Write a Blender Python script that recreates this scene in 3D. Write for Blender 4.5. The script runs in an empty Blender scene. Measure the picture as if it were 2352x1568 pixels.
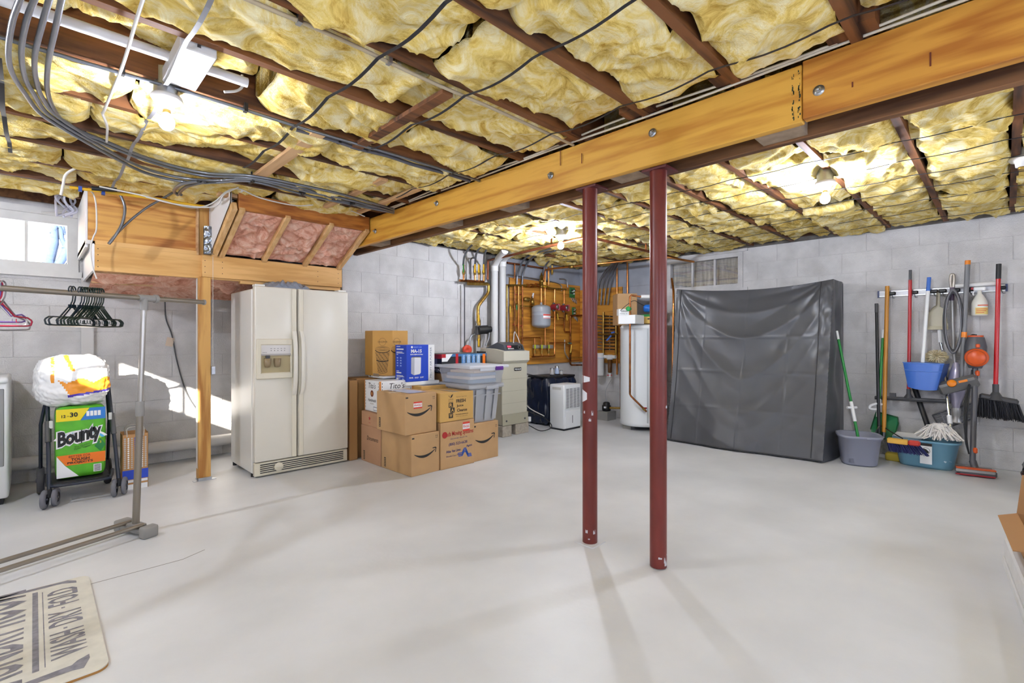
import bpy, bmesh, math, random
from mathutils import Vector, Matrix, noise
random.seed(7)
S = bpy.context.scene
COL = S.collection

# ------------------------------------------------------------------ camera
F = 1115.0; CX = 1176.0; HY = 778.0; H = 1.2
TH = math.radians(45.4)
FWD = Vector((math.cos(TH), math.sin(TH), 0)); RGT = Vector((math.sin(TH), -math.cos(TH), 0)); UP = Vector((0, 0, 1))
CAM = Vector((0, 0, H))
cd = bpy.data.cameras.new('camera'); cam = bpy.data.objects.new('camera', cd); COL.objects.link(cam)
cd.sensor_width = 36; cd.lens = 36 * F / 2352; cd.shift_y = (HY - 784) / 2352; cd.clip_start = 0.05
R3 = Matrix((RGT, UP, -FWD)).transposed()
cam.matrix_world = Matrix.Translation(CAM) @ R3.to_4x4()
S.camera = cam

# ------------------------------------------------------------------ light and exposure
S.view_settings.view_transform = 'Standard'; S.view_settings.look = 'None'
S.view_settings.gamma = 1; S.view_settings.use_curve_mapping = False
S.view_settings.exposure = 1.02
S.cycles.use_denoising = True
S.cycles.max_bounces = 6; S.cycles.diffuse_bounces = 3; S.cycles.glossy_bounces = 3; S.cycles.transmission_bounces = 6; S.cycles.transparent_max_bounces = 8
S.cycles.sample_clamp_indirect = 5; S.cycles.use_adaptive_sampling = True; S.cycles.adaptive_threshold = 0.05; S.cycles.adaptive_min_samples = 16; S.cycles.use_light_tree = False
S.cycles.caustics_reflective = False; S.cycles.caustics_refractive = False
W = bpy.data.worlds.new('sky'); S.world = W; W.use_nodes = True
bg = W.node_tree.nodes['Background']; bg.inputs[0].default_value = (0.86, 0.93, 1, 1); bg.inputs[1].default_value = 3.0
sl = bpy.data.lights.new('sun', 'SUN'); sl.energy = 18; sl.angle = 0.009; sl.color = (1, 0.95, 0.86)
sun = bpy.data.objects.new('sun', sl); COL.objects.link(sun)
sun.rotation_euler = Vector((1, 1.6, -0.5)).to_track_quat('-Z', 'Y').to_euler()
BULB_L, BULB_R, BULB_F = 300.0, 700.0, 950.0      # emission of the three bulbs in view: left, tool wall, far corner
BULB_FILL = 1000.0    # bulb added out of frame to brighten the recess and laundry corner
REAR_FILL = 265.0  # emission of the fill globes added behind the camera

# ------------------------------------------------------------------ projection helpers (a pixel of the photograph to a point on a real plane)
def ray(u, v): return FWD + RGT * ((u - CX) / F) + UP * ((HY - v) / F)
def onZ(u, v, z):
    d = ray(u, v); return CAM + d * ((z - H) / d.z)
def onX(u, v, x):
    d = ray(u, v); return CAM + d * (x / d.x)
def onY(u, v, y):
    d = ray(u, v); return CAM + d * (y / d.y)
def onD(u, v, dep): return CAM + ray(u, v) * dep
YA, XB, YR, XL, YF = 4.87, 6.34, 5.75, -1.6, -3.0      # back wall, right wall, recess wall, left wall, wall behind the camera
ZJ, ZT = 2.34, 2.36                                    # underside of the joists, top of the block walls
def A(u, v, off=0.0): return onY(u, v, YA - off)
def B(u, v, off=0.0): return onX(u, v, XB - off)

# ------------------------------------------------------------------ materials
def lin(c):
    if isinstance(c, str):
        c = [int(c[i:i + 2], 16) / 255 for i in (0, 2, 4)]
    return tuple(x / 12.92 if x <= 0.04045 else ((x + 0.055) / 1.055) ** 2.4 for x in c) + (1,)
MATS = {}
def mat(name, col, rough=0.5, metal=0.0, var=0.0, scale=6.0, stretch=(1, 1, 1), col2=None, bump=0.0, bscale=60.0, bstretch=(1, 1, 1), detail=3, emit=0, alpha=1, trans=0, spec=None, coat=0, contrast=(0.35, 0.65), bdist=0.01):
    if name in MATS: return MATS[name]
    m = bpy.data.materials.new(name); m.use_nodes = True
    nt = m.node_tree; b = nt.nodes['Principled BSDF']; L = nt.links
    c = lin(col)
    b.inputs['Base Color'].default_value = c; b.inputs['Roughness'].default_value = rough; b.inputs['Metallic'].default_value = metal
    if spec is not None: b.inputs['Specular IOR Level'].default_value = spec
    if coat: b.inputs['Coat Weight'].default_value = coat; b.inputs['Coat Roughness'].default_value = 0.15
    if emit: b.inputs['Emission Color'].default_value = c; b.inputs['Emission Strength'].default_value = emit
    if alpha < 1: b.inputs['Alpha'].default_value = alpha
    if trans: b.inputs['Transmission Weight'].default_value = trans
    g = None
    def coords(st):
        nonlocal g
        if g is None: g = nt.nodes.new('ShaderNodeNewGeometry')
        mp = nt.nodes.new('ShaderNodeMapping'); mp.inputs['Scale'].default_value = st
        L.new(g.outputs['Position'], mp.inputs['Vector']); return mp.outputs['Vector']
    if var or col2:
        n = nt.nodes.new('ShaderNodeTexNoise'); n.inputs['Scale'].default_value = scale; n.inputs['Detail'].default_value = detail
        L.new(coords(stretch), n.inputs['Vector'])
        r = nt.nodes.new('ShaderNodeValToRGB'); L.new(n.outputs['Fac'], r.inputs['Fac'])
        r.color_ramp.elements[0].position, r.color_ramp.elements[1].position = contrast
        if col2: r.color_ramp.elements[0].color = lin(col2); r.color_ramp.elements[1].color = c
        else:
            r.color_ramp.elements[0].color = tuple(max(0, x * (1 - var)) for x in c[:3]) + (1,)
            r.color_ramp.elements[1].color = tuple(min(1, x * (1 + var * 0.5)) for x in c[:3]) + (1,)
        L.new(r.outputs['Color'], b.inputs['Base Color'])
    if bump:
        n = nt.nodes.new('ShaderNodeTexNoise'); n.inputs['Scale'].default_value = bscale; n.inputs['Detail'].default_value = 2
        L.new(coords(bstretch), n.inputs['Vector'])
        bp = nt.nodes.new('ShaderNodeBump'); bp.inputs['Strength'].default_value = bump; bp.inputs['Distance'].default_value = bdist
        L.new(n.outputs['Fac'], bp.inputs['Height']); L.new(bp.outputs['Normal'], b.inputs['Normal'])
    MATS[name] = m; return m
def wood(name, light, dark, axis='x', rough=0.6, ring=9.0, knots=True):
    """figured plywood or plank: rings drawn out along one axis"""
    if name in MATS: return MATS[name]
    st = {'x': (0.35, 4, 4), 'y': (4, 0.35, 4), 'z': (4, 4, 0.35)}[axis]
    m = bpy.data.materials.new(name); m.use_nodes = True; nt = m.node_tree; b = nt.nodes['Principled BSDF']; L = nt.links
    g = nt.nodes.new('ShaderNodeNewGeometry'); mp = nt.nodes.new('ShaderNodeMapping'); mp.inputs['Scale'].default_value = st
    L.new(g.outputs['Position'], mp.inputs['Vector'])
    n = nt.nodes.new('ShaderNodeTexNoise'); n.inputs['Scale'].default_value = 1.0; n.inputs['Detail'].default_value = 2.5; n.inputs['Roughness'].default_value = 0.55
    L.new(mp.outputs['Vector'], n.inputs['Vector'])
    mu = nt.nodes.new('ShaderNodeMath'); mu.operation = 'MULTIPLY'; mu.inputs[1].default_value = ring; L.new(n.outputs['Fac'], mu.inputs[0])
    fr = nt.nodes.new('ShaderNodeMath'); fr.operation = 'PINGPONG'; fr.inputs[1].default_value = 0.5; L.new(mu.outputs[0], fr.inputs[0])
    fine = nt.nodes.new('ShaderNodeTexNoise'); fine.inputs['Scale'].default_value = 11; fine.inputs['Detail'].default_value = 3
    L.new(mp.outputs['Vector'], fine.inputs['Vector'])
    ad = nt.nodes.new('ShaderNodeMath'); ad.operation = 'MULTIPLY_ADD'; ad.inputs[1].default_value = 0.75; L.new(fine.outputs['Fac'], ad.inputs[0]); L.new(fr.outputs[0], ad.inputs[2])
    r = nt.nodes.new('ShaderNodeValToRGB'); r.color_ramp.elements[0].position = 0.38; r.color_ramp.elements[1].position = 0.78
    r.color_ramp.elements[0].color = lin(dark); r.color_ramp.elements[1].color = lin(light)
    L.new(ad.outputs[0], r.inputs['Fac']); L.new(r.outputs['Color'], b.inputs['Base Color'])
    b.inputs['Roughness'].default_value = rough
    bp = nt.nodes.new('ShaderNodeBump'); bp.inputs['Strength'].default_value = 0.25; bp.inputs['Distance'].default_value = 0.003
    L.new(fine.outputs['Fac'], bp.inputs['Height']); L.new(bp.outputs['Normal'], b.inputs['Normal'])
    MATS[name] = m; return m
def fluff(name, c_hi, c_lo, c_deep):
    """glass wool: streaky, wispy colour and fibre relief"""
    if name in MATS: return MATS[name]
    m = bpy.data.materials.new(name); m.use_nodes = True; nt = m.node_tree; b = nt.nodes['Principled BSDF']; L = nt.links
    g = nt.nodes.new('ShaderNodeNewGeometry')
    n1 = nt.nodes.new('ShaderNodeTexNoise'); n1.inputs['Scale'].default_value = 5; n1.inputs['Detail'].default_value = 4; n1.inputs['Roughness'].default_value = 0.7; n1.inputs['Distortion'].default_value = 2.6
    L.new(g.outputs['Position'], n1.inputs['Vector'])
    r = nt.nodes.new('ShaderNodeValToRGB'); e = r.color_ramp.elements
    e[0].position = 0.30; e[0].color = lin(c_deep); e[1].position = 0.66; e[1].color = lin(c_hi); k = e.new(0.46); k.color = lin(c_lo)
    L.new(n1.outputs['Fac'], r.inputs['Fac']); L.new(r.outputs['Color'], b.inputs['Base Color'])
    n2 = nt.nodes.new('ShaderNodeTexNoise'); n2.inputs['Scale'].default_value = 38; n2.inputs['Detail'].default_value = 3; n2.inputs['Roughness'].default_value = 0.75; n2.inputs['Distortion'].default_value = 2.0
    L.new(g.outputs['Position'], n2.inputs['Vector'])
    bp = nt.nodes.new('ShaderNodeBump'); bp.inputs['Strength'].default_value = 0.5; bp.inputs['Distance'].default_value = 0.014
    L.new(n2.outputs['Fac'], bp.inputs['Height']); L.new(bp.outputs['Normal'], b.inputs['Normal'])
    b.inputs['Roughness'].default_value = 1.0; b.inputs['Specular IOR Level'].default_value = 0.05
    MATS[name] = m; return m

# ------------------------------------------------------------------ mesh helpers
def vec(p): return p if isinstance(p, Vector) else Vector(p)
def rot_z(a): return Matrix.Rotation(a, 3, 'Z')
class MB:
    def __init__(s): s.v = []; s.f = []; s.s = []; s.m = []
    def add(s, vs, fs, smooth=False, m=0):
        o = len(s.v); s.v += [vec(p).copy() for p in vs]
        for f in fs: s.f.append([o + i for i in f]); s.s.append(smooth); s.m.append(m)
        return s
    def bm(s, b, M=None, smooth=False, m=0):
        b.verts.index_update()
        s.add([(M @ x.co) if M is not None else x.co for x in b.verts], [[x.index for x in f.verts] for f in b.faces], smooth, m); b.free(); return s
    def box(s, c, size, R=None, bev=0.0, seg=1, m=0, smooth=False):
        c = vec(c); x, y, z = [q / 2 for q in size]
        if bev <= 0:
            vs = [Vector((i * x, j * y, k * z)) for k in (-1, 1) for j in (-1, 1) for i in (-1, 1)]
            if R is not None: vs = [R @ q for q in vs]
            return s.add([c + q for q in vs], [(0, 2, 3, 1), (4, 5, 7, 6), (0, 1, 5, 4), (2, 6, 7, 3), (0, 4, 6, 2), (1, 3, 7, 5)], False, m)
        b = bmesh.new(); bmesh.ops.create_cube(b, size=1)
        for q in b.verts: q.co = Vector((q.co.x * 2 * x, q.co.y * 2 * y, q.co.z * 2 * z))
        bmesh.ops.bevel(b, geom=b.edges[:], offset=bev, segments=seg, affect='EDGES', profile=0.5)
        M = Matrix.Translation(c) @ (R.to_4x4() if R is not None else Matrix.Identity(4))
        return s.bm(b, M, smooth or seg > 1, m)
    def span(s, lo, hi, bev=0.0, seg=1, m=0):
        lo, hi = vec(lo), vec(hi); return s.box((lo + hi) / 2, [abs(q) for q in (hi - lo)], None, bev, seg, m)
    def beam(s, p, q, w, h, up=(0, 0, 1), bev=0.0, m=0):
        """a bar from p to q, w across and h along 'up'"""
        p, q = vec(p), vec(q); x = (q - p); l = x.length; x.normalize(); u = vec(up); y = u.cross(x)
        if y.length < 1e-4: y = Vector((0, 1, 0)).cross(x)
        y.normalize(); z = x.cross(y); R = Matrix((x, y, z)).transposed()
        return s.box((p + q) / 2, (l, w, h), R, bev, 1, m)
    def tube(s, pts, r, n=8, caps=True, m=0, smooth=True, closed=False):
        pts = [vec(p) for p in pts]; k = len(pts); rs = r if isinstance(r, (list, tuple)) else [r] * k
        if k < 2: return s
        t0 = (pts[1] - pts[0]).normalized(); ref = Vector((0, 0, 1)) if abs(t0.z) < 0.9 else Vector((1, 0, 0))
        nx = t0.cross(ref).normalized(); vs = []; pt = t0
        for i in range(k):
            if closed: t = (pts[(i + 1) % k] - pts[i - 1])
            else: t = (pts[min(i + 1, k - 1)] - pts[max(i - 1, 0)])
            t = t.normalized() if t.length > 1e-9 else pt
            ax = pt.cross(t)
            if ax.length > 1e-6: nx = Matrix.Rotation(pt.angle(t), 3, ax.normalized()) @ nx
            nx = (nx - t * nx.dot(t)).normalized(); ny = t.cross(nx); pt = t
            for j in range(n):
                a = 2 * math.pi * j / n; vs.append(pts[i] + (nx * math.cos(a) + ny * math.sin(a)) * rs[i])
        fs = []
        for i in range(k if closed else k - 1):
            a0, b0 = i * n, ((i + 1) % k) * n
            for j in range(n):
                j2 = (j + 1) % n; fs.append((a0 + j, a0 + j2, b0 + j2, b0 + j))
        s.add(vs, fs, smooth, m)
        if caps and not closed:
            s.add(vs[:n], [tuple(reversed(range(n)))], False, m); s.add(vs[-n:], [tuple(range(n))], False, m)
        return s
    def cyl(s, p, q, r, n=16, m=0, r2=None): return s.tube([p, q], [r, r if r2 is None else r2], n, True, m)
    def lathe(s, prof, o, ax=(0, 0, 1), n=24, m=0, smooth=True):
        o = vec(o); z = vec(ax).normalized(); ref = Vector((0, 0, 1)) if abs(z.z) < 0.9 else Vector((1, 0, 0))
        x = z.cross(ref).normalized(); y = z.cross(x); vs = []; fs = []
        for (r, h) in prof:
            for j in range(n):
                a = 2 * math.pi * j / n; vs.append(o + z * h + (x * math.cos(a) + y * math.sin(a)) * max(r, 1e-5))
        for i in range(len(prof) - 1):
            for j in range(n):
                j2 = (j + 1) % n; fs.append((i * n + j, i * n + j2, (i + 1) * n + j2, (i + 1) * n + j))
        return s.add(vs, fs, smooth, m)
    def prism(s, poly, fr, d, m=0, smooth=False):
        """polygon (a,b) in frame fr=(o,ex,ey), pushed d along ex x ey"""
        o, ex, ey = fr; nz = ex.cross(ey).normalized(); k = len(poly)
        vs = [o + ex * a + ey * b for a, b in poly]; vs += [p + nz * d for p in vs]
        s.add(vs[:k], [tuple(reversed(range(k)))], False, m); s.add(vs[k:], [tuple(range(k))], False, m)
        return s.add(vs, [(i, (i + 1) % k, k + (i + 1) % k, k + i) for i in range(k)], smooth, m)
    def sheet(s, nu, nv, fn, m=0, smooth=True, thick=0):
        vs = [vec(fn(i / nu, j / nv)) for j in range(nv + 1) for i in range(nu + 1)]
        fs = [(j * (nu + 1) + i, j * (nu + 1) + i + 1, (j + 1) * (nu + 1) + i + 1, (j + 1) * (nu + 1) + i) for j in range(nv) for i in range(nu)]
        return s.add(vs, fs, smooth, m)
    def build(s, name, mats, parent=None, merge=False, keep0=False):
        me = bpy.data.meshes.new(name); ms = mats if isinstance(mats, (list, tuple)) else [mats]
        if parent is not None: off = ORG[parent.name]
        elif not s.v: off = Vector((0, 0, 0))
        elif keep0: off = Vector((0, 0, 0))
        else:
            lo = [min(p[i] for p in s.v) for i in range(3)]; hi = [max(p[i] for p in s.v) for i in range(3)]
            off = Vector(((lo[0] + hi[0]) / 2, (lo[1] + hi[1]) / 2, lo[2]))
        me.from_pydata([tuple(p - off) for p in s.v], [], s.f)
        me.polygons.foreach_set('use_smooth', s.s); me.polygons.foreach_set('material_index', s.m)
        for q in ms: me.materials.append(q)
        if merge:
            b = bmesh.new(); b.from_mesh(me); bmesh.ops.remove_doubles(b, verts=b.verts, dist=1e-5); b.to_mesh(me); b.free()
        me.update(); o = bpy.data.objects.new(name, me); COL.objects.link(o)
        if parent is None: o.location = off
        else: o.parent = parent
        ORG[o.name] = off; return o
ORG = {}
def smooth_path(pts, k=6):
    """Catmull-Rom through the points"""
    p = [vec(q) for q in pts]
    if len(p) < 3: return p
    p = [p[0] * 2 - p[1]] + p + [p[-1] * 2 - p[-2]]; out = []
    for i in range(1, len(p) - 2):
        for t in range(k):
            t /= k; a, b, c, d = p[i - 1:i + 3]
            out.append(0.5 * ((2 * b) + (c - a) * t + (2 * a - 5 * b + 4 * c - d) * t * t + (3 * b - a - 3 * c + d) * t ** 3))
    out.append(p[-2]); return out
def tag(o, label, cat, group=None):
    o['label'] = label; o['category'] = cat
    if group: o['group'] = group
    return o
def thing(name, label, cat, loc=(0, 0, 0), group=None):
    o = bpy.data.objects.new(name, None); COL.objects.link(o); o.empty_display_size = 0.1
    o.location = loc; ORG[o.name] = vec(loc); return tag(o, label, cat, group)
def struct(name, loc=(0, 0, 0)):
    o = bpy.data.objects.new(name, None); COL.objects.link(o); o.location = loc; ORG[o.name] = vec(loc); o['kind'] = 'structure'; return o
def tube1(name, pts, r, m, parent=None, n=8, curve=True, k=6):
    return MB().tube(smooth_path(pts, k) if curve else pts, r, n).build(name, m, parent)
FONTC = {}
def text(s, fr, w=None, h=None, m=None, parent=None, name='lettering', lift=0.0012, align='L', bold=0.0, shear=0.0, x=0.0, y=0.0):
    """flat lettering in frame (o, ex, ey); fitted to width w and/or cap height h, lower left at (x,y)"""
    key = (s, bold, shear)
    if key not in FONTC:
        c = bpy.data.curves.new('f', 'FONT'); c.body = s; c.size = 1; c.offset = bold; c.shear = shear; c.resolution_u = 2
        o = bpy.data.objects.new('f', c); COL.objects.link(o); bpy.context.view_layer.update()
        me = bpy.data.meshes.new_from_object(o.evaluated_get(bpy.context.evaluated_depsgraph_get()))
        FONTC[key] = ([v.co.copy() for v in me.vertices], [list(p.vertices) for p in me.polygons])
        bpy.data.objects.remove(o); bpy.data.curves.remove(c); bpy.data.meshes.remove(me)
    vs, fs = FONTC[key]
    if not vs: return None
    x0 = min(v.x for v in vs); x1 = max(v.x for v in vs); y0 = min(v.y for v in vs); y1 = max(v.y for v in vs)
    sx = w / (x1 - x0) if w else None; sy = h / (y1 - y0) if h else None
    if sx is None: sx = sy
    if sy is None: sy = sx
    o, ex, ey = fr; nz = ex.cross(ey).normalized()
    ax = x - ((x1 - x0) * sx / 2 if align == 'C' else 0)
    P = [o + ex * (ax + (v.x - x0) * sx) + ey * (y + (v.y - y0) * sy) + nz * lift for v in vs]
    return MB().add(P, fs).build(name, m, parent)
def patch(poly, fr, m, parent, name, lift=0.0008):
    o, ex, ey = fr; nz = ex.cross(ey).normalized()
    return MB().add([o + ex * a + ey * b + nz * lift for a, b in poly], [tuple(range(len(poly)))]).build(name, m, parent)
def rect(x0, y0, x1, y1): return [(x0, y0), (x1, y0), (x1, y1), (x0, y1)]
def disc(cx, cy, r, n=20, ry=None): return [(cx + r * math.cos(2 * math.pi * i / n), cy + (ry or r) * math.sin(2 * math.pi * i / n)) for i in range(n)]

# shared materials
m_block = mat('painted_block', 'd1cecb', 0.62, var=0.13, scale=5, bump=0.8, bscale=110, bdist=0.006)
m_mortar = mat('painted_mortar', 'd0cdca', 0.7, bump=0.4, bscale=150)
m_floor = mat('painted_concrete', 'dfdfdf', 0.42, var=0.13, scale=1.1, detail=5, bump=0.22, bscale=26, bdist=0.006)
m_joist = wood('old_joist', '80502a', '422613', 'x', 0.75, 6)
m_ply_beam = wood('beam_veneer', 'e0aa44', 'c4862c', 'y', 0.5, 7)
m_dark_beam = wood('old_plank', '875d38', '54351d', 'y', 0.75, 5)
m_pine = wood('pine', 'e0b06c', 'c9964f', 'x', 0.55, 5)
m_pine_z = wood('pine_upright', 'd6a55c', 'ac7434', 'z', 0.6, 6)
m_ply = wood('plywood', 'd9a355', 'ad6c2c', 'x', 0.6, 9)
m_ply_or = wood('plywood_orange', 'd8983a', 'b0702a', 'x', 0.55, 8)
m_lightwood = wood('light_strapping', 'd3ab7c', 'b5875a', 'y', 0.65, 4)
m_white = mat('white_paint', 'e6e4e0', 0.45)
m_offwhite = mat('white_painted_wood', 'dcd9d3', 0.5, var=0.06, scale=8)
m_wool = fluff('yellow_wool', 'f7eabc', 'e9cc74', 'c0953e')
m_pink = fluff('pink_wool', 'f8d2ba', 'e8ac92', 'c48268')
m_copper = mat('copper', 'b56f3f', 0.34, 1.0, var=0.35, scale=14, col2='6d4327')
m_copper_new = mat('bright_copper', 'd08a4e', 0.28, 1.0, var=0.25, scale=12)
m_brass = mat('brass', 'b8964f', 0.35, 1.0, var=0.3, scale=30)
m_steel = mat('galvanised_steel', 'b9bdc2', 0.35, 1.0, var=0.12, scale=20)
m_chrome = mat('chrome', 'd0d2d6', 0.15, 1.0)
m_black = mat('black_plastic', '1b1b1d', 0.45)
m_dark = mat('dark_grey_plastic', '4a4a4c', 0.45)
m_cable = mat('white_cable', 'd9d4cc', 0.5)
m_pipe = mat('grey_flexible_tube', '7b7e84', 0.3, 0.7, var=0.12, scale=10)
m_red = mat('red_paint', 'a9242a', 0.4)
m_orange = mat('orange_plastic', 'e2631c', 0.4)
m_yellow = mat('yellow_handle', 'e8b81c', 0.4)
m_green = mat('green_plastic', '1f7d3a', 0.4)
m_blue = mat('blue_plastic', '3f6fc4', 0.4)
m_card = mat('cardboard', 'c29b6c', 0.75, var=0.07, scale=5, bump=0.12, bscale=8, bstretch=(1, 1, 40), bdist=0.002)
m_ink = mat('black_ink', '2a2724', 0.7)
m_glass = mat('clear_glass', 'ffffff', 0.02, trans=1.0)

# ------------------------------------------------------------------ floor, walls, ceiling
fl = struct('floor')
MB().span((XL - 0.2, YF - 0.2, -0.12), (XB + 0.2, YR + 0.2, 0)).build('slab', m_floor, fl)
g = MB()
pts = [onZ(*p, 0.0006) for p in ((196, 1344), (320, 1311), (420, 1284), (470, 1262))]
for p, q in zip(pts, pts[1:]): g.beam(p, q, 0.004, 0.0012)
g.build('joint_line', mat('joint_shadow', '9b9792', 0.9), fl)

BH, BL, MT = 0.2184, 0.4368, 0.0035
ROW0 = 1.264 - 5 * BH
blk_cache = {}
def block_mesh(l, h):
    k = (round(l, 3), round(h, 3))
    if k not in blk_cache:
        c = 0.004; d = 0.0065; t = 0.0018
        x, z = l / 2, h / 2
        vs = [(-x, 0, -z), (x, 0, -z), (x, 0, z), (-x, 0, z)]
        vs += [(-x, -d + t, -z), (x, -d + t, -z), (x, -d + t, z), (-x, -d + t, z)]
        vs += [(-x + c, -d, -z + c), (x - c, -d, -z + c), (x - c, -d, z - c), (-x + c, -d, z - c)]
        fs = [(i, (i + 1) % 4, 4 + (i + 1) % 4, 4 + i) for i in range(4)] + [(4 + i, 4 + (i + 1) % 4, 8 + (i + 1) % 4, 8 + i) for i in range(4)] + [(8, 9, 10, 11)]
        me = bpy.data.meshes.new('concrete_block'); me.from_pydata(vs, [], fs); me.materials.append(m_block); blk_cache[k] = me
    return blk_cache[k]
def block_wall(parent, a0, a1, place, phase, holes=(), z0=0.0, z1=ZT, view=None):
    """courses of painted block between a0 and a1 along the wall; place(a, z) gives the point, holes are (a0,a1,z0,z1)"""
    P, ang = place
    r = -1
    while True:
        lo = ROW0 + r * BH; hi = lo + BH; r += 1
        if lo >= z1: break
        lo, hi = max(lo, z0), min(hi, z1)
        if hi - lo < 0.03: continue
        ph = phase + (BL / 2 if r % 2 else 0)
        k = math.floor((a0 - ph) / BL)
        while ph + k * BL < a1:
            s, e = max(a0, ph + k * BL), min(a1, ph + (k + 1) * BL); k += 1
            segs = [(s, e, lo, hi)]
            for h in holes:
                out = []
                for (p, q, c, d) in segs:
                    if q <= h[0] or p >= h[1] or d <= h[2] or c >= h[3]: out.append((p, q, c, d)); continue
                    if p < h[0]: out.append((p, h[0], c, d))
                    if q > h[1]: out.append((h[1], q, c, d))
                    if c < h[2]: out.append((max(p, h[0]), min(q, h[1]), c, h[2]))
                    if d > h[3]: out.append((max(p, h[0]), min(q, h[1]), h[3], d))
                segs = out
            for (p, q, c, d) in segs:
                if q - p < 0.03 or d - c < 0.03: continue
                o = bpy.data.objects.new('concrete_block', block_mesh(q - p - MT, d - c - MT)); COL.objects.link(o)
                o.parent = parent; o.location = P((p + q) / 2, (c + d) / 2); o.rotation_euler = (0, 0, ang)
def holed(mb, ax, c0, c1, a0, a1, z0, z1, hole):
    """solid wall slab with one rectangular opening"""
    def sp(p, q, r, s):
        if q - p < 1e-4 or s - r < 1e-4: return
        if ax == 'y': mb.span((p, c0, r), (q, c1, s))
        else: mb.span((c0, p, r), (c1, q, s))
    if not hole: sp(a0, a1, z0, z1); return
    h0, h1, h2, h3 = hole
    sp(a0, h0, z0, z1); sp(h1, a1, z0, z1); sp(h0, h1, z0, h2); sp(h0, h1, h3, z1)
# back wall (X 2.30 to corner)
wb = struct('wall_back'); mb = MB(); holed(mb, 'y', YA, YA + 0.2, 2.30, XB + 0.2, 0, ZT + 0.25, None); mb.build('mortar_bed', m_mortar, wb)
XWB = 2.30
block_wall(wb, XWB, XB, (lambda a, z: Vector((a, YA, z)), 0), 3.39)
# return between the recess and the back wall
wt = struct('wall_return'); MB().span((XWB, YA + .2, 0), (XWB + 0.2, YR, ZT + 0.25)).build('mortar_bed', m_mortar, wt)
# recess wall with the cellar window
W1 = (-0.62, 0.285, 1.775, 2.26)
wr = struct('wall_recess'); mb = MB(); holed(mb, 'y', YR, YR + 0.22, XL - 0.2, XWB + 0.2, 0, ZT + 0.25, W1); mb.build('mortar_bed', m_mortar, wr)
block_wall(wr, -0.9, XWB, (lambda a, z: Vector((a, YR, z)), 0), 0.1, [W1])
# right wall with a blind cellar window
W2 = (2.30, 3.33, 1.84, 2.30)
wR = struct('wall_right'); mb = MB(); holed(mb, 'x', XB, XB + 0.2, YF - 0.2, YA + 0.2, 0, ZT + 0.25, W2); mb.build('mortar_bed', m_mortar, wR)
block_wall(wR, -0.6, YA, (lambda a, z: Vector((XB, a, z)), -math.pi / 2), 1.035, [W2])
# left wall with the sunny window, wall behind the camera
W3 = (.55, 2.26, 1.78, 2.09)
wL = struct('wall_left'); mb = MB(); holed(mb, 'x', XL - 0.05, XL, YF - 0.2, YR + 0.2, 0, ZT + 0.25, W3); mb.build('plain_wall', m_block, wL)
wF = struct('wall_front'); MB().span((XL, YF - 0.2, 0), (XB, YF, ZT + 0.25)).build('plain_wall', m_block, wF)

ce = struct('ceiling')
MB().span((XL - 0.2, YF - 0.2, 2.61), (XB + 0.2, YR + 0.2, 2.66)).build('subfloor', mat('dark_subfloor', '4b3423', 0.85), ce)
JY = [0.86 + 0.445 * k for k in range(-8, 11)]      # far faces of the joists
XBM0, XBM1 = 2.25, 2.47                              # faces of the main beam
ZBB = 2.093
JT = 0.04
def bar_mesh(name, size, m):
    me = MB().box((0, 0, 0), size, bev=0.003).build(name, m); return me
jl = None
for y in JY:
    y1 = YR if y < YA else YR
    if y > YR - 0.02: continue
    for (x0, x1) in ((XL, 2.36), (2.36, XB)):
        if y > YA and x0 > 2: continue
        o = MB().span((x0, y - JT, ZJ + random.uniform(-.006, .006)), (x1, y, 2.60)).build('joist', m_joist, ce)
# rim boards along the wall tops
MB().span((XWB, YA - 0.035, ZT), (XB, YA, 2.60)).build('rim_board', m_dark_beam, ce)
MB().span((XB - 0.035, YF, ZT), (XB, YA, 2.60)).build('rim_board', m_dark_beam, ce)
MB().span((XL, YR - 0.035, ZT), (XWB, YR, 2.60)).build('rim_board', m_dark_beam, ce)
# dark sealant strip where batts meet the wall tops
for nm, lo, hi in (('sill_plate', (XWB, YA - 0.045, ZT - 0.035), (XB - 0.05, YA - 0.012, ZT + 0.01)), ('sill_plate', (XB - 0.05, YF, ZT - 0.03), (XB - 0.012, YA - 0.05, ZT + 0.012))):
    MB().span(lo, hi).build(nm, mat('grey_sill', '6e6a66', 0.8, var=0.3, scale=9), ce)

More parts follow.
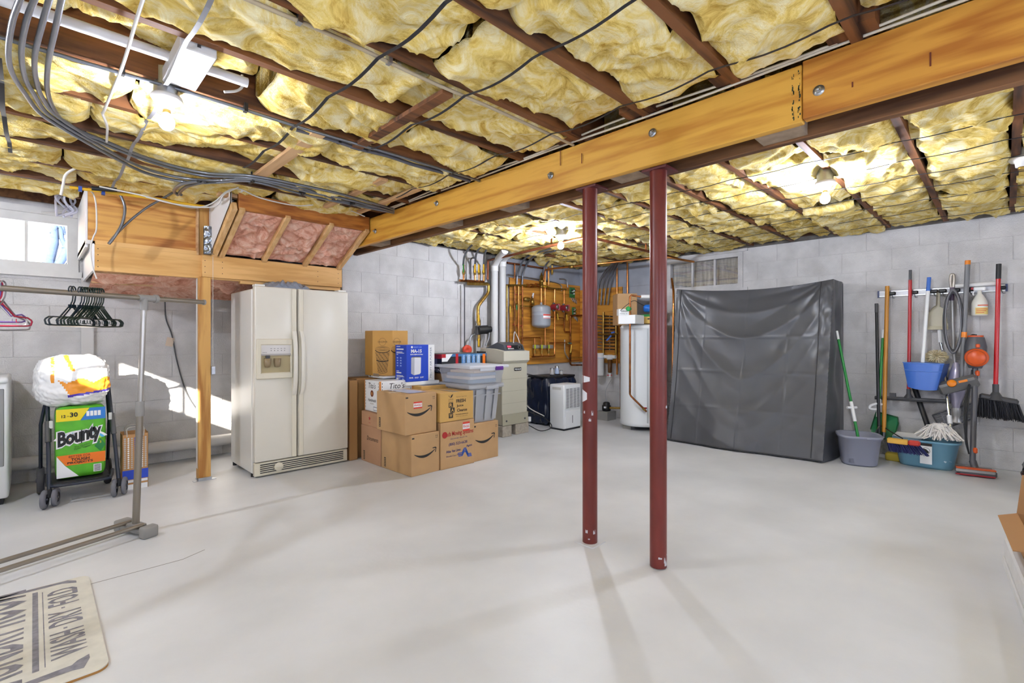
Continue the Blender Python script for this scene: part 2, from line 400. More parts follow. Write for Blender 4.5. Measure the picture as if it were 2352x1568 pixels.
# insulation batts between the joists
def batt(x0, x1, y0, y1, seed, res, sag, parent):
    nu = max(6, int((x1 - x0) / res)); nv = max(6, int((y1 - y0) / res)); sd = Vector((seed * 3.7, seed * 1.3, seed * 2.1))
    vs = []; L = x1 - x0; Wd = y1 - y0
    for j in range(nv + 1):
        for i in range(nu + 1):
            s, t = i / nu, j / nv; x = x0 + L * s; y = y0 + Wd * t
            p = Vector((x, y, 0)) + sd
            w = noise.noise_vector(p * 2.2) * 0.30 + noise.noise_vector(p * 6.0) * 0.08
            q = p + w
            big = noise.noise(Vector((q.x * 1.5, q.y * 2.6, seed))) * 0.050
            r1 = abs(noise.noise(Vector((q.x * 2.6 + q.y * 1.5, q.y * 4.6 - q.x * .8, seed + 9))))
            r2 = abs(noise.noise(Vector((q.x * 7.0, q.y * 10.0, seed + 4))))
            fold = (0.42 - r1 ** 0.7) * 0.075 + (0.3 - r2 ** 0.7) * 0.018
            med = noise.fractal(Vector((q.x * 12, q.y * 18, seed)), 0.9, 2.1, 3) * 0.007
            edge = min(t, 1 - t) * Wd; e = max(0.0, 1 - edge / 0.055)
            tear = 0.5 + noise.noise(Vector((x * 3.1, seed * 5 + (3 if t > .5 else 0), 0)))
            end = max(0.0, 1 - min(s, 1 - s) * L / 0.07)
            z = ZJ + 0.012 - sag - big - fold - med + 0.060 * e ** 1.5 * (0.15 + 1.3 * max(0, tear - .25)) + 0.05 * end ** 2
            yy = y + w.y * 0.12 + (noise.noise(Vector((x * 5.0, seed, t * 2))) * 0.022) * (1 if e > 0 else 0)
            vs.append((x + w.x * 0.10, min(max(yy, y0 - 0.012), y1 + 0.012), min(z, 2.56)))
    fs = [(j * (nu + 1) + i, (j + 1) * (nu + 1) + i, (j + 1) * (nu + 1) + i + 1, j * (nu + 1) + i + 1) for j in range(nv) for i in range(nu)]
    m = MB(); m.add(vs, fs, True)
    # thickness: a simple skirt up into the bay
    b0 = len(m.v)
    rim = [i for i in range(nu + 1)] + [j * (nu + 1) + nu for j in range(1, nv + 1)] + [nv * (nu + 1) + i for i in range(nu - 1, -1, -1)] + [j * (nu + 1) for j in range(nv - 1, 0, -1)]
    m.add([Vector((vs[k][0], vs[k][1], 2.58)) for k in rim], [], True)
    for a in range(len(rim)):
        b = (a + 1) % len(rim); m.f.append([rim[a], b0 + a, b0 + b, rim[b]]); m.s.append(True); m.m.append(0)
    return m.build('insulation_batt', m_wool, parent)
sd = 1
for k in range(len(JY) - 1):
    y0, y1 = JY[k] + 0.002, JY[k + 1] - JT - 0.002
    if y0 > YR - 0.3: continue
    near = y0 < 2.7 and y0 > -0.6
    far = y0 < -0.6
    y1 = min(y1, YR - 0.04)
    xs = [XL, -0.75, random.uniform(.1, .4), random.uniform(1.15, 1.5), 2.195]
    lift = 2.1 < y0 < 2.3     # thin, torn batt around the white pipe
    if lift: xs = [XL, -0.6, .78, 1.5, 2.195]
    if y0 > 4.5: xs = [XL, -0.6, 0.25]
    for a, b in zip(xs, xs[1:]):
        res = 0.05 if (far or b < -0.3) else (0.0125 if near else 0.016)
        batt(a + .004, b - .004, y0, y1, sd, res, -.115 if lift and b < .8 else random.uniform(-.004, .02), ce); sd += 1
    if y0 < YA - 0.2:
        yq = min(y1, YA - 0.045)
        xs = [2.47, random.uniform(3.4, 3.9), random.uniform(4.8, 5.2), XB - 0.05]
        for a, b in zip(xs, xs[1:]):
            batt(a + .004, b - .004, y0, yq, sd, 0.05 if far else 0.018, random.uniform(0, .03), ce); sd += 1

# ------------------------------------------------------------------ windows and trim
def window_lights(root, fx, frame_m, n, a0, a1, z0, z1, y, depth, bar=0.018, rail=0.045):
    """a framed sash along X at plane y: outer frame, glazing bars, one pane per light"""
    for nm, p in (('frame_head', ((a0, y, z1 - rail), (a1, y + depth, z1))), ('frame_sill', ((a0, y, z0), (a1, y + depth, z0 + rail))),
                  ('frame_jamb', ((a0, y, z0 + rail), (a0 + rail, y + depth, z1 - rail))), ('frame_jamb', ((a1 - rail, y, z0 + rail), (a1, y + depth, z1 - rail)))):
        MB().span(fx(*p[0]), fx(*p[1])).build(nm, frame_m, root)
    w = (a1 - a0 - 2 * rail) / n
    for i in range(1, n):
        x = a0 + rail + w * i
        MB().span(fx(x - bar / 2, y + depth * .35, z0 + rail), fx(x + bar / 2, y + depth * .8, z1 - rail)).build('glazing_bar', frame_m, root)
    for i in range(n):
        x = a0 + rail + w * i
        MB().span(fx(x + bar / 2, y + depth * .55, z0 + rail), fx(x + w - bar / 2, y + depth * .55 + .004, z1 - rail)).build('pane', m_pane, root)
# thin panes that let the daylight through
m_pane = bpy.data.materials.new('window_pane'); m_pane.use_nodes = True
_nt = m_pane.node_tree; _nt.nodes.remove(_nt.nodes['Principled BSDF'])
_tr = _nt.nodes.new('ShaderNodeBsdfTransparent'); _gl = _nt.nodes.new('ShaderNodeBsdfGlossy'); _gl.inputs['Roughness'].default_value = 0.02
_mx = _nt.nodes.new('ShaderNodeMixShader'); _mx.inputs[0].default_value = 0.04
_nt.links.new(_tr.outputs[0], _mx.inputs[1]); _nt.links.new(_gl.outputs[0], _mx.inputs[2])
_nt.links.new(_mx.outputs[0], _nt.nodes['Material Output'].inputs['Surface'])
m_pane_dim = m_pane.copy(); m_pane_dim.name = 'reflecting_pane'
for _n in m_pane_dim.node_tree.nodes:
    if _n.type == 'MIX_SHADER': _n.inputs[0].default_value = 0.16

w1 = struct('window_1')
window_lights(w1, lambda a, y, z: (a, y, z), m_offwhite, 3, W1[0], W1[1], W1[2], W1[3], YR - 0.02, 0.06, 0.02, 0.075)
MB().span((W1[0] - .2, YR - 0.05, W1[3] - 0.005), (W1[1] + .0, YR - 0.005, W1[3] + 0.05)).build('head_board', m_offwhite, w1)
MB().span((W1[0] - .2, YR - 0.035, W1[2] - 0.045), (W1[1] + .02, YR - 0.005, W1[2] + 0.01)).build('sill_board', m_offwhite, w1)
w2 = struct('window_2')
_pp = m_pane; m_pane = m_pane_dim
window_lights(w2, lambda a, y, z: (XB + (y - 0.0), a, z), m_block, 3, W2[0], W2[1], W2[2], W2[3], -0.012, 0.07, 0.025, 0.06)
m_pane = _pp
MB().span((XB + .10, W2[0] - .1, W2[2] - .1), (XB + .12, W2[1] + .1, W2[3] + .1)).build('window_well', mat('well_reflections', 'd6d4d0', 0.7, var=0.35, scale=3, stretch=(1, 8, 1)), w2)  # pale stripes in the panel colour imitate reflections in the glass
MB().span((XB - .03, W2[0] - .06, W2[2] - .05), (XB - .01, W2[1] + .02, W2[2] + .005)).build('sill_board', m_block, w2)
MB().span((XB - .035, W2[0] - .06, W2[3] - .005), (XB - .01, W2[1] + .3, W2[3] + .045)).build('head_board', m_block, w2)
w3 = struct('window_3')
for nm, lo, hi in (('frame_head', (XL - .05, W3[0], W3[3] - .01), (XL, W3[1], W3[3])), ('frame_sill', (XL - .05, W3[0], W3[2]), (XL + .02, W3[1], W3[2] + .01)), ('glazing_bar', (XL - .05, 1.4, W3[2] + .01), (XL - .02, 1.44, W3[3] - .01))):
    MB().span(lo, hi).build(nm, m_offwhite, w3)
MB().span((XL - .035, W3[0], W3[2] + .01), (XL - .031, 1.4, W3[3] - .01)).build('pane', m_pane, w3)
MB().span((XL - .035, 1.44, W3[2] + .01), (XL - .031, W3[1], W3[3] - .01)).build('pane', m_pane, w3)
# painted board standing against the recess wall
pL, pR = onY(186, 800, YR - .02).x, onY(215, 800, YR - .02).x
t1 = MB().span((pL, YR - .045, 0), (pR, YR - .004, 1.74)).build('trim_1', mat('smooth_white_board', 'd3d0cc', 0.5)); t1['kind'] = 'structure'

# ------------------------------------------------------------------ outside the window: winter tree and a house wall
def tree(loc, h, seed):
    rnd = random.Random(seed); t = thing('garden_tree', 'bare grey-blue winter tree seen through the cellar window', 'tree', loc)
    m = MB()
    def grow(p, d, l, r, lev):
        q = p + d * l; mid = (p + q) / 2 + Vector((rnd.uniform(-1, 1), rnd.uniform(-1, 1), rnd.uniform(-1, 1))) * l * .07
        m.tube([p, mid, q], [r, r * .85, r * .7], 5)
        if lev == 0: return
        for _ in range(3 if lev > 1 else 2):
            nd = (d + Vector((rnd.uniform(-1, 1), rnd.uniform(-1, 1), rnd.uniform(-.25, .9))) * .75).normalized()
            grow(p.lerp(q, rnd.uniform(.55, 1)), nd, l * rnd.uniform(.6, .82), r * .6, lev - 1)
    grow(vec(loc), Vector((0.05, 0, 1)), h, .10, 6)
    m.build('branches', mat('bark_blue_grey', '3c4c68', 0.9), t); return t
tree(onY(98, 640, 9.0) - Vector((0, 0, .9)), 1.15, 5)
hw = thing('neighbouring_house', 'peach coloured house wall beyond the cellar window', 'house', (-3.2, 15.6, 0))
MB().span((-8, 15.5, -.5), (-1.3, 15.9, 7)).build('wall', mat('peach_siding', 'ecc9a6', 0.8), hw)
_h = MB()
for i in range(9): _h.span((-8, 15.47, -.4 + i * .8), (-1.3, 15.5, -.36 + i * .8))
_h.build('siding_lap', mat('peach_siding', 'ecc9a6', 0.8), hw)

# ------------------------------------------------------------------ main beam and its columns
yj = onX(1843, 200, XBM0).y
bmT = thing('main_beam', 'long built-up beam faced with yellow plywood across the ceiling', 'beam', (XBM0 + .1, 1.5, ZBB))
MB().span((XBM0, yj + .002, ZBB), (XBM0 + .045, YA - .10, 2.329), bev=.003).build('front_board', m_ply_beam, bmT)
MB().span((XBM0 - .006, YF, ZBB + .008), (XBM0 + .045, yj - .002, 2.337), bev=.003).build('front_board', wood('beam_veneer_darker', 'd3963a', 'b06c22', 'y', .5, 8), bmT)
MB().span((XBM1 - .045, YF, ZBB - .005), (XBM1, YA + .05, 2.335), bev=.003).build('back_board', m_dark_beam, bmT)
m_blk = mat('weathered_block', 'a08a72', .8, var=.2, scale=20)
for (u, v) in ((1800, 312), (1455, 405), (1180, 474), (1045, 517), (880, 560)):
    p = onZ(u, v, ZBB + .02)
    MB().span((XBM0 + .046, p.y - .09, ZBB + .004), (XBM1 - .046, p.y + .09, ZBB + .18)).build('spacer_block', m_blk, bmT)
for (u, v) in ((1881, 208), (1499, 305), (1265, 403), (1003, 467), (862, 531)):
    p = onX(u, v, XBM0 - .004)
    b = MB(); b.lathe([(0, 0), (.021, 0), (.021, .004), (.0, .0041)], p, (-1, 0, 0), 20); b.lathe([(0, .004), (.012, .004), (.012, .012), (0, .0121)], p, (-1, 0, 0), 6, smooth=False)
    b.lathe([(0, .012), (.006, .012), (.006, .024), (0, .0241)], p, (-1, 0, 0), 10); b.build('bolt', m_steel, bmT)
for y in (yj + .012, yj + .035):
    g = MB(); rr = random.Random(int(y * 999))
    for _ in range(26): 
        z = rr.uniform(ZBB + .02, 2.31); g.box((XBM0 - .0005, y + rr.uniform(-.004, .004), z), (.001, rr.uniform(.001, .005), rr.uniform(.002, .014)))
    g.build('paint_fleck', mat('dark_green_fleck', '2e3a26', .8), bmT)
for (u, v0, v1) in ((1958, 188, 200), (2137, 120, 152), (1336, 352, 375), (1287, 345, 380)):
    a, b = onX(u, v0, XBM0 - .008), onX(u, v1, XBM0 - .008)
    MB().box((a + b) / 2, (.001, .005, abs(a.z - b.z))).build('stain', mat('rust_stain', '6a2f18', .8), bmT)

m_col = mat('red_oxide', '712a23', 0.36, var=0.22, scale=9, stretch=(1, 1, .3), bump=.15, bscale=40, bdist=.003)
def column(u, v, lab, seed):
    p = onZ(u, v, 0); r = .0435; t = thing('steel_column', lab, 'column', p)
    MB().tube([p + UP * .006, p + UP * (ZBB - .012)], r, 32).build('shaft', m_col, t)
    MB().span((XBM0 + .046, p.y - .07, ZBB - .013), (XBM1 - .046, p.y + .07, ZBB - .001)).build('cap_plate', mat('dark_red_plate', '5a2220', .5), t)
    rr = random.Random(seed); g = MB()
    for _ in range(6):   # paint scuffs, thin curved chips on the shaft
        a0 = rr.uniform(2.6, 4.9); z0 = rr.choice([rr.uniform(.01, .06), rr.uniform(.6, 1.0), rr.uniform(.02, .1)]); w = rr.uniform(.1, .5); h = rr.uniform(.008, .035)
        n = 6; top = [rr.uniform(.4, 1) * h for _ in range(n + 1)]
        vs = []; 
        for i in range(n + 1):
            a = a0 + w * i / n; c = Vector((math.cos(a), math.sin(a), 0)) * (r + .0006)
            vs += [p + c + UP * z0, p + c + UP * (z0 + top[i])]
        g.add(vs, [(2 * i, 2 * i + 2, 2 * i + 3, 2 * i + 1) for i in range(n)], True)
    g.build('paint_chip', mat('chip_grey', 'c9c6cb', .7), t)
    return t, p
c1, pc1 = column(1355, 1245, 'dark red steel column standing on a square plate with worn paint halfway up', 3)
c2, pc2 = column(1512, 1301, 'brick red steel column nearest the camera, no plate at its foot', 11)
MB().box(pc1 + UP * .003, (.13, .13, .006), rot_z(TH + .785)).build('base_plate', m_floor, c1)
# torn white tape on the far column
g = MB()
for (u0, u1, v0, v1) in ((1336, 1352, 862, 880), (1337, 1346, 895, 925)):
    vs = []
    for i in range(5):
        u = u0 + (u1 - u0) * i / 4; a = onD(u, (v0 + v1) / 2, 2.83); dx = (u - 1355) / 17.0 * .0435
        ang = math.asin(max(-1, min(1, dx / .0435))); c = pc1 + (RGT * math.sin(ang) - FWD * math.cos(ang)) * .0443
        k = 1 - .5 * (i / 4)
        z0, z1 = onD(u, v1, 2.82).z, onD(u, v0, 2.82).z; mid = (z0 + z1) / 2
        vs += [Vector((c.x, c.y, mid + (z0 - mid) * k)), Vector((c.x, c.y, mid + (z1 - mid) * k))]
    g.add(vs, [(2 * i, 2 * i + 2, 2 * i + 3, 2 * i + 1) for i in range(4)], True)
g.build('tape_scrap', mat('torn_tape', 'dfe0e4', .6), c1)

# ------------------------------------------------------------------ lamps
m_porc = mat('porcelain', 'eeeae2', 0.25)
def lamp(p, label, power, on=True, group=None):
    t = thing('ceiling_lamp', label, 'lamp', p, group)
    MB().lathe([(.0, .03), (.058, .03), (.062, .018), (.05, .004), (.03, -.004), (.027, -.03), (0, -.031)], p, n=28).build('holder', m_porc, t)
    MB().cyl(p + UP * .03, Vector((p.x, p.y, ZJ + .06)), .05, 16).build('mounting_box', m_steel, t)
    MB().lathe([(0, -.031), (.016, -.031), (.016, -.048), (0, -.0481)], p, n=16).build('screw_cap', m_brass, t)
    if on:
        m = mat('lit_bulb_%d' % int(power), 'e9efff', .3, emit=power)
        MB().lathe([(.0, -.043), (.014, -.046), (.02, -.058), (.029, -.075), (.031, -.09), (.027, -.105), (.016, -.117), (0, -.121)], p, n=10).build('bulb', m, t)
    return t
for o_, lab, pw_ in ((onZ(383, 237, 2.255), 'lit bulb in a white holder under the joists at left', BULB_L), (onZ(1895, 427, 2.245), 'lit bulb in a white holder in front of the tool wall', BULB_R),
                (onZ(1288, 545, 2.25), 'lit bulb glaring above the boiler pipes in the far corner', BULB_F)):
    lamp(o_, lab, pw_)
lamp(onZ(2346, 372, ZJ - .03), 'empty white lamp holder at the right edge of the picture', 1, False)
lamp(Vector((-.95, 3.75, ZJ - .03)), 'added fill bulb over the laundry corner left of the picture', BULB_FILL)
def fill_pendant(p, label, power, group):
    """unseen fill light added behind the camera, shaped as a globe bulb on a cord"""
    t = thing('fill_lamp', label, 'lamp', p, group)
    MB().tube([p + UP * .06, (p.x, p.y, ZJ)], .004, 6).build('cord', m_black, t)
    MB().lathe([(0, .075), (.02, .075), (.02, .035), (0, .034)], p, n=16).build('holder', m_porc, t)
    m = mat('fill_globe', 'd6e2ff', .3, emit=power); b = MB()
    b.lathe([(.055 * math.sin(math.pi * i / 6), .055 - .055 * math.cos(math.pi * i / 6) - .075) for i in range(7)], p, n=8); b.build('globe', m, t)
for (x, y), lab in (((-.85, .35), 'added fill globe hanging behind the camera, nearest the left wall'), ((.7, -1.3), 'added fill globe hanging behind the camera, second from the left wall'), ((2.6, -2.3), 'added fill globe hanging behind the camera beyond the beam'), ((3.9, -2.75), 'added fill globe hanging behind the camera, nearest the right wall')):
    fill_pendant(Vector((x, y, 1.45)), lab, REAR_FILL, 'added fill globes behind the camera')

# ------------------------------------------------------------------ straps, boards and fixings of the ceiling
m_strap = mat('black_strap', '26262a', .5); m_strapw = mat('grey_strap', '8b8a8c', .5)
for (x, y0, y1, w, m) in ((.97, -1, 3.45, .015, m_strap), (1.405, -1, 2.65, .014, m_strap), (2.0, -1, 3.3, .012, m_strap), (.41, -1, 4.7, .016, m_strapw), (-.10, 2.75, 4.1, .018, m_strap)):
    pts = []; n = 60
    for i in range(n + 1):
        y = y0 + (y1 - y0) * i / n; k = ((y - .86 + JT / 2) / .445) % 1; pts.append(Vector((x + .004 * math.sin(y * 5), y, ZJ - .026 - .024 * math.sin(math.pi * k))))
    g = MB()
    for p, q in zip(pts, pts[1:]): g.beam(p, q, w, .0015)
    g.build('insulation_strap', m, ce)
for i, x in enumerate((2.95, 3.48, 3.88, 4.28, 4.68, 5.1, 5.5, 5.9)):
    pts = [Vector((x + .01 * math.sin(y * .9 + i), y, ZJ - .022 - .012 * abs(math.sin(y * 7)))) for y in [(-.6 + .15 * k) for k in range(35)]]
    MB().tube(pts, .0028, 5).build('insulation_wire', m_strap, ce)
for (x, y0, y1, w, m) in ((1.345, 1.78, 2.68, .06, m_joist), (1.107, 2.62, 3.62, .075, m_lightwood), (1.76, 3.06, 4.05, .055, m_lightwood), (2.05, 3.06, 4.0, .05, m_lightwood)):
    MB().span((x - w / 2, y0, ZJ - .03), (x + w / 2, y1, ZJ - .008), bev=.002).build('cross_board', m, ce)
for i in range(4):   # light strapping seen further back
    pass
# cut blocks between joists near the beam
for (u, v) in ((1660, 180), (1450, 262), (1275, 318), (1930, 68)):
    p = onZ(u, v, ZJ); MB().span((XBM0 - .11, p.y - .10, ZJ + .01), (XBM0 - .01, p.y + .06, 2.55)).build('joist_block', m_joist, ce)

# ------------------------------------------------------------------ pipes and cables under the joists
zt = 2.285
def path(pts, z): return [onZ(u, v, z if isinstance(z, (int, float)) else z[i]) for i, (u, v) in enumerate(pts)]
heads = [[(48, -8), (28, 50), (19, 120), (28, 168), (55, 212), (90, 258), (140, 292), (205, 330)], [(82, -8), (60, 50), (49, 122), (58, 180), (77, 215), (105, 257), (155, 293), (214, 326)],
         [(115, -8), (95, 62), (80, 128), (82, 178), (95, 220), (123, 259), (175, 296), (224, 324)], [(143, -8), (128, 62), (110, 152), (112, 222), (143, 276), (200, 308), (236, 322)]]
tails = [[(281, 372), (344, 400), (430, 418), (500, 419), (580, 417), (700, 447), (780, 464), (905, 489)], [(290, 368), (352, 393), (430, 410), (500, 414), (580, 412), (705, 440), (790, 456), (905, 486)],
         [(335, 368), (460, 402), (580, 409), (700, 434), (790, 462), (905, 484)], [(342, 364), (465, 396), (580, 404), (700, 427), (800, 450), (905, 481)]]
labs = ['leftmost grey flexible tube sweeping down from the top left corner', 'second grey flexible tube from the left under the joists', 'third grey flexible tube from the left under the joists', 'fourth grey flexible tube, innermost of the sweeping bundle']
for i in range(4):
    pts = path(heads[i] + tails[i], zt + .006 * i)
    o = MB().tube(smooth_path(pts, 6), .0093, 10).build('flexible_tube', m_pipe); tag(o, labs[i], 'pipe', 'grey flexible tubes under the joists')
g = None
for k, (pts, lab) in enumerate(((((455, 416), (415, 424), (400, 438), (408, 447)), 'short grey tube hooking upward in front of the plywood, left one'),
                  (((470, 418), (430, 428), (412, 443), (416, 447)), 'short grey tube hooking upward in front of the plywood, right one'))):
    o = tube1('tube_bend', path(pts, 2.27), .011, m_pipe); tag(o, lab, 'pipe')
def yplane(pts, y): return [onY(u, v, y) for u, v in pts]
for pts, y, r, m, nm, lab, cat in (
    (((268, 436), (280, 455), (287, 480), (280, 515), (262, 545), (250, 560)), 4.62, .0095, m_pipe, 'hanging_cable', 'grey cable looping down in front of the plywood panel, left strand', 'cable'),
    (((400, 440), (370, 458), (335, 478), (295, 510), (265, 540), (249, 560)), 4.64, .0085, m_pipe, 'hanging_cable', 'grey cable running diagonally across the plywood panel', 'cable'),
    (((160, 430), (215, 437), (290, 447), (370, 458), (440, 470), (470, 474)), 4.60, .011, mat('yellow_gas_pipe', 'd9a81e', .45), 'gas_pipe', 'yellow pipe with blue clips along the top of the plywood panel', 'pipe'),
    (((210, 432), (240, 434), (268, 436)), 4.55, .016, m_black, 'corrugated_conduit', 'black corrugated conduit above the plywood panel', 'conduit'),
    (((175, 432), (215, 446), (222, 520), (214, 545), (208, 570), (212, 610), (222, 640)), 4.70, .005, m_cable, 'white_cable', 'white cable hanging down the left edge of the plywood bulkhead', 'cable'),
    (((228, 428), (300, 443), (340, 452), (430, 475), (468, 474), (495, 462), (520, 440), (550, 434), (600, 455), (680, 472), (740, 470), (800, 482), (838, 497)), 4.06, .005, m_cable, 'white_cable', 'white cable sagging along the bulkhead and over the pink insulation box', 'cable'),
    (((335, 452), (400, 468), (470, 476), (500, 470), (515, 446), (548, 430)), 4.03, .005, m_cable, 'white_cable', 'second white cable sagging above the wooden post', 'cable'),
    (((225, 350), (180, 382), (152, 400), (145, 425), (140, 448)), 4.3, .008, m_cable, 'white_cable', 'white cable dropping from the joists to the window corner', 'cable'),
    (((133, 447), (150, 465), (152, 482), (140, 488), (95, 487)), YR - .06, .007, m_cable, 'white_cable', 'white cable bent along the top of the cellar window', 'cable'),
    (((556, 172), (558, 195), (545, 208), (515, 211)), 2.55, .006, m_cable, 'white_cable', 'loop of white cable hanging from torn insulation', 'cable')):
    o = tube1(nm, [onY(u, v, y) for u, v in pts], r, m); tag(o, lab, cat)
for (u, v, lab) in ((578, 413, 'black clamp holding the grey tubes at the bulkhead corner'), (694, 441, 'black clamp holding the grey tubes above the pink box'), (808, 465, 'black clamp holding the grey tubes near the beam')):
    p = onZ(u, v, zt + .012); o = MB().box(p, (.022, .085, .045), None, .004).build('tube_clamp', m_black); tag(o, lab, 'clamp', 'tube clamps')
    MB().cyl(p + UP * .02, Vector((p.x, p.y, ZJ + .03)), .006, 8).build('hanger_rod', m_black, o)
# blue clips on the yellow pipe
for o_ in [q for q in bpy.data.objects if q.name.startswith('gas_pipe')]:
    for (u, v) in ((184, 434), (237, 442)):
        p = onY(u, v, 4.60); MB().box(p, (.02, .03, .035)).build('pipe_clip', mat('blue_clip', '24489a', .4), o_)
# clutter of wires at the window corner
o = MB(); rr = random.Random(4)
for k in range(7):
    a = onY(150 + rr.uniform(-12, 14), 440, 5.3); o.tube(smooth_path([a, a + Vector((rr.uniform(-.05, .05), rr.uniform(-.1, .1), -.07)), a + Vector((rr.uniform(-.06, .06), rr.uniform(-.1, .1), -.15)), a + Vector((rr.uniform(-.08, .03), 0, -.2))]), .008, 6)
tag(o.build('cable_bundle', mat('lilac_white_cable', 'c6c5d2', .5)), 'tangle of white cables above the window corner', 'cables')

# straight white pipe and clipped conduits along the joists
pw0, pw1 = onZ(30, 16, 2.375), onZ(562, 181, 2.375); yw = 2.44
tag(MB().cyl((-.5, yw, 2.375), (.70, yw, 2.375), .021, 16).build('plastic_pipe', m_white), 'straight white plastic pipe between the joists at top left', 'pipe')
def clipped(label, y, z, x0, x1, r, m, clips, mc):
    t = thing('conduit', label, 'conduit', ((x0 + x1) / 2, y, z))
    MB().tube([(x0 + (x1 - x0) * i / 24, y + .003 * math.sin(i), z + .003 * math.sin(i * .7)) for i in range(25)], r, 8).build('tube', m, t)
    for (u, v) in clips:
        p = onZ(u, v, z); MB().box((p.x, y, z + .012), (.016, .03, .04)).build('clip', mc, t)
clipped('grey conduit with black clips along a joist by the left bulb', 2.60, 2.315, -.9, 2.24, .0085, m_pipe, ((281, 168), (553, 265)), m_black)
clipped('pale conduit with metal clips along the joist at top centre', 1.765, 2.33, -.4, 2.24, .008, mat('pale_conduit', 'b7a688', .5), ((692, 44), (900, 138)), m_steel)
clipped('dark grey conduit along the joist above the pink box', 2.66, 2.32, 1.0, 2.2, .012, mat('dark_conduit', '56555c', .45), ((718, 320), (765, 335)), m_black)
# white cable on the left crossing the joists
o = tube1('white_cable', [onZ(u, v, 2.31) for u, v in ((330, -6), (312, 50), (280, 155), (240, 252), (236, 262))] + [onZ(246, 290, 2.30), onZ(245, 325, 2.3)], .006, m_cable); tag(o, 'white cable crossing the joists beside the grey strap', 'cable')
# white metal box between joists
q = [onZ(*p, 2.33) for p in ((430, 110), (487, 133), (436, 196), (383, 181))]
ctr = (q[0] + q[1] + q[2] + q[3]) / 4
o = MB().box((ctr.x, ctr.y, 2.35), (.125, .36, .06), bev=.004).build('junction_cover', m_white); tag(o, 'long white metal junction box between the joists', 'box')
MB().box((ctr.x, ctr.y - .181, 2.345), (.012, .004, .012)).build('screw', m_steel, o)
# pair of cables stapled along the top of the beam
for k, (dz, lab) in enumerate(((.012, 'lower white cable stapled along the top edge of the beam'), (.032, 'upper white cable sagging along the top edge of the beam'))):
    pts = [Vector((XBM0 - .012 - .006 * k, y, 2.330 + dz + (.010 if k else .004) * math.sin(y * 4.2 + k * 2))) for y in [(-.9 + .12 * i) for i in range(41)]]
    tag(MB().tube(pts, .006, 6).build('beam_cable', mat('cream_cable', 'd8cdb8', .5)), lab, 'cable')

# ------------------------------------------------------------------ framed bulkhead over the recess
zH0, zH1 = 1.715, 1.912
bk = thing('framed_bulkhead', 'boxed-in timber bulkhead with plywood panel and sloping pink insulation', 'bulkhead', (1.3, 4.8, zH0))
xH0 = onY(217, 600, 4.80).x; xH1 = onY(784, 640, 4.78).x; xm = onY(463, 600, 4.79).x
MB().span((xH0, 4.80, zH0), (xm + .3, 4.845, zH1), bev=.002).build('header_plank', m_pine, bk)
MB().span((xm, 4.765, zH0 + .012), (xH1, 4.80, zH1 + .006), bev=.002).build('header_plank', m_pine, bk)
MB().span((xm + .3, 4.80, zH0 - .02), (xH1, 4.845, zH1)).build('header_plank', m_pine, bk)
MB().span((xH0 + .004, 4.80, zH1), (xm - .03, 4.83, zH1 + .032)).build('ledger_strip', m_pine, bk)
MB().span((xH0 - .035, 4.832, zH1 + .03), (xm - .035, 4.845, 2.335)).build('plywood_panel', m_ply, bk)
MB().span((xm - .035, 4.79, zH1), (xm - .02, 4.845, 2.335)).build('panel_edge', m_lightwood, bk)
MB().span((xm - .015, 4.80, zH1), (xm + .075, 4.86, 2.335)).build('upper_post', m_pine_z, bk)
for a, b, c, d in ((xH0 - .014, 4.80, zH0 - .005, zH1 + .004),):
    MB().span((a, b, c), (a + .014, YR - .02, d)).build('side_panel', mat('drywall', 'e9e7e6', .6), bk)
MB().span((xH0 - .05, 4.85, zH1 - .02), (xH0 - .036, YR - .02, 2.335)).build('side_panel', mat('drywall', 'e9e7e6', .6), bk)
MB().span((xH0 - .05, 4.82, zH1 + .0), (xH0 - .012, YR - .02, zH1 + .03)).build('ledge', m_offwhite, bk)
for (x, y, z) in [(xH0 + .02, 4.80, zH0 + .03 + k * .045) for k in range(4)] + [(x, 4.765, zH0 + .05 + k * .05) for x in (xm + .02, xm + .15, xH1 - .04, xH1 - .25) for k in range(3)]:
    MB().lathe([(0, 0), (.0035, 0), (.0035, .0006), (0, .0007)], (x, y, z), (0, -1, 0), 8).build('nail_head', m_ink, bk)
def fluffy(name, o, ex, ey, w, h, amp, seed, m, parent, res=.016, freq=1.0, tufts=True):
    """lumpy glass wool face in frame o,ex,ey, bulging along ex x ey"""
    nz = ex.cross(ey).normalized(); nu, nv = max(4, int(w / res)), max(4, int(h / res))
    def fn(s, t):
        x, y = s * w, t * h; p = Vector((x * freq, y * freq, seed * 3.3)); q = p + noise.noise_vector(p * 4) * .12
        z = (0.55 - abs(noise.noise(q * 6.5))) * amp * 1.1 + noise.noise(q * 3) * amp * .7 + noise.fractal(q * 14, .8, 2, 3) * amp * .35
        e = min(s * w, (1 - s) * w, t * h, (1 - t) * h) / .05; z *= min(1, .15 + e)
        return o + ex * (x + q.x * 0) + ey * y + nz * z
    return MB().sheet(nu, nv, fn).build(name, m, parent)
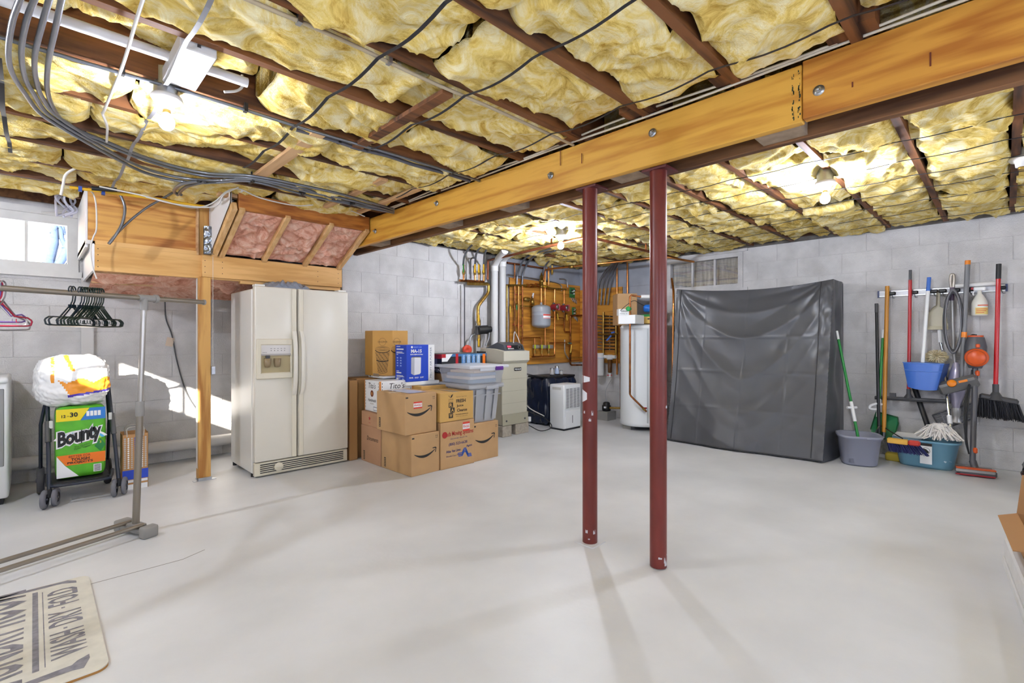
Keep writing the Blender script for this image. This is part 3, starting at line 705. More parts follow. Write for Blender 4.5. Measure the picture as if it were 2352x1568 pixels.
# sloping box
yt, ztop, yb, zb = 4.17, 2.335, 4.775, 1.93
xs0 = 1.105; xs1 = 2.245
MB().span((xs0 + .03, yt, 2.205), (xs1 - .005, yt + .04, 2.335), bev=.002).build('top_rail', mat('amber_plank', 'c07a32', .55, col2='8f4f1c', var=.1, scale=5, stretch=(1, 6, 6)), bk)
MB().span((xs0 - .1, yt + .04, 2.30), (xs1, yt + .1, 2.335)).build('nailer', m_lightwood, bk)
sl0 = Vector((0, yt + .03, 2.215)); sl1 = Vector((0, yb, zb)); dr = (sl1 - sl0).normalized(); nrm = Vector((1, 0, 0)).cross(dr).normalized()
for x in (1.105, 1.16, 1.505, 1.875, 2.215):
    MB().beam(sl0 + Vector((x, 0, 0)) + dr * -.03, sl1 + Vector((x, 0, 0)), .04, .07, up=nrm, bev=.002).build('rafter', mat('pale_stud', 'e8c088', .6, col2='d4a468', var=.1, scale=6, stretch=(6, 2, 2)), bk)
for a, b in ((1.18, 1.485), (1.525, 1.855), (1.895, 2.195)):
    ey = -dr; o = sl1 + Vector((a, 0, 0)) + nrm * 0.0
    n2 = Vector((1, 0, 0)).cross(ey)
    sgn = 1 if n2.dot(Vector((0, -1, -1))) > 0 else -1
    fluffy('pink_batt', o - n2 * (.010 * sgn), Vector((1, 0, 0)), ey, b - a, (sl1 - sl0).length, .06 * sgn, a * 7, m_pink, bk, .011)
g = MB(); X = 1.075
g.add([(X, yt, 2.335), (X, yb + .02, 2.335), (X, yb + .02, zb - .01), (X, yb, zb - .01), (X, yt, 2.25)], [(0, 1, 2, 3, 4)]); g.add([(X + .012, yt, 2.335), (X + .012, yb + .02, 2.335), (X + .012, yb + .02, zb - .01), (X + .012, yb, zb - .01), (X + .012, yt, 2.25)], [(4, 3, 2, 1, 0)])
g.build('gusset_panel', mat('drywall', 'e9e7e6', .6), bk)
# pink soffit
fluffy('pink_soffit', Vector((xH0 + .01, YR - .02, 1.60)), Vector((1, 0, 0)), Vector((0, -.97, .16)).normalized(), xH1 - xH0, YR - 4.86, -.06, 3, m_pink, bk, .022)
for y in (4.95, 5.25): MB().span((xH0 + .01, y, 1.735 - (y - 4.85) * .19), (xH0 + .42, y + .035, 1.75 - (y - 4.85) * .19)).build('soffit_lath', m_lightwood, bk)
# white pipe down the slope's side
o = thing('drain_tube', 'white plastic tube with black clamps down the side of the pink box', 'pipe', onY(540, 440, 4.15))
pa, pb, pc = onY(570, 424, 4.05), onY(537, 455, 4.3), onY(492, 538, 4.7)
MB().tube([pa, pb, pc, onY(478, 575, 4.74)], .0125, 10).build('tube', m_white, o)
for p in (pa, pb, pc): MB().box(p, (.03, .03, .03)).build('clamp', m_black, o)
# timber post
pp = onZ(475, 1101, 0); pt = thing('timber_post', 'square yellow timber post standing under the bulkhead beside the fridge', 'post', (pp.x, 4.81, 0))
MB().span((pp.x - .062, 4.765, .012), (pp.x + .028, 4.855, zH0 + .01), bev=.004).build('shaft', m_pine_z, pt)
MB().span((pp.x - .064, 4.80, .1), (pp.x - .0625, 4.85, zH0)).build('painted_side', m_offwhite, pt)
g = MB(); g.span((pp.x - .066, 4.76, 0), (pp.x + .033, 4.86, .012)); g.span((pp.x - .10, 4.755, 0), (pp.x - .064, 4.80, .004)); g.span((pp.x + .03, 4.755, 0), (pp.x + .066, 4.80, .004))
g.span((pp.x - .066, 4.758, .0), (pp.x + .033, 4.763, .026)); g.build('base_bracket', m_steel, pt)
sp = onY(490, 850, 4.76); o = MB().box(sp, (.032, .022, .075), bev=.004).build('pull_switch', m_steel, pt)
MB().tube([onY(489, 520, 4.755), onY(489, 840, 4.755)], .0018, 5).build('pull_cord', m_cable, pt)
# foil pouch on the header
fo = onY(481, 550, 4.74)
def foil(s, t):
    p = Vector((s * 3, t * 6, 2)); return Vector((fo.x - .042 + .085 * s, fo.y - .012 - .02 * math.sin(math.pi * s) + noise.noise(p * 2.3) * .012, zH1 + .004 + .235 * t))
g = MB(); g.sheet(14, 28, foil); g.sheet(4, 4, lambda s, t: Vector((fo.x - .042 + .085 * s, fo.y + .01, zH1 + .004 + .235 * t)))
tag(g.build('foil_pouch', mat('crumpled_foil', '9aa0a8', .22, .9, var=.5, scale=30)), 'shiny dark foil pouch propped on the header plank', 'pouch')

# ------------------------------------------------------------------ recess: drain pipe, wall cable, dryer
o = MB().tube([(XL, YR - .068, .18), (-.2, YR - .068, .172), (XWB - .03, YR - .068, .148)], .056, 20).build('drain_pipe', mat('painted_pipe', 'd2cfcc', .45)); tag(o, 'thick painted drain pipe along the foot of the recess wall', 'pipe')
o = tube1('wall_cable', [onY(u, v, YR - .02) for u, v in ((358, 643), (368, 648), (378, 680), (381, 730), (395, 770), (408, 835), (430, 905), (462, 955))], .006, m_dark); tag(o, 'thin dark cable hanging down the recess wall', 'cable')
MB().box(onY(353, 642, YR - .02), (.05, .03, .03)).build('plug', m_black, o)
MB().box(onY(390, 785, YR - .024), (.06, .003, .085), Matrix.Rotation(.2, 3, 'Y')).build('paper_tag', mat('tan_tag', 'd8c3ac', .8), o)
dr_ = thing('clothes_dryer', 'white front-loading dryer cut off by the left edge of the picture', 'dryer', (-.48, 5.38, 0))
dx0, dx1, dy0, dy1, dz = -.84, -.125, 5.07, 5.66, .925
MB().span((dx0, dy0, .045), (dx1, dy1, dz - .03), bev=.022, seg=3).build('body', mat('appliance_white', 'e8e8e6', .3), dr_)
MB().span((dx0, dy0 - .02, dz - .05), (dx1, dy1, dz), bev=.022, seg=3).build('top', mat('appliance_white', 'e8e8e6', .3), dr_)
MB().span((dx0 + .08, dy0 - .006, .28), (dx1 - .025, dy0 + .01, .84), bev=.004).build('front_panel', mat('grey_front', '8f8f8d', .35), dr_)
MB().span((dx0 + .12, dy0 - .014, .36), (dx1 - .06, dy0 - .004, .76), bev=.005).build('door_glass', mat('dark_glass', '4b4d50', .12), dr_)
MB().span((dx0 + .03, dy0 + .03, 0), (dx1 - .03, dy1 - .03, .046)).build('plinth', m_black, dr_)

# ------------------------------------------------------------------ garment rack with hangers
rb = Vector((.45, 3.76, 0)); re = Vector((.93, .366, 0)).normalized(); rp = Vector((-re.y, re.x, 0))
rk = thing('garment_rack', 'grey metal clothes rail with one foot in view', 'rack', rb)
m_rack = mat('bronze_tube', '8b8378', .35, .6); m_rackf = mat('rack_foot_grey', '8d8a86', .5); m_rackt = mat('silver_tube', 'b4b0aa', .3, .7)
zr = 1.455; top = rb + re * .045 + UP * zr
MB().tube([rb + re * -1.25 + UP * zr, rb + re * .425 + UP * zr], .0155, 16).build('top_rail', m_rack, rk)
MB().tube([rb + re * .42 + UP * zr, rb + re * .432 + UP * zr], .019, 16).build('end_cap', m_rackf, rk)
g = MB(); g.tube([top - re * .03, top + re * .075], .021, 16); g.tube([top - UP * .075, top], .021, 16); g.tube([top + re * .06, top + re * .08], .026, 16); g.build('connector', m_rackf, rk)
cm = rb.lerp(top, .52)
MB().tube([rb + UP * .05, cm], .0195, 16).build('lower_post', m_rack, rk); MB().tube([cm, top - UP * .06], .0155, 16).build('upper_post', m_rackt, rk)
MB().tube([cm - UP * .035, cm + UP * .055], .0235, 16).build('collar', m_rackf, rk)
Rk = Matrix((re, rp, UP)).transposed()
g = MB(); g.box(rb + UP * .035, (.075, .30, .032), Rk, .008, 2); g.box(rb + rp * .13 + UP * .035, (.085, .06, .07), Rk, .012, 2); g.box(rb - rp * .13 + UP * .035, (.085, .06, .07), Rk, .012, 2); g.box(rb + UP * .055, (.06, .12, .02), Rk, .006, 2); g.build('foot', m_rackf, rk)
for s in (.055, -.075): MB().tube([rb + rp * s + UP * .065, rb + rp * s - re * 1.25 + UP * .065], .0125, 12).build('floor_rod', m_rack, rk)
lb = rb - re * 1.27
MB().tube([lb + UP * .05, lb + UP * zr], .0195, 12).build('lower_post', m_rack, rk)
g = MB(); g.box(lb + UP * .035, (.075, .32, .07), Rk, .01, 2); g.build('foot', m_rackf, rk)

def hanger(p, yaw, m, label, w=.40, drop=.175, r=.0042, group='hangers on the rail', wire=False):
    """clothes hanger whose hook sits over the rail at p"""
    c, s = math.cos(yaw), math.sin(yaw); ex = Vector((c, s, 0)); t = p - UP * .0155
    P = lambda a, b: p + ex * a + UP * (b + .0155)
    hook = [P(-.018, -.012), P(-.021, .004), P(-.012, .018), P(0, .0215), P(.014, .015), P(.020, 0), P(.018, -.03), P(.012, -.058), P(0, -.075)]
    y0 = -.078; h = w / 2
    body = [P(0, y0), P(h * .45, y0 - .075), P(h * .85, y0 - drop * .80), P(h * .97, y0 - drop * .92), P(h, y0 - drop), P(h * .96, y0 - drop - .02), P(h * .85, y0 - drop - .024), P(0, y0 - drop - .028), P(-h * .85, y0 - drop - .024), P(-h * .96, y0 - drop - .02), P(-h, y0 - drop), P(-h * .97, y0 - drop * .92), P(-h * .85, y0 - drop * .80), P(-h * .45, y0 - .075)]
    b = MB(); b.tube(body, r, 7, closed=True)
    if not wire:
        for sg in (-1, 1): b.tube([P(sg * h * .5, y0 - .088), P(sg * h * .5, y0 - .105), P(sg * h * .58, y0 - .107)], .002, 5)
        b.beam(P(-.02, y0 - .012), P(.02, y0 - .012), .006, .02)
    o = b.build('clothes_hanger', m); tag(o, label, 'hanger', group)
    MB().tube(smooth_path(hook, 3), r * .9, 6).build('hook', m, o)
    return o
m_navy = mat('navy_plastic', '15242e', .3); m_dgreen = mat('dark_green_plastic', '13261f', .3)
ordn = ['first', 'second', 'third', 'fourth', 'fifth', 'sixth', 'seventh', 'eighth', 'ninth', 'tenth', 'eleventh', 'twelfth', 'thirteenth']
def rail_at(u):
    d = ray(u, 670); d2 = Vector((d.x, d.y)); # solve camera ray with the rail in plan
    M2 = Matrix(((d.x, -re.x), (d.y, -re.y))); sol = M2.inverted() @ Vector((rb.x, rb.y)); return rb + re * sol[1] + UP * zr
us = [163, 169, 184, 190, 196, 201, 207, 213, 219, 224, 229, 234]
base_yaw = math.atan2(rp.y, rp.x)
for i, u in enumerate(us):
    hanger(rail_at(u), base_yaw - .91 + .03 * (i % 3) - .01 * i, m_navy if i < 4 else m_dgreen, 'dark plastic hanger, %s from the left in the tight cluster' % ordn[i], .42, .095)
hanger(rail_at(7), base_yaw - .88, mat('grey_wire', '8f8d90', .4, .5), 'grey coated hanger at the left edge of the picture', .40, .12, .0042, wire=True)
hanger(rail_at(-6), base_yaw - .95, mat('purple_plastic', '6d4fa0', .35), 'purple hanger behind the grey one at the left edge', .36, .08)
hanger(rail_at(-2), base_yaw - 1.0, mat('crimson_plastic', 'b0203c', .35), 'crimson hanger at the left edge of the rail', .40, .10)
hanger(rail_at(-12), base_yaw - 1.0, mat('white_plastic', 'e8e6e2', .35), 'white hanger at the left edge of the rail', .38, .10)

# ------------------------------------------------------------------ stroller loaded with paper goods
st = thing('folding_stroller', 'navy framed folding stroller loaded with wrapped paper goods', 'stroller', (.25, 4.95, 0))
m_nv = mat('navy_tube', '1d2433', .3); m_tyre = mat('grey_tyre', '6f6f76', .7); m_tyb = mat('dark_tyre', '48484c', .8)
def wheel(c, ax, r, w, mt, t):
    c = vec(c); a = vec(ax).normalized()
    o = MB().lathe([(r * .55, -w / 2), (r * .9, -w / 2), (r, -w * .25), (r, w * .25), (r * .9, w / 2), (r * .55, w / 2)], c, a, 24).build('wheel', mt, t)
    b = MB(); b.lathe([(0, -w * .35), (r * .56, -w * .35), (r * .56, w * .35), (0, w * .35)], c, a, 16); b.lathe([(0, w * .3), (r * .15, w * .3), (r * .15, w * .6), (0, w * .61)], c, a, 10); b.lathe([(0, -w * .3), (r * .15, -w * .3), (r * .15, -w * .6), (0, -w * .61)], c, a, 10)
    b.build('hub', mat('hub_grey', '55565e', .4), o)
for (u, v, lab) in ((102, 1150, 0), (128, 1141, 0), (263, 1123, 0), (286, 1116, 0)):
    p = onY(u, v, 4.755 + (.03 if u in (128, 286) else 0)); wheel((p.x, p.y, .066), (1, -.25, 0), .066, .028, m_tyre, st)
for x in (.04, .44): wheel((x, 5.25, .105), (1, 0, 0), .105, .045, m_tyb, st)
lf, rf = onY(113, 1118, 4.78), onY(273, 1096, 4.78)
lt, rt = onY(108, 880, 5.02), onY(246, 862, 5.02)
for nm, a, b in (('front_leg', lf, lt), ('front_leg', rf, rt)):
    MB().tube([Vector((a.x, a.y, .10)), a.lerp(b, .3), b], .0125, 12).build(nm, m_nv, st)
    MB().tube([a.lerp(b, .42), a.lerp(b, .62)], .018, 12).build('sleeve', m_dark, st)
MB().tube(smooth_path([rt, rt + Vector((0, .06, .05)), rt + Vector((-.01, .10, .02))]), .016, 10).build('handle', m_black, st)
MB().tube(smooth_path([lt, lt + Vector((0, .06, .05)), lt + Vector((.01, .10, .02))]), .016, 10).build('handle', m_black, st)
for x, l in ((.04, lt), (.44, rt)): MB().tube([(x, 5.25, .11), (x, 5.12, .55), (l.x, l.y + .02, l.z - .1)], .012, 10).build('rear_leg', m_nv, st)
b0, b1 = onY(122, 1096, 4.72), onY(258, 1073, 4.72)
MB().tube(smooth_path([(b0.x - .02, 4.95, .17), (b0.x - .01, 4.80, .155), (b0.x + .03, 4.745, .15), (b1.x - .04, 4.745, .15), (b1.x, 4.79, .155), (b1.x + .02, 4.95, .17)]), .011, 10).build('footrest_bar', m_nv, st)
MB().span((.06, 4.80, .145), (.42, 5.2, .160), bev=.004).build('basket_floor', m_black, st)
MB().tube([(.04, 5.25, .105), (.44, 5.25, .105)], .009, 8).build('axle', m_nv, st)
for p in (lf, rf): MB().box((p.x, p.y, .10), (.03, .04, .06), bev=.006).build('caster_fork', m_black, st)
for (u, v) in ((117, 975), (253, 955)): MB().box(onY(u, v, 4.90), (.02, .004, .055)).build('sticker', m_white, st)

def superbox(c, size, pw, nu, fn=None):
    """rounded soft block: grid sphere pushed to a superellipsoid; fn(local unit vector) adds relief"""
    b = bmesh.new(); bmesh.ops.create_cube(b, size=2); bmesh.ops.subdivide_edges(b, edges=b.edges[:], cuts=nu, use_grid_fill=True); vs = []
    for v in b.verts:
        q = v.co.copy(); n = (abs(q.x) ** pw + abs(q.y) ** pw + abs(q.z) ** pw) ** (1 / pw); q /= n
        d = fn(q, v.co) if fn else 0; v.co = Vector((q.x * size[0] / 2, q.y * size[1] / 2, q.z * size[2] / 2)) * (1 + d) + vec(c)
    return b
def soft(c, size, pw, nu, name, mats, parent=None, fn=None, face=None):
    b = superbox(c, size, pw, nu, fn); m = MB(); b.verts.index_update(); c = vec(c)
    m.add([v.co for v in b.verts], [], True)
    for f in b.faces:
        m.f.append([v.index for v in f.verts]); m.s.append(True); q = f.calc_center_median() - c
        m.m.append(face(Vector((q.x / size[0] * 2, q.y / size[1] * 2, q.z / size[2] * 2))) if face else 0)
    b.free(); return m.build(name, mats, parent)
# green paper towel pack
bt = thing('paper_towel_pack', 'green shrink-wrapped paper towel pack standing in the stroller', 'paper towels', (.255, 4.99, .163))
px0, px1, py0, py1, pz0, pz1 = .112, .40, 4.85, 5.12, .163, .70
m_bgreen = mat('pack_green', '5cb52b', .25, var=.12, scale=14)
soft(((px0 + px1) / 2, (py0 + py1) / 2, (pz0 + pz1) / 2), (px1 - px0, py1 - py0, pz1 - pz0), 10, 20, 'wrapped_rolls', m_bgreen, bt)
FB = (Vector((px0, py0 - .001, pz0)), Vector((1, 0, 0)), Vector((0, 0, 1))); W_, H_ = px1 - px0, pz1 - pz0
m_py = mat('print_yellow', 'f2d81c', .3); m_pb = mat('print_blue', '2c78c8', .3); m_po = mat('print_orange', 'ee7a1e', .3); m_pw = mat('print_white', 'f2f2f0', .35); m_pk = mat('print_black', '151515', .35); m_pg = mat('print_dark_green', '1d7a34', .35)
Y_ = lambda f: f * H_
X_ = lambda f: f * W_
patch([(X_(.02), Y_(.80)), (X_(.48), Y_(.80)), (X_(.66), Y_(.965)), (X_(.02), Y_(.965))], FB, m_py, bt, 'yellow_band')
patch([(X_(.49), Y_(.80)), (X_(.98), Y_(.80)), (X_(.98), Y_(.965)), (X_(.67), Y_(.965))], FB, m_pb, bt, 'blue_band')
for i in range(4): patch(rect(X_(.60 + i * .075), Y_(.85), X_(.66 + i * .075), Y_(.92)), FB, m_pw, bt, 'roll_icon', .002)
text('12', FB, h=Y_(.04), m=m_pk, parent=bt, x=X_(.12), y=Y_(.85), bold=.02, lift=.003); text('=', FB, h=Y_(.012), m=m_pk, parent=bt, x=X_(.225), y=Y_(.862), lift=.003); text('30', FB, h=Y_(.065), m=m_pk, parent=bt, x=X_(.28), y=Y_(.852), bold=.03, lift=.003)
def ring(cx, cy, r0, r1, a0, a1, n=16): return [(cx + r1 * math.cos(a0 + (a1 - a0) * i / n), cy + r1 * .55 * math.sin(a0 + (a1 - a0) * i / n)) for i in range(n + 1)] + [(cx + r0 * math.cos(a1 + (a0 - a1) * i / n), cy + r0 * .55 * math.sin(a1 + (a0 - a1) * i / n)) for i in range(n + 1)]
cx, cy = X_(.50), Y_(.50)
for i, (r0, r1, c) in enumerate(((.17, .195, m_pw), (.145, .172, mat('arc_cyan', '59b8e0', .3)), (.12, .147, mat('arc_lime', 'a4d63a', .3)), (.095, .122, m_py), (.05, .097, m_po))):
    patch(ring(cx, cy, r0 * .82, r1 * .82, .35 - .05 * i, 2.85), FB, c, bt, 'rainbow_arc', .0015 + .0001 * i)
# word mark slants upward to the right
ex_ = Vector((1, 0, .22)).normalized(); ey_ = Vector((-.0, 0, 1)); FW = (FB[0], ex_, ey_)
text('Bounty', FW, w=X_(.93), h=Y_(.30), m=m_pw, parent=bt, x=X_(.02), y=Y_(.365), bold=.10, lift=.0035)
text('Bounty', FW, w=X_(.87), h=Y_(.265), m=m_pk, parent=bt, x=X_(.05), y=Y_(.385), bold=.045, lift=.0042)
text('The Quicker', FW, h=Y_(.028), m=m_pk, parent=bt, x=X_(.37), y=Y_(.375), lift=.004); text('Picker Upper', FW, h=Y_(.03), m=m_pk, parent=bt, x=X_(.37), y=Y_(.342), lift=.004)
patch([(X_(.76), Y_(.42)), (X_(.88), Y_(.34)), (X_(1.0) - .004, Y_(.43)), (X_(.88), Y_(.52))], FB, m_pg, bt, 'green_diamond', .0045)
text('3', FB, h=Y_(.035), m=m_py, parent=bt, x=X_(.86), y=Y_(.455), lift=.006)
patch([(X_(.03), Y_(.335)), (X_(.98), Y_(.335)), (X_(.98), Y_(.19)), (X_(.20), Y_(.19))], FB, m_po, bt, 'orange_band', .0012)
text('BETTER FOR', FB, w=X_(.42), h=Y_(.030), m=mat('print_brown', '5a2a12', .4), parent=bt, x=X_(.26), y=Y_(.293), lift=.003); text('TOUGH', FB, w=X_(.36), h=Y_(.040), m=m_pk, parent=bt, x=X_(.30), y=Y_(.245), bold=.03, lift=.003); text('PROJECTS', FB, w=X_(.50), h=Y_(.038), m=m_pk, parent=bt, x=X_(.23), y=Y_(.20), bold=.03, lift=.003)
patch([(X_(.03), Y_(.33)), (X_(.03), Y_(.03)), (X_(.45), Y_(.03)), (X_(.19), Y_(.19))], FB, m_pw, bt, 'white_corner', .0011)
patch(rect(X_(.74), Y_(.06), X_(.90), Y_(.165)), FB, m_pw, bt, 'bar_code', .002)
for i in range(6): patch(rect(X_(.755), Y_(.07 + i * .0155), X_(.885), Y_(.078 + i * .0155)), FB, m_pk, bt, 'bar', .003)
text('Bounty', (Vector((px1 + .001, py0 + .02, pz0)), Vector((0, 1, 0)), UP), w=.2, h=Y_(.22), m=m_pk, parent=bt, x=.01, y=Y_(.42), bold=.04, lift=.002)
# white and orange pack lying on top
def rough(q, c): return noise.fractal(c * 2.2 + Vector((5, 1, 2)), .8, 2, 3) * .05 + (abs(noise.noise(c * 4.5)) * .06)
def pm(q):
    if q.y < -.35:
        if q.x > -.42 + max(0, .1 - q.z) * .45 and -.52 + .16 * q.x < q.z < .05 + .10 * math.sin(q.x * 9): return 1
        if q.x > -.15 and -.60 + .16 * q.x < q.z <= -.52 + .16 * q.x: return 2
        if -.6 < q.x < -.5 and q.z > .0: return 1
        if q.z > .42 and abs(q.x - .1 + q.z * .3) < .06: return 1
    return 0
o = soft((.215, 5.0, .885), (.42, .36, .37), 3.4, 40, 'nappy_pack', [mat('pack_white', 'f0efec', .3), mat('pack_orange', 'ef9a2a', .3), mat('pack_violet', '4a37b0', .3)], None, rough, pm); tag(o, 'crumpled white and orange plastic pack on top of the paper towels', 'package')
# paper bag
pg = thing('paper_bag', 'kraft paper shopping bag with silver dots and a blue band beside the stroller', 'bag', (.585, 4.96, 0))
bx0, bx1, by0, by1, bz = .50, .665, 4.885, 5.01, .44
m_kraft = mat('kraft_paper', 'b98a58', .8); m_silver = mat('bag_grey', 'b9b3aa', .6)
g = MB()
for lo, hi in (((bx0, by0, 0), (bx1, by0 + .002, bz)), ((bx0, by1 - .002, 0), (bx1, by1, bz + .012)), ((bx0, by0, 0), (bx0 + .002, by1, bz)), ((bx1 - .002, by0, 0), (bx1, by1, bz + .006)), ((bx0, by0, 0), (bx1, by1, .003))): g.span(lo, hi)
g.build('bag_body', m_kraft, pg)
FG = (Vector((bx0, by0, 0)), Vector((1, 0, 0)), UP)
patch(rect(.004, .0, .161, .04), FG, m_pw, pg, 'white_base'); patch(rect(.004, .055, .161, .075), FG, m_pw, pg, 'white_base'); patch(rect(.0, .08, .165, .155), FG, mat('bag_blue', '2448c0', .5), pg, 'blue_band')
for i, m in enumerate((m_silver, m_pw, m_silver, mat('bag_blue', '2448c0', .5), m_silver, m_pw, m_silver)):
    for k in range(15): patch(disc(.016 + i * .022, .175 + k * .0165, .0065 if i % 3 else .0075, 8), FG, m, pg, 'dot', .001)
g = MB()
for y in (by0, by1):
    g.tube(smooth_path([(bx0 + .03, y, bz - .02), (bx0 + .035, y, bz + .05), (bx1 - .035, y, bz + .05), (bx1 - .03, y, bz - .02)]), .004, 6)
g.build('handle', m_silver, pg)

# ------------------------------------------------------------------ laundry mat
lm = thing('laundry_mat', 'cream cushioned floor mat with grey laundry lettering at bottom left', 'mat', (-.1, 2.77, 0))
mx0, mx1, my0, my1, mz = -.42, .198, 2.285, 3.24, .014
def rr_poly(x0, y0, x1, y1, r, n=6):
    out = []
    for cx, cy, a in ((x1 - r, y0 + r, -90), (x1 - r, y1 - r, 0), (x0 + r, y1 - r, 90), (x0 + r, y0 + r, 180)):
        for i in range(n + 1):
            t = math.radians(a + 90 * i / n); out.append((cx + r * math.cos(t), cy + r * math.sin(t)))
    return out
Z0 = (Vector((0, 0, 0)), Vector((1, 0, 0)), Vector((0, 1, 0)))
MB().prism(rr_poly(mx0, my0, mx1, my1, .04), Z0, .009).build('foam_base', mat('mat_edge', 'a9793c', .7), lm)
MB().prism(rr_poly(mx0, my0, mx1, my1, .04), (Vector((0, 0, .009)), Vector((1, 0, 0)), Vector((0, 1, 0))), .005).build('printed_top', mat('mat_cream', 'd9d4c6', .7, var=.08, scale=20), lm)
m_mg = mat('mat_print', '86838a', .7, var=.25, scale=40)
FM = (Vector((.150, 2.40, mz)), Vector((0, 1, 0)), Vector((-1, 0, 0)))   # reads along +Y
for s_, y0, w in (('WASH', .06, .22), ('-', .30, .02), ('DRY', .34, .15), ('-', .51, .02), ('FOLD', .55, .19)):
    if s_ == '-': patch(rect(y0, .05, y0 + .014, .062), FM, m_mg, lm, 'dash')
    else: text(s_, FM, w=w, h=.105, m=m_mg, parent=lm, x=y0, y=0, bold=.02)
patch(rect(.03, .118, .76, .121), FM, m_mg, lm, 'thin_rule'); patch(rect(.02, .135, .78, .153), FM, m_mg, lm, 'thick_rule')
text('LAUNDRY', FM, w=.52, h=.20, m=m_mg, parent=lm, x=-.06, y=.175, bold=.02); text('ROOM', FM, w=.36, h=.30, m=m_mg, parent=lm, x=.49, y=.08 + .09, bold=.02)
patch([(-.07, .02), (-.01, .0), (.02, .0), (-.0, .035), (-.02, .05), (-.03, .20), (-.03, .42), (-.06, .42), (-.06, .05)], FM, m_mg, lm, 'corner_ornament')
patch([(.77, .0), (.80, .0), (.83, .03), (.84, .42), (.815, .42), (.805, .05)], FM, m_mg, lm, 'corner_ornament')

# ------------------------------------------------------------------ refrigerator
fx0, fx1, fy0, fyb = 1.345, 2.195, 4.50, 5.19
fr = thing('refrigerator', 'almond side-by-side refrigerator with ice dispenser beside the timber post', 'refrigerator', ((fx0 + fx1) / 2, 4.85, 0))
m_fr = mat('almond_enamel', 'e2dccd', .28, var=.03, scale=3); m_frs = mat('almond_side', 'e6e3da', .3); m_trim = mat('almond_trim', 'ddd5bf', .35)
zt_ = 1.655
MB().span((fx0, fy0 + .075, .03), (fx1, fyb, zt_ - .02), bev=.008).build('cabinet', m_frs, fr)
xs_ = fx0 + .36; dg = .006
dl = MB().span((fx0 + .004, fy0, .135), (xs_ - dg, fy0 + .07, zt_), bev=.012, seg=3).build('freezer_door', m_fr, fr)
dR = MB().span((xs_ + dg, fy0, .135), (fx1 - .004, fy0 + .07, zt_), bev=.012, seg=3).build('fridge_door', m_fr, fr)
for (par, xa, sg) in ((dl, xs_ - .030, -1), (dR, xs_ + .030, 1)):
    MB().span((xa - .02, fy0 - .012, .14), (xa + .02, fy0 + .004, zt_ - .005), bev=.004).build('handle_rail', m_trim, par)
    pts = [(xa, fy0 - .012, .70), (xa + sg * .004, fy0 - .035, .76), (xa + sg * .004, fy0 - .05, .86), (xa + sg * .004, fy0 - .052, .98), (xa + sg * .004, fy0 - .05, 1.10), (xa + sg * .004, fy0 - .035, 1.21), (xa, fy0 - .012, 1.27)]
    P_ = smooth_path(pts, 4); g = MB()
    def sw(s_, t_):
        q_ = s_ * (len(P_) - 1); i_ = min(int(q_), len(P_) - 2); c_ = P_[i_].lerp(P_[i_ + 1], q_ - i_); a_ = 2 * math.pi * t_; return c_ + Vector((.018 * math.copysign(abs(math.cos(a_)) ** .6, math.cos(a_)), .012 * math.copysign(abs(math.sin(a_)) ** .6, math.sin(a_)), 0))
    g.sheet(24, 16, sw)
    g.build('handle', m_fr, par)
# dispenser
dx_a, dx_b, dz_a, dz_b = fx0 + .012, xs_ - .045, .85, 1.20
F_ = lambda a, b, c, d, y0, y1, nm, m, bev=.0, par=None: MB().span((a, y0, b), (c, y1, d), bev=bev).build(nm, m, par or dl)
dsp = F_(dx_a, dz_a, dx_b, dz_a + .055, fy0 - .02, fy0 + .01, 'dispenser_frame', m_trim, .008)
F_(dx_a, dz_b - .055, dx_b, dz_b, fy0 - .02, fy0 + .01, 'dispenser_frame', m_trim, .008)
F_(dx_a, dz_a + .04, dx_a + .04, dz_b - .04, fy0 - .02, fy0 + .01, 'dispenser_frame', m_trim, .008)
F_(dx_b - .02, dz_a + .04, dx_b, dz_b - .04, fy0 - .02, fy0 + .01, 'dispenser_frame', m_trim, .008)
F_(dx_a + .038, 1.065, dx_b - .018, 1.148, fy0 - .012, fy0 + .004, 'control_panel', mat('panel_grey', 'd6d2cd', .35))
F_(dx_a + .038, 1.055, dx_b - .018, 1.07, fy0 - .016, fy0 + .004, 'control_strip', mat('strip_grey', 'b0aaa4', .35))
m_well = mat('well_almond', 'c8b88c', .45)
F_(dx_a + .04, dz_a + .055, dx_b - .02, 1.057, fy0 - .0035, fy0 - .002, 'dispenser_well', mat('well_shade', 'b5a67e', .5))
g = MB(); 
for x in (dx_a + .09, dx_a + .17): g.lathe([(0, 0), (.03, 0), (.028, .05), (.022, .075), (0, .08)], (x, fy0 - .014, 1.03), (0, 0, -1), 12)
g.build('dispenser_paddle', mat('smoke_plastic', '8d7a5c', .3), dl)
MB().span((dx_a + .075, fy0 - .03, 1.02), (dx_a + .105, fy0 - .004, 1.057)).build('spout', m_dark, dl)
FP = (Vector((dx_a + .045, fy0 - .012, 1.07)), Vector((1, 0, 0)), UP)
text('KENMORE', FP, w=.035, h=.007, m=m_ink, parent=dl, x=.004, y=.008)
for i in range(5):
    patch(disc(.075 + .028 * i, .028, .0035, 10), FP, m_ink, dl, 'button_mark'); patch(rect(.068 + .028 * i, .044, .082 + .028 * i, .047), FP, m_ink, dl, 'button_mark')
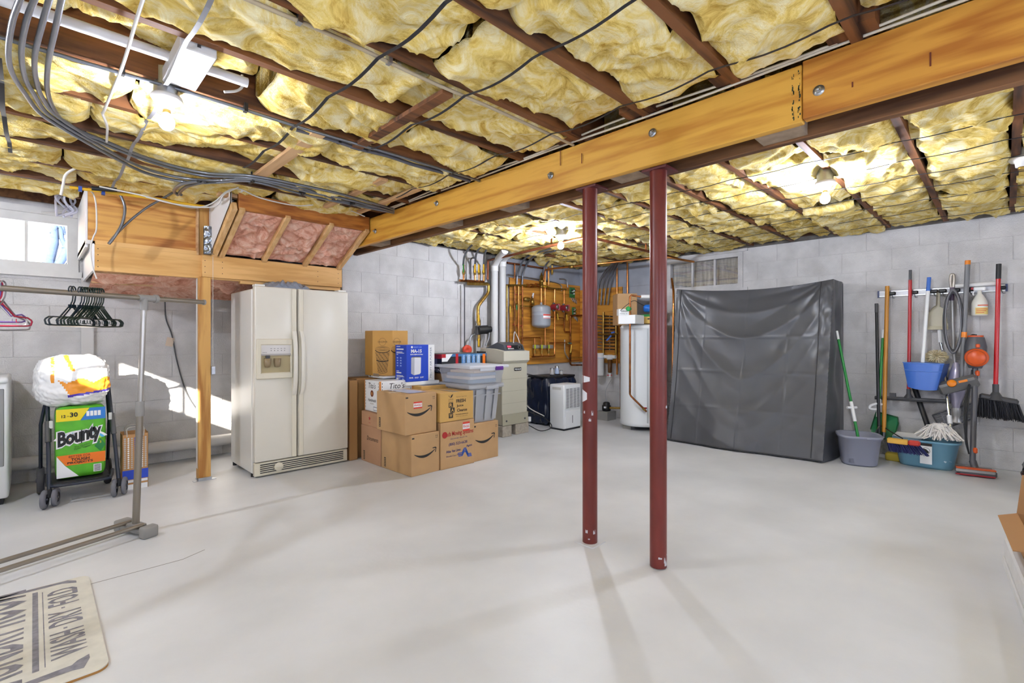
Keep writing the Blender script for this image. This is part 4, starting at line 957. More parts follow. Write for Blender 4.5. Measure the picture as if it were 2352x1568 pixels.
# top hinge covers and grille
for x in (fx0 + .05, fx1 - .06): MB().span((x - .04, fy0 + .01, zt_ - .002), (x + .04, fy0 + .10, zt_ + .018), bev=.005).build('hinge_cover', m_frs, fr)
gr = MB().span((fx0 + .006, fy0 + .012, .012), (fx1 - .006, fy0 + .06, .128), bev=.006).build('kick_grille', m_trim, fr)
for i in range(5):
    MB().span((fx0 + .05, fy0 + .006, .028 + i * .017), (fx1 - .05, fy0 + .013, .035 + i * .017)).build('grille_slat', m_trim, gr)
    MB().span((fx0 + .05, fy0 + .0105, .0355 + i * .017), (fx1 - .05, fy0 + .0115, .0445 + i * .017)).build('grille_gap', m_black, gr)
MB().lathe([(0, .012), (.034, .012), (.038, .008), (.038, 0), (0, -.001)], (fx0 + .20, fy0 + .005, .072), (0, -1, 0), 24).build('filter_knob', m_trim, gr)
MB().span((fx0 + .20 - .028, fy0 - .012, .066), (fx0 + .20 + .028, fy0 - .006, .078), bev=.002).build('knob_grip', m_trim, gr)
for x in (fx0 + .02, fx1 - .02): 
    for y in (fy0 + .10, fyb - .05): MB().cyl((x, y, 0), (x, y, .035), .018, 12).build('foot', m_black, fr)
# crumpled blue-grey plastic on top
def crump(s, t):
    p = Vector((s * 5, t * 3, 4)); return Vector((fx0 + .10 + .48 * s, fy0 + .10 + .30 * t, zt_ - .018 + math.sin(math.pi * s) ** .5 * math.sin(math.pi * t) ** .5 * (.085 + .05 * abs(noise.noise(p * 1.6)) + .02 * noise.noise(p * 4))))
tag(MB().sheet(50, 34, crump).build('plastic_bag', mat('blue_grey_film', '8c9bab', .2)), 'crumpled blue-grey plastic film on top of the refrigerator', 'plastic bag')

# ------------------------------------------------------------------ cartons and tubs
class Carton:
    """closed carton from its front-left-bottom corner, size along ex/ey, yaw"""
    def __init__(s, p, w, d, h, yaw, name, label, m=None, cat='box', group=None, seam=True):
        s.p = vec(p); s.w, s.d, s.h = w, d, h; s.ex = Vector((math.cos(yaw), math.sin(yaw), 0)); s.ey = Vector((-math.sin(yaw), math.cos(yaw), 0))
        s.t = thing(name, label, cat, s.p + s.ex * w / 2 + s.ey * d / 2, group); R = Matrix((s.ex, s.ey, UP)).transposed(); m = m or m_card
        c = s.p + s.ex * w / 2 + s.ey * d / 2 + UP * h / 2
        s.body = MB().box(c, (w, d, h), R, .004).build('carton', m, s.t)
        if seam:
            MB().box(s.p + s.ex * w / 2 + s.ey * d / 2 + UP * (h + .0006), (w if w < d else .05, d if d <= w else .05, .0012) if False else (.05, d, .0012) if w >= d else (w, .05, .0012), R).build('tape', mat('packing_tape', 'cdb48c', .25), s.t)
        s.front = (s.p, s.ex, UP); s.left = (s.p + s.ey * d, -s.ey, UP); s.right = (s.p + s.ex * w, s.ey, UP); s.top = (s.p + UP * h, s.ex, s.ey)
def smile(c, fr, W, H_, x0, y0, w):
    """curved arrow printed on the face"""
    up, lo = [], []; n = 18
    def yy(t): return y0 + w * (.62 * (t - .44) ** 2)
    for i in range(n + 1):
        t = i / n; x = x0 + w * .95 * t; th = w * .10 * math.sin(math.pi * min(1, t * .9 + .05)) ** .8
        up.append((x, yy(t) + th * .45)); lo.append((x, yy(t) - th * .55))
    patch(lo + up[::-1], fr, m_ink, c.t, 'curved_arrow')
    ax, ay = x0 + w * .95, yy(1.0); k = w * .8
    patch([(ax - k * .15, ay + k * .09), (ax + k * .02, ay + k * .11), (ax + k * .09, ay + k * .07), (ax + k * .04, ay - k * .16), (ax + k * .0, ay - k * .13), (ax + k * .035, ay + k * .02), (ax - k * .0, ay + k * .05), (ax - k * .14, ay + k * .05)], fr, m_ink, c.t, 'arrow_head', .0012)
def two_up(c, fr, x, y, s):
    for k in (0, 1):
        patch(rect(x + k * s * .8 - s * .06, y, x + k * s * .8 + s * .06, y + s), fr, m_ink, c.t, 'arrow_mark'); patch([(x + k * s * .8 - s * .25, y + s * .75), (x + k * s * .8 + s * .25, y + s * .75), (x + k * s * .8, y + s * 1.3)], fr, m_ink, c.t, 'arrow_mark')
    patch(rect(x - s * .25, y - s * .25, x + s * 1.05, y - s * .12), fr, m_ink, c.t, 'arrow_mark')
def sticker_fragile(c, fr, x, y, w, h):
    mr = mat('sticker_red', 'd8402e', .5); patch(rect(x, y, x + w, y + h), fr, m_pw, c.t, 'sticker', .0012)
    patch(rect(x, y + h * .78, x + w, y + h), fr, mr, c.t, 'sticker_band', .0018); patch(rect(x, y, x + w, y + h * .2), fr, mr, c.t, 'sticker_band', .0018)
    text('FRAGILE', fr, w=w * .86, h=h * .3, m=mr, parent=c.t, x=x + w * .07, y=y + h * .35, lift=.002, bold=.02)
def bar_mark(c, fr, x, y):
    patch(rect(x, y, x + .028, y + .085), fr, m_ink, c.t, 'bar_code'); 
    for k in range(5): patch(rect(x + .005, y + .008 + k * .015, x + .023, y + .016 + k * .015), fr, m_card, c.t, 'bar_code_gap', .0014)
# lower row: corner box, moving box, small box; corner at (945,1096)
k0 = onZ(945, 1096, 0)
c = Carton(k0, .305, .485, .36, .03, 'shipping_carton', 'large shipping carton with a curved arrow at the front corner of the stack', group='shipping cartons'); A0 = c
smile(c, c.front, c.w, c.h, .03, .16, .235); two_up(c, c.front, .265, .31, .018); patch(rect(.005, .325, .03, .337), c.front, m_ink, c.t, 'edge_mark'); bar_mark(c, c.left, .05, .02)
d = Carton(k0 + Vector((-.05, .02, .362)), .335, .47, .355, .02, 'shipping_carton', 'large shipping carton with curved arrow and red fragile sticker, on top of the corner carton', group='shipping cartons')
smile(d, d.front, d.w, d.h, .02, .17, .26); two_up(d, d.front, .295, .30, .018); sticker_fragile(d, d.front, .085, .225, .09, .06); patch(rect(.005, .32, .03, .332), d.front, m_ink, d.t, 'edge_mark'); bar_mark(d, d.left, .04, .03)
patch(rect(.08, .05, .26, .42), d.top, mat('tape_bluish', 'b7b4c4', .2), d.t, 'wide_tape', .003)
# left behind: documents carton and the lidded star carton on it
p = Vector((2.318, 4.105, 0)); q = Carton(p, .36, .38, .355, 0.0, 'storage_carton', 'brown carton with handwriting behind the corner carton', mat('cardboard_rose', 'b98d6a', .75, var=.06, scale=5))
text('Documents', q.left, w=.22, h=.04, m=m_ink, parent=q.t, x=.12, y=.22, shear=.3); bar_mark(q, q.left, .05, .02)
q2 = Carton(p + Vector((-.008, .02, .357)), .36, .35, .135, -.02, 'storage_carton', 'shallow brown carton with a red star under the white liquor carton', mat('cardboard_rose', 'b98d6a', .75))
star = [(.17 + (.025 if i % 2 == 0 else .010) * math.sin(i * math.pi / 5), .075 + (.025 if i % 2 == 0 else .010) * math.cos(i * math.pi / 5)) for i in range(10)][::-1]
patch(star, q2.left, mat('star_red', 'b5242c', .5), q2.t, 'star'); text('macys', q2.left, w=.04, h=.014, m=mat('star_red', 'b5242c', .5), parent=q2.t, x=.15, y=.025)
q3 = Carton(p + Vector((.02, .05, .494)), .36, .32, .30, -.04, 'liquor_carton', 'white liquor carton with a copper seal and orange edges on the star carton', m_pw, seam=False)
for fr_, wd in ((q3.left, .32), (q3.front, .36)):
    text("Tito's", fr_, w=wd * .45, h=.055, m=m_ink, parent=q3.t, x=wd * .28, y=.225, shear=.2)
    patch(disc(wd * .5, .175, .032, 20), fr_, mat('seal_brown', '7c3a22', .5), q3.t, 'seal'); patch(disc(wd * .5, .175, .016, 12), fr_, mat('seal_copper', 'c98a50', .5), q3.t, 'seal_centre', .0014)
    text('Handmade', fr_, w=wd * .52, h=.032, m=m_ink, parent=q3.t, x=wd * .24, y=.095, shear=.2); text('VODKA', fr_, w=wd * .25, h=.014, m=mat('print_tan', 'a08a70', .6), parent=q3.t, x=wd * .37, y=.07)
    for x in (.0, wd - .014): patch(rect(x, 0, x + .014, .30), fr_, mat('edge_orange', 'd98a3c', .5), q3.t, 'orange_edge')
    for k in range(9): patch(rect(wd - .03, .03 + k * .03, wd - .024, .046 + k * .03), fr_, m_ink, q3.t, 'edge_print', .001); patch(rect(.022, .03 + k * .03, .028, .046 + k * .03), fr_, m_ink, q3.t, 'edge_print', .001)
patch(rect(.19, .015, .28, .05), q3.left, mat('stamp_blue', '5a607c', .6), q3.t, 'stamp'); patch(rect(.195, .02, .275, .045), q3.left, m_pw, q3.t, 'stamp_field', .0014)
patch(rect(.27, -.0, .36, .07), q3.front, mat('carton_red', 'd02c48', .5), q3.t, 'red_corner') if False else patch(rect(.0, .0, .09, .085), q3.front, mat('carton_red', 'd02c48', .5), q3.t, 'red_corner', .0011)
# tall flattened carton at the very left against the wall
v0 = onZ(801, 1049, 0); tl = Carton(Vector((2.215, 4.52, 0)), .085, .33, .79, 0, 'tall_carton', 'tall brown carton squeezed between the fridge and the stack', mat('cardboard_dark', 'a87d4c', .75), seam=False)
tl2 = Carton(Vector((2.31, 4.575, 0)), .72, .27, .80, 0, 'wide_carton', 'wide open-topped carton behind the liquor carton', mat('cardboard_dark', 'a87d4c', .75), seam=False)
# moving box and juice box to the right of the corner carton
mvx = k0 + Vector((.412, -.0, 0)); mv = onZ(1087, 1062, 0)
e = Carton(Vector((k0.x + .312, k0.y + .0, 0)), .40, .36, .43, .0, 'moving_carton', 'moving company carton with red and blue print and a fragile sticker')
m_pr = mat('print_red', 'b02a26', .6); m_pbl = mat('print_navy', '26356e', .6)
text('Reads Moving Systems', e.front, w=.365, h=.055, m=m_pr, parent=e.t, x=.02, y=.285, bold=.02, shear=.1); text('DELAWARE VALLEY, PA', e.front, w=.20, h=.014, m=m_pbl, parent=e.t, x=.11, y=.262)
patch(disc(.045, .315, .03, 18), e.front, m_pr, e.t, 'round_mark', .0008)
text('(800) 523-6638', e.front, w=.22, h=.035, m=m_pbl, parent=e.t, x=.09, y=.20, bold=.01); text('Atlas Van Lines', e.front, w=.17, h=.025, m=m_pbl, parent=e.t, x=.06, y=.145, bold=.02); text('Agent', e.front, w=.07, h=.026, m=m_pbl, parent=e.t, x=.30, y=.165, bold=.02)
text('World-Class Moving', e.front, w=.19, h=.02, m=m_pbl, parent=e.t, x=.06, y=.10)
m_lb = mat('logo_blue', '2f55a8', .6)
for k in range(3): patch([(.195 + k * .004, .128 - k * .014), (.245, .128 - k * .014), (.27, .165 - k * .016), (.295, .165 - k * .016), (.325, .105 - k * .012), (.355 + k * .004, .105 - k * .012), (.362 + k * .004, .096 - k * .012), (.318, .096 - k * .012), (.288, .155 - k * .016), (.275, .155 - k * .016), (.252, .119 - k * .014), (.197 + k * .004, .119 - k * .014)], e.front, m_lb, e.t, 'wave_logo')
sticker_fragile(e, e.front, .255, .325, .085, .085)
jb = Carton(Vector((k0.x + .305, k0.y + .0, .434)), .395, .355, .268, .0, 'juice_carton', 'yellowish juice carton with black lettering on the moving carton', mat('cardboard_yellow', 'cfa45c', .7, var=.05, scale=5))
JS = .90
def jt(t_, w, h, x, y, bold=0.0): text(t_, jb.front, w=w * JS, h=h * JS, m=m_ink, parent=jb.t, x=x * JS, y=y * JS, bold=bold)
for a_ in (('FRESH', .125, .036, .205, .185, .03), ('Juice', .09, .032, .21, .135, .02), ('Cleanse', .135, .032, .215, .09, .02), ('Pasteurized - Deep Frozen', .14, .011, .205, .24), ('www.juicefromtheraw.com', .17, .014, .195, .055, .02), ('100% raw vegan juice', .15, .008, .205, .038), ('JUICE', .06, .018, .105, .215), ('from the', .055, .010, .107, .200)): jt(*a_)
for pl in ([(.125, .24), (.15, .25), (.165, .28), (.14, .27)], [(.12, .245), (.105, .27), (.118, .262)]): patch([(x * JS, y * JS) for x, y in pl], jb.front, m_ink, jb.t, 'leaf_mark')
for k, (s_, x) in enumerate((('R', .108), ('A', .128), ('W', .108))):
    patch([(a * JS, b * JS) for a, b in rect(x, .142 - k * .054, x + .055, .194 - k * .054)], jb.front, m_ink, jb.t, 'letter_tile'); text(s_, jb.front, w=.033, h=.033, m=mat('cardboard_yellow', 'cfa45c', .7), parent=jb.t, x=(x + .009) * JS, y=(.150 - k * .054) * JS, bold=.02, lift=.002)
# flaps of the box behind the juice carton
ob = Carton(Vector((k0.x + .36, k0.y + .385, 0)), .34, .32, .735, 0, 'carton', 'brown carton with printed top behind the juice carton', mat('cardboard_yellow', 'cfa45c', .7), seam=False)
patch(rect(.06, .04, .30, .22), ob.top, mat('label_grey', '7c7f86', .6), ob.t, 'label')
sc = Carton(Vector((k0.x + .722, k0.y + .02, 0)), .335, .40, .368, .03, 'shipping_carton', 'smaller shipping carton with a curved arrow below the grey tote', group='shipping cartons')
smile(sc, sc.front, sc.w, sc.h, .02, .18, .26); two_up(sc, sc.front, .295, .31, .018); patch(rect(.005, .335, .025, .35), sc.front, m_ink, sc.t, 'edge_mark')

# upper cartons: hexagonal fire pit carton, air purifier carton, appliance carton and small white ones
hx = onY(880, 765, 4.52); bzh = onY(900, 866, 4.52).z
cb = Carton(Vector((2.70, 4.35, 0)), .30, .22, .735, 0, 'carton', 'brown carton supporting the blue air purifier carton', mat('cardboard_dark', 'a87d4c', .75), seam=False)
w1c = Carton(Vector((2.49, 4.36, .802)), .34, .30, .02, 0, 'white_carton', 'small white carton under the tall gold carton', m_pw, seam=False)
patch(rect(.03, .01, .05, .06), w1c.left, m_ink, w1c.t, 'label'); patch(rect(.10, .015, .22, .045), w1c.left, mat('print_tan', 'a08a70', .6), w1c.t, 'label')
ht = thing('tall_gold_carton', 'tall gold carton with chamfered corners and lantern drawings', 'box', (2.68, 4.58, .824))
m_gold = mat('gold_card', 'cf9b4c', .6, var=.05, scale=5)
X0, X1, Y0, Y1, Z0_, Z1_ = 2.485, 2.80, 4.40, 4.72, .824, 1.285; ch = .135
poly = [(X0 + ch, Y0), (X1, Y0), (X1, Y1), (X0, Y1), (X0, Y0 + ch * 1.2)]
MB().prism(poly, (Vector((0, 0, Z0_)), Vector((1, 0, 0)), Vector((0, 1, 0))), Z1_ - Z0_).build('carton', m_gold, ht)
exl = Vector((ch, -ch * 1.2, 0)); wl = exl.length; exl.normalize(); FL = (Vector((X0, Y0 + ch * 1.2, Z0_)), exl, UP); FF = (Vector((X0 + ch, Y0, Z0_)), Vector((1, 0, 0)), UP); wf = X1 - X0 - ch
m_pb2 = mat('print_umber', '4c3820', .6)
def ringline(cx, cy, rx, ry, th, fr_, par, m=None, a0=0, a1=6.2832):
    n = 28; o = [(cx + rx * math.cos(a0 + (a1 - a0) * i / n), cy + ry * math.sin(a0 + (a1 - a0) * i / n)) for i in range(n + 1)]; q = [(cx + (rx - th) * math.cos(a0 + (a1 - a0) * i / n), cy + (ry - th) * math.sin(a0 + (a1 - a0) * i / n)) for i in range(n + 1)]
    vs = []; O, EX, EY = fr_; nz = EX.cross(EY).normalized()
    for a, b in zip(o, q): vs += [O + EX * a[0] + EY * a[1] + nz * .001, O + EX * b[0] + EY * b[1] + nz * .001]
    MB().add(vs, [(2 * i, 2 * i + 1, 2 * i + 3, 2 * i + 2) for i in range(n)]).build('drawn_line', m or m_pb2, par)
for fr_, wd in ((FL, wl), (FF, wf)):
    ringline(wd * .5 - (.04 if wd == wf else 0), .345, .038, .04, .002, fr_, ht); text('CAULDRON', fr_, w=.10, h=.018, m=m_pb2, parent=ht, x=wd * .5 - (.09 if wd == wf else .05), y=.337)
for k in range(5): ringline(wl * .5, .275, .075 - k * .012, .024 - k * .004, .0018, FL, ht)
ringline(wl * .5, .262, .078, .032, .009, FL, ht, None, 3.1416, 6.2832)
for k in range(24):
    y = .045 + k * .0085; hw = .05 + .027 * (k / 23)
    pts = [(wl * .5 + hw * (-1 + 2 * i / 10), y + .006 * math.sin(i * 2.2 + k) - .012 * (1 - (1 - 2 * i / 10) ** 2)) for i in range(11)]
    vs = []
    for a, b in pts: vs += [FL[0] + FL[1] * a + UP * b + FL[1].cross(UP) * .001, FL[0] + FL[1] * a + UP * (b + .0032) + FL[1].cross(UP) * .001]
    MB().add(vs, [(2 * i, 2 * i + 2, 2 * i + 3, 2 * i + 1) for i in range(10)]).build('drawn_line', m_pb2, ht)
ringline(wl * .5, .045, .052, .025, .004, FL, ht, None, 3.1416, 6.2832); ringline(wl * .5, .16, .068, .02, .010, FL, ht, m_ink, 3.3, 6.1)
for k in range(5): ringline(wf * .5, .275, .105 - k * .014, .034 - k * .005, .002, FF, ht)
ringline(wf * .5, .262, .108, .04, .010, FF, ht, m_ink, 3.1416, 6.2832)
ap = Carton(Vector((2.61, 4.12, .776)), .33, .21, .365, -.0, 'air_purifier_carton', 'blue air purifier carton with a white appliance drawn on it', mat('carton_blue', '1f47c0', .35), seam=False)
m_ab = mat('carton_blue', '1f47c0', .35)
text('MA-15', ap.front, w=.125, h=.035, m=m_pw, parent=ap.t, x=.05, y=.285, bold=.04); text('WITH HEPA H13 Filter', ap.front, w=.15, h=.013, m=m_pw, parent=ap.t, x=.04, y=.262, bold=.03); text('MEDIFY AIR', ap.front, w=.10, h=.012, m=mat('pale_blue_print', 'a8bff0', .5), parent=ap.t, x=.075, y=.335)
patch(disc(.06, .342, .011, 14), ap.front, m_pw, ap.t, 'round_logo')
patch([(.05, .08), (.085, .062), (.15, .07), (.165, .085), (.168, .235), (.15, .248), (.07, .248), (.052, .235)], ap.front, mat('drawn_grey', 'b4b6bf', .4), ap.t, 'appliance_picture'); patch([(.088, .066), (.15, .072), (.163, .085), (.165, .235), (.09, .24)], ap.front, mat('drawn_white', 'e6e7ec', .4), ap.t, 'appliance_picture', .0014); patch([(.058, .24), (.16, .24), (.15, .248), (.07, .248)], ap.front, m_dark, ap.t, 'appliance_picture', .0018)
for k, s_ in enumerate(('99.9%', '330 SF', 'QUIET')): text(s_, ap.front, w=.045, h=.015, m=m_pw, parent=ap.t, x=.03 + k * .062, y=.03, bold=.03)
patch(rect(.255, .0, .33, .365), ap.front, m_pw, ap.t, 'white_stripe'); text('MEDIFY AIR PURIFIER', (ap.front[0] + ap.ex * .305, UP, -ap.ex), w=.31, h=.022, m=mat('print_steel', '6a7390', .5), parent=ap.t, x=.03, y=.01, lift=.002)
for k, (y, w) in enumerate(((.345, .07), (.315, .13), (.29, .11), (.28, .14), (.265, .03), (.10, .05), (.08, .09), (.055, .12), (.045, .14), (.03, .07))): patch(rect(.025, y, .025 + w, y + (.012 if k in (1, 6) else .006)), ap.left, m_pw, ap.t, 'print_line')
for i in range(2):
    for k in range(4): patch(rect(.03 + i * .06, .15 + k * .026, .058 + i * .06, .162 + k * .026), ap.left, mat('pale_blue_print', 'a8bff0', .5), ap.t, 'print_line')
patch(rect(.02, .005, .06, .03), ap.left, m_pw, ap.t, 'print_block'); patch(rect(.13, .003, .165, .03), ap.left, mat('pale_blue_print', 'a8bff0', .5), ap.t, 'print_block')
bs = Carton(Vector((2.60, 4.115, .737)), .40, .225, .037, 0, 'flat_white_carton', 'flat white carton under the blue air purifier carton', m_pw, seam=False)
oc = Carton(Vector((3.04, 4.115, 0)), .34, .4, .84, 0, 'carton', 'brown carton with arrow marks under the toaster oven carton', mat('cardboard_dark', 'a87d4c', .75), seam=False)
two_up(oc, oc.front, .04, .77, .025)
ov = Carton(Vector((3.02, 4.10, .842)), .62, .42, .2, 0, 'toaster_oven_carton', 'black and red appliance carton behind the plastic tubs', mat('carton_black', '1f2024', .4), seam=False)
m_cr = mat('carton_crimson', 'b3202a', .4)
patch(rect(.0, .17, .62, .198), ov.front, mat('carton_sky', '3f6f9c', .4), ov.t, 'picture_band'); patch([(.0, .12), (.07, .12), (.14, .198), (.0, .198)], ov.front, m_pw, ov.t, 'white_corner', .0012); patch(rect(0, .16, .05, .198), ov.front, m_cr, ov.t, 'red_corner', .0016)
for k in range(4): patch(rect(.26 + k * .07, .05, .315 + k * .07, .19), ov.front, mat('picture_%d' % (k % 2), ('4f83b8', '88a8c8')[k % 2], .4), ov.t, 'picture_panel', .0016); text('OVEN', (ov.front[0] + ov.ex * (.30 + k * .07), UP, -ov.ex), w=.08, h=.02, m=m_pw, parent=ov.t, x=.1, y=0, lift=.003)
patch(rect(.18, .02, .215, .20), ov.front, m_cr, ov.t, 'red_strip', .0016); patch(rect(.56, .01, .60, .19), ov.front, m_po, ov.t, 'orange_strip', .0016)
patch(rect(.0, .15, .42, .198), ov.left, m_cr, ov.t, 'red_band', .0012); patch(rect(.12, .06, .34, .15), ov.left, mat('drawn_steel', '6b7077', .3), ov.t, 'oven_picture', .0014); text('OVEN', ov.left, w=.2, h=.03, m=m_pw, parent=ov.t, x=.2, y=.015, lift=.002)
# grey tote on the small shipping carton, clear tub on the tote
def tub(label, c, w, d, h, z, flare, m, name, yaw=-.02, wall=.004):
    ex = Vector((math.cos(yaw), math.sin(yaw), 0)); ey = Vector((-math.sin(yaw), math.cos(yaw), 0)); c = vec(c)
    t = thing(name, label, 'tub', Vector((c.x, c.y, z)))
    g = MB()
    def ringp(f, zz): return [c * 1 + ex * (a * f[0]) + ey * (b * f[1]) + UP * zz for a, b in rr_poly(-.5, -.5, .5, .5, .10, 4)]
    def f(k): return (w * (1 - flare * (1 - k)), d * (1 - flare * (1 - k)))
    rows = [ringp(f(0), z), ringp(f(.5), z + h * .5), ringp(f(1), z + h)]
    inn = [ringp((q[0] - wall * 2, q[1] - wall * 2), zz) for q, zz in ((f(1), z + h), (f(0), z + wall))]
    n = len(rows[0]); vs = sum(rows, []) + sum(inn, [])
    fs = [(r * n + i, r * n + (i + 1) % n, (r + 1) * n + (i + 1) % n, (r + 1) * n + i) for r in range(4) for i in range(n)] + [tuple(reversed(range(n))), tuple(range(4 * n, 5 * n))]
    g.add(vs, fs, False); g.build('tub_body', m, t); return t, ex, ey, c, f
m_tote = mat('tote_grey', 'aeb0b4', .45)
tc = sc.p + sc.ex * .165 + sc.ey * .24
tt, ex, ey, c_, f_ = tub('grey plastic storage tote with a ribbed body standing on a carton', tc, .40, .47, .355, .37, .16, m_tote, 'storage_tote')
zl = .374 + .355
g = MB(); g.box(c_ + UP * (zl + .004), (.455, .545, .045), Matrix((ex, ey, UP)).transposed(), .012, 2); g.build('lid', m_tote, tt)
MB().box(c_ - ey * .275 + ex * .06 + UP * (zl - .012), (.16, .03, .035), Matrix((ex, ey, UP)).transposed(), .006).build('latch_handle', m_tote, tt)
g = MB()
for x in (-.09, .03, .13): MB().beam(c_ - ey * .214 + ex * x + UP * .39, c_ - ey * .249 + ex * x * 1.1 + UP * (zl - .03), .05, .008, up=-ey).build('rib', m_tote, tt)
MB().beam(c_ - ey * .245 - ex * .2 + UP * (zl - .085), c_ - ey * .245 + ex * .2 + UP * (zl - .085), .006, .012).build('rim_step', m_tote, tt)
m_clear = mat('clear_polypropylene', 'f2f6fc', .2, alpha=.24)
ct, ex, ey, c2_, f2_ = tub('clear plastic tub of papers with purple latch on the grey tote', tc - ey * .02 + ex * .0, .47, .55, .155, zl + .028, .10, m_clear, 'clear_tub')
zc = zl + .028 + .155
MB().box(c2_ + UP * (zc + .012), (.51, .59, .03), Matrix((ex, ey, UP)).transposed(), .008, 2).build('lid', mat('frosted_lid', 'f4f6fa', .3, alpha=.6), ct)
MB().box(c2_ - ey * .29 + ex * .12 + UP * (zc - .004), (.10, .035, .04), Matrix((ex, ey, UP)).transposed(), .006).build('latch', mat('latch_purple', '5c2a86', .4), ct)
MB().box(c2_ - ey * .285 - ex * .02 + UP * (zc - .012), (.20, .012, .03), Matrix((ex, ey, UP)).transposed(), .004).build('latch_recess', mat('frosted_lid', 'f4f6fa', .3, alpha=.6), ct)
for k, (s_, col, lab) in enumerate((((.36, .40, .035), '6f8fae', 'blue folder at the bottom of the clear tub'), ((.34, .38, .028), 'e4d8d0', 'stack of pale papers in the middle of the clear tub'), ((.35, .36, .030), '8fa4bc', 'grey-blue folder near the top of the clear tub'), ((.30, .34, .024), 'e8c8a8', 'peach papers on top of the pile in the clear tub'))):
    z = zl + .034 + sum((.036, .029, .031, .025)[:k])
    tag(MB().box(c2_ + UP * (z + s_[2] / 2) + ex * (.01 * k - .02), s_, Matrix((ex, ey, UP)).transposed() @ rot_z(.04 * k), .003).build('folder', mat('folder_%d' % k, col, .6)), lab, 'folder', 'papers in the clear tub')

# ------------------------------------------------------------------ boiler corner: boards on the walls
m_foam = mat('foil_foam_board', 'a9adb6', .5, .15, var=.18, scale=3)
MB().span((4.42, YA - .024, 2.06), (XB - .02, YA - .011, ZT - .03)).build('foam_board', m_foam, wb)
MB().span((4.42, YA - .024, .86), (4.70, YA - .011, 2.058)).build('foam_board', m_foam, wb)
MB().span((XB - .024, 3.40, 1.98), (XB - .011, YA - .03, ZT - .03)).build('foam_board', m_foam, wR)
MB().span((XB - .024, 3.40, .86), (XB - .011, 4.02, 1.978)).build('foam_board', m_foam, wR)
o = MB().span((4.72, YA - .045, .83), (XB - .03, YA - .026, 2.055), bev=.002).build('plywood_backboard', m_ply_or); tag(o, 'orange plywood board carrying the copper pipework on the back wall', 'board')
o = MB().span((XB - .045, 4.03, .83), (XB - .026, YA - .05, 1.985), bev=.002).build('plywood_backboard', wood('plywood_orange_y', 'd8983a', 'b0702a', 'y', .55, 8)); tag(o, 'orange plywood board behind the manifold on the right wall', 'board')
PY = YA - .045
def AP(u, v, off=.06): return onY(u, v, PY - off)
def BP(u, v, off=.06): return onX(u, v, XB - .045 - off)
def pipe(root, pts, r, m=None, name='pipe', off=.06, pl=AP, round_=.03):
    """straight pipe runs with short rounded corners"""
    P = [pl(u, v, off) if len(q) == 0 else pl(u, v, q[0]) for (u, v, *q) in pts]; out = [P[0]]
    for a, b, c in zip(P, P[1:], P[2:]):
        d1 = min(round_, (a - b).length * .4); d2 = min(round_, (c - b).length * .4); out += [b + (a - b).normalized() * d1, b + (a - b).normalized() * d1 * .35 + (c - b).normalized() * d2 * .35, b + (c - b).normalized() * d2]
    out.append(P[-1]); return MB().tube(out, r, 10).build(name, m or m_copper, root)
def valve(root, p, ax, m_h, hdir=(0, 0, 1), s=1.0, hl=.075):
    p = vec(p); ax = vec(ax).normalized(); b = MB()
    b.lathe([(0, -.035 * s), (.016 * s, -.035 * s), (.016 * s, -.02 * s), (.022 * s, -.014 * s), (.022 * s, .014 * s), (.016 * s, .02 * s), (.016 * s, .035 * s), (0, .0351 * s)], p, ax, 12); o = b.build('valve', m_brass, root)
    out = FWD * -1; h0 = p + out * .03 * s; hd = vec(hdir).normalized()
    MB().cyl(p, h0, .007 * s, 8).build('stem', m_brass, o); MB().beam(h0 - hd * .008, h0 + hd * hl * s, .016 * s, .007, up=out, bev=.002).build('handle', m_h, o)
def fitting(root, p, ax, r, l, m=None): return MB().cyl(vec(p) - vec(ax).normalized() * l / 2, vec(p) + vec(ax).normalized() * l / 2, r, 12).build('fitting', m or m_copper_new, root)

# ---- valve manifold on the back wall at left of the vents
t = thing('valve_manifold', 'copper manifold with yellow handled valves on the back wall left of the vents', 'manifold', AP(1095, 648, .05))
pipe(t, [(1056, 644), (1112, 647)], .016); pipe(t, [(1075, 651), (1123, 652), (1122, 672), (1098, 703), (1098, 742)], .022, m_brass)
for u, h in ((1065, m_green), (1091, m_yellow), (1100, m_yellow), (1111, m_yellow)):
    pipe(t, [(u, 645), (u, 608)], .012, m_copper_new); valve(t, AP(u, 625), (0, 0, 1), h, (0, 0, 1), 1.0, .10)
for k, (u, pts) in enumerate(((1065, ((1064, 608), (1068, 585), (1085, 562), (1115, 553), (1150, 552))), (1091, ((1091, 608), (1095, 580), (1110, 562), (1135, 554), (1165, 552))), (1111, ((1111, 608), (1113, 585), (1122, 566), (1140, 556), (1172, 551))))):
    MB().tube(smooth_path([AP(a, b, .06 + .15 * i) for i, (a, b) in enumerate(pts)], 6), .013, 8).build('flexible_tube', m_pipe, t)
pipe(t, [(1081, 640), (1081, 592), (1092, 592)], .010, m_dark); 
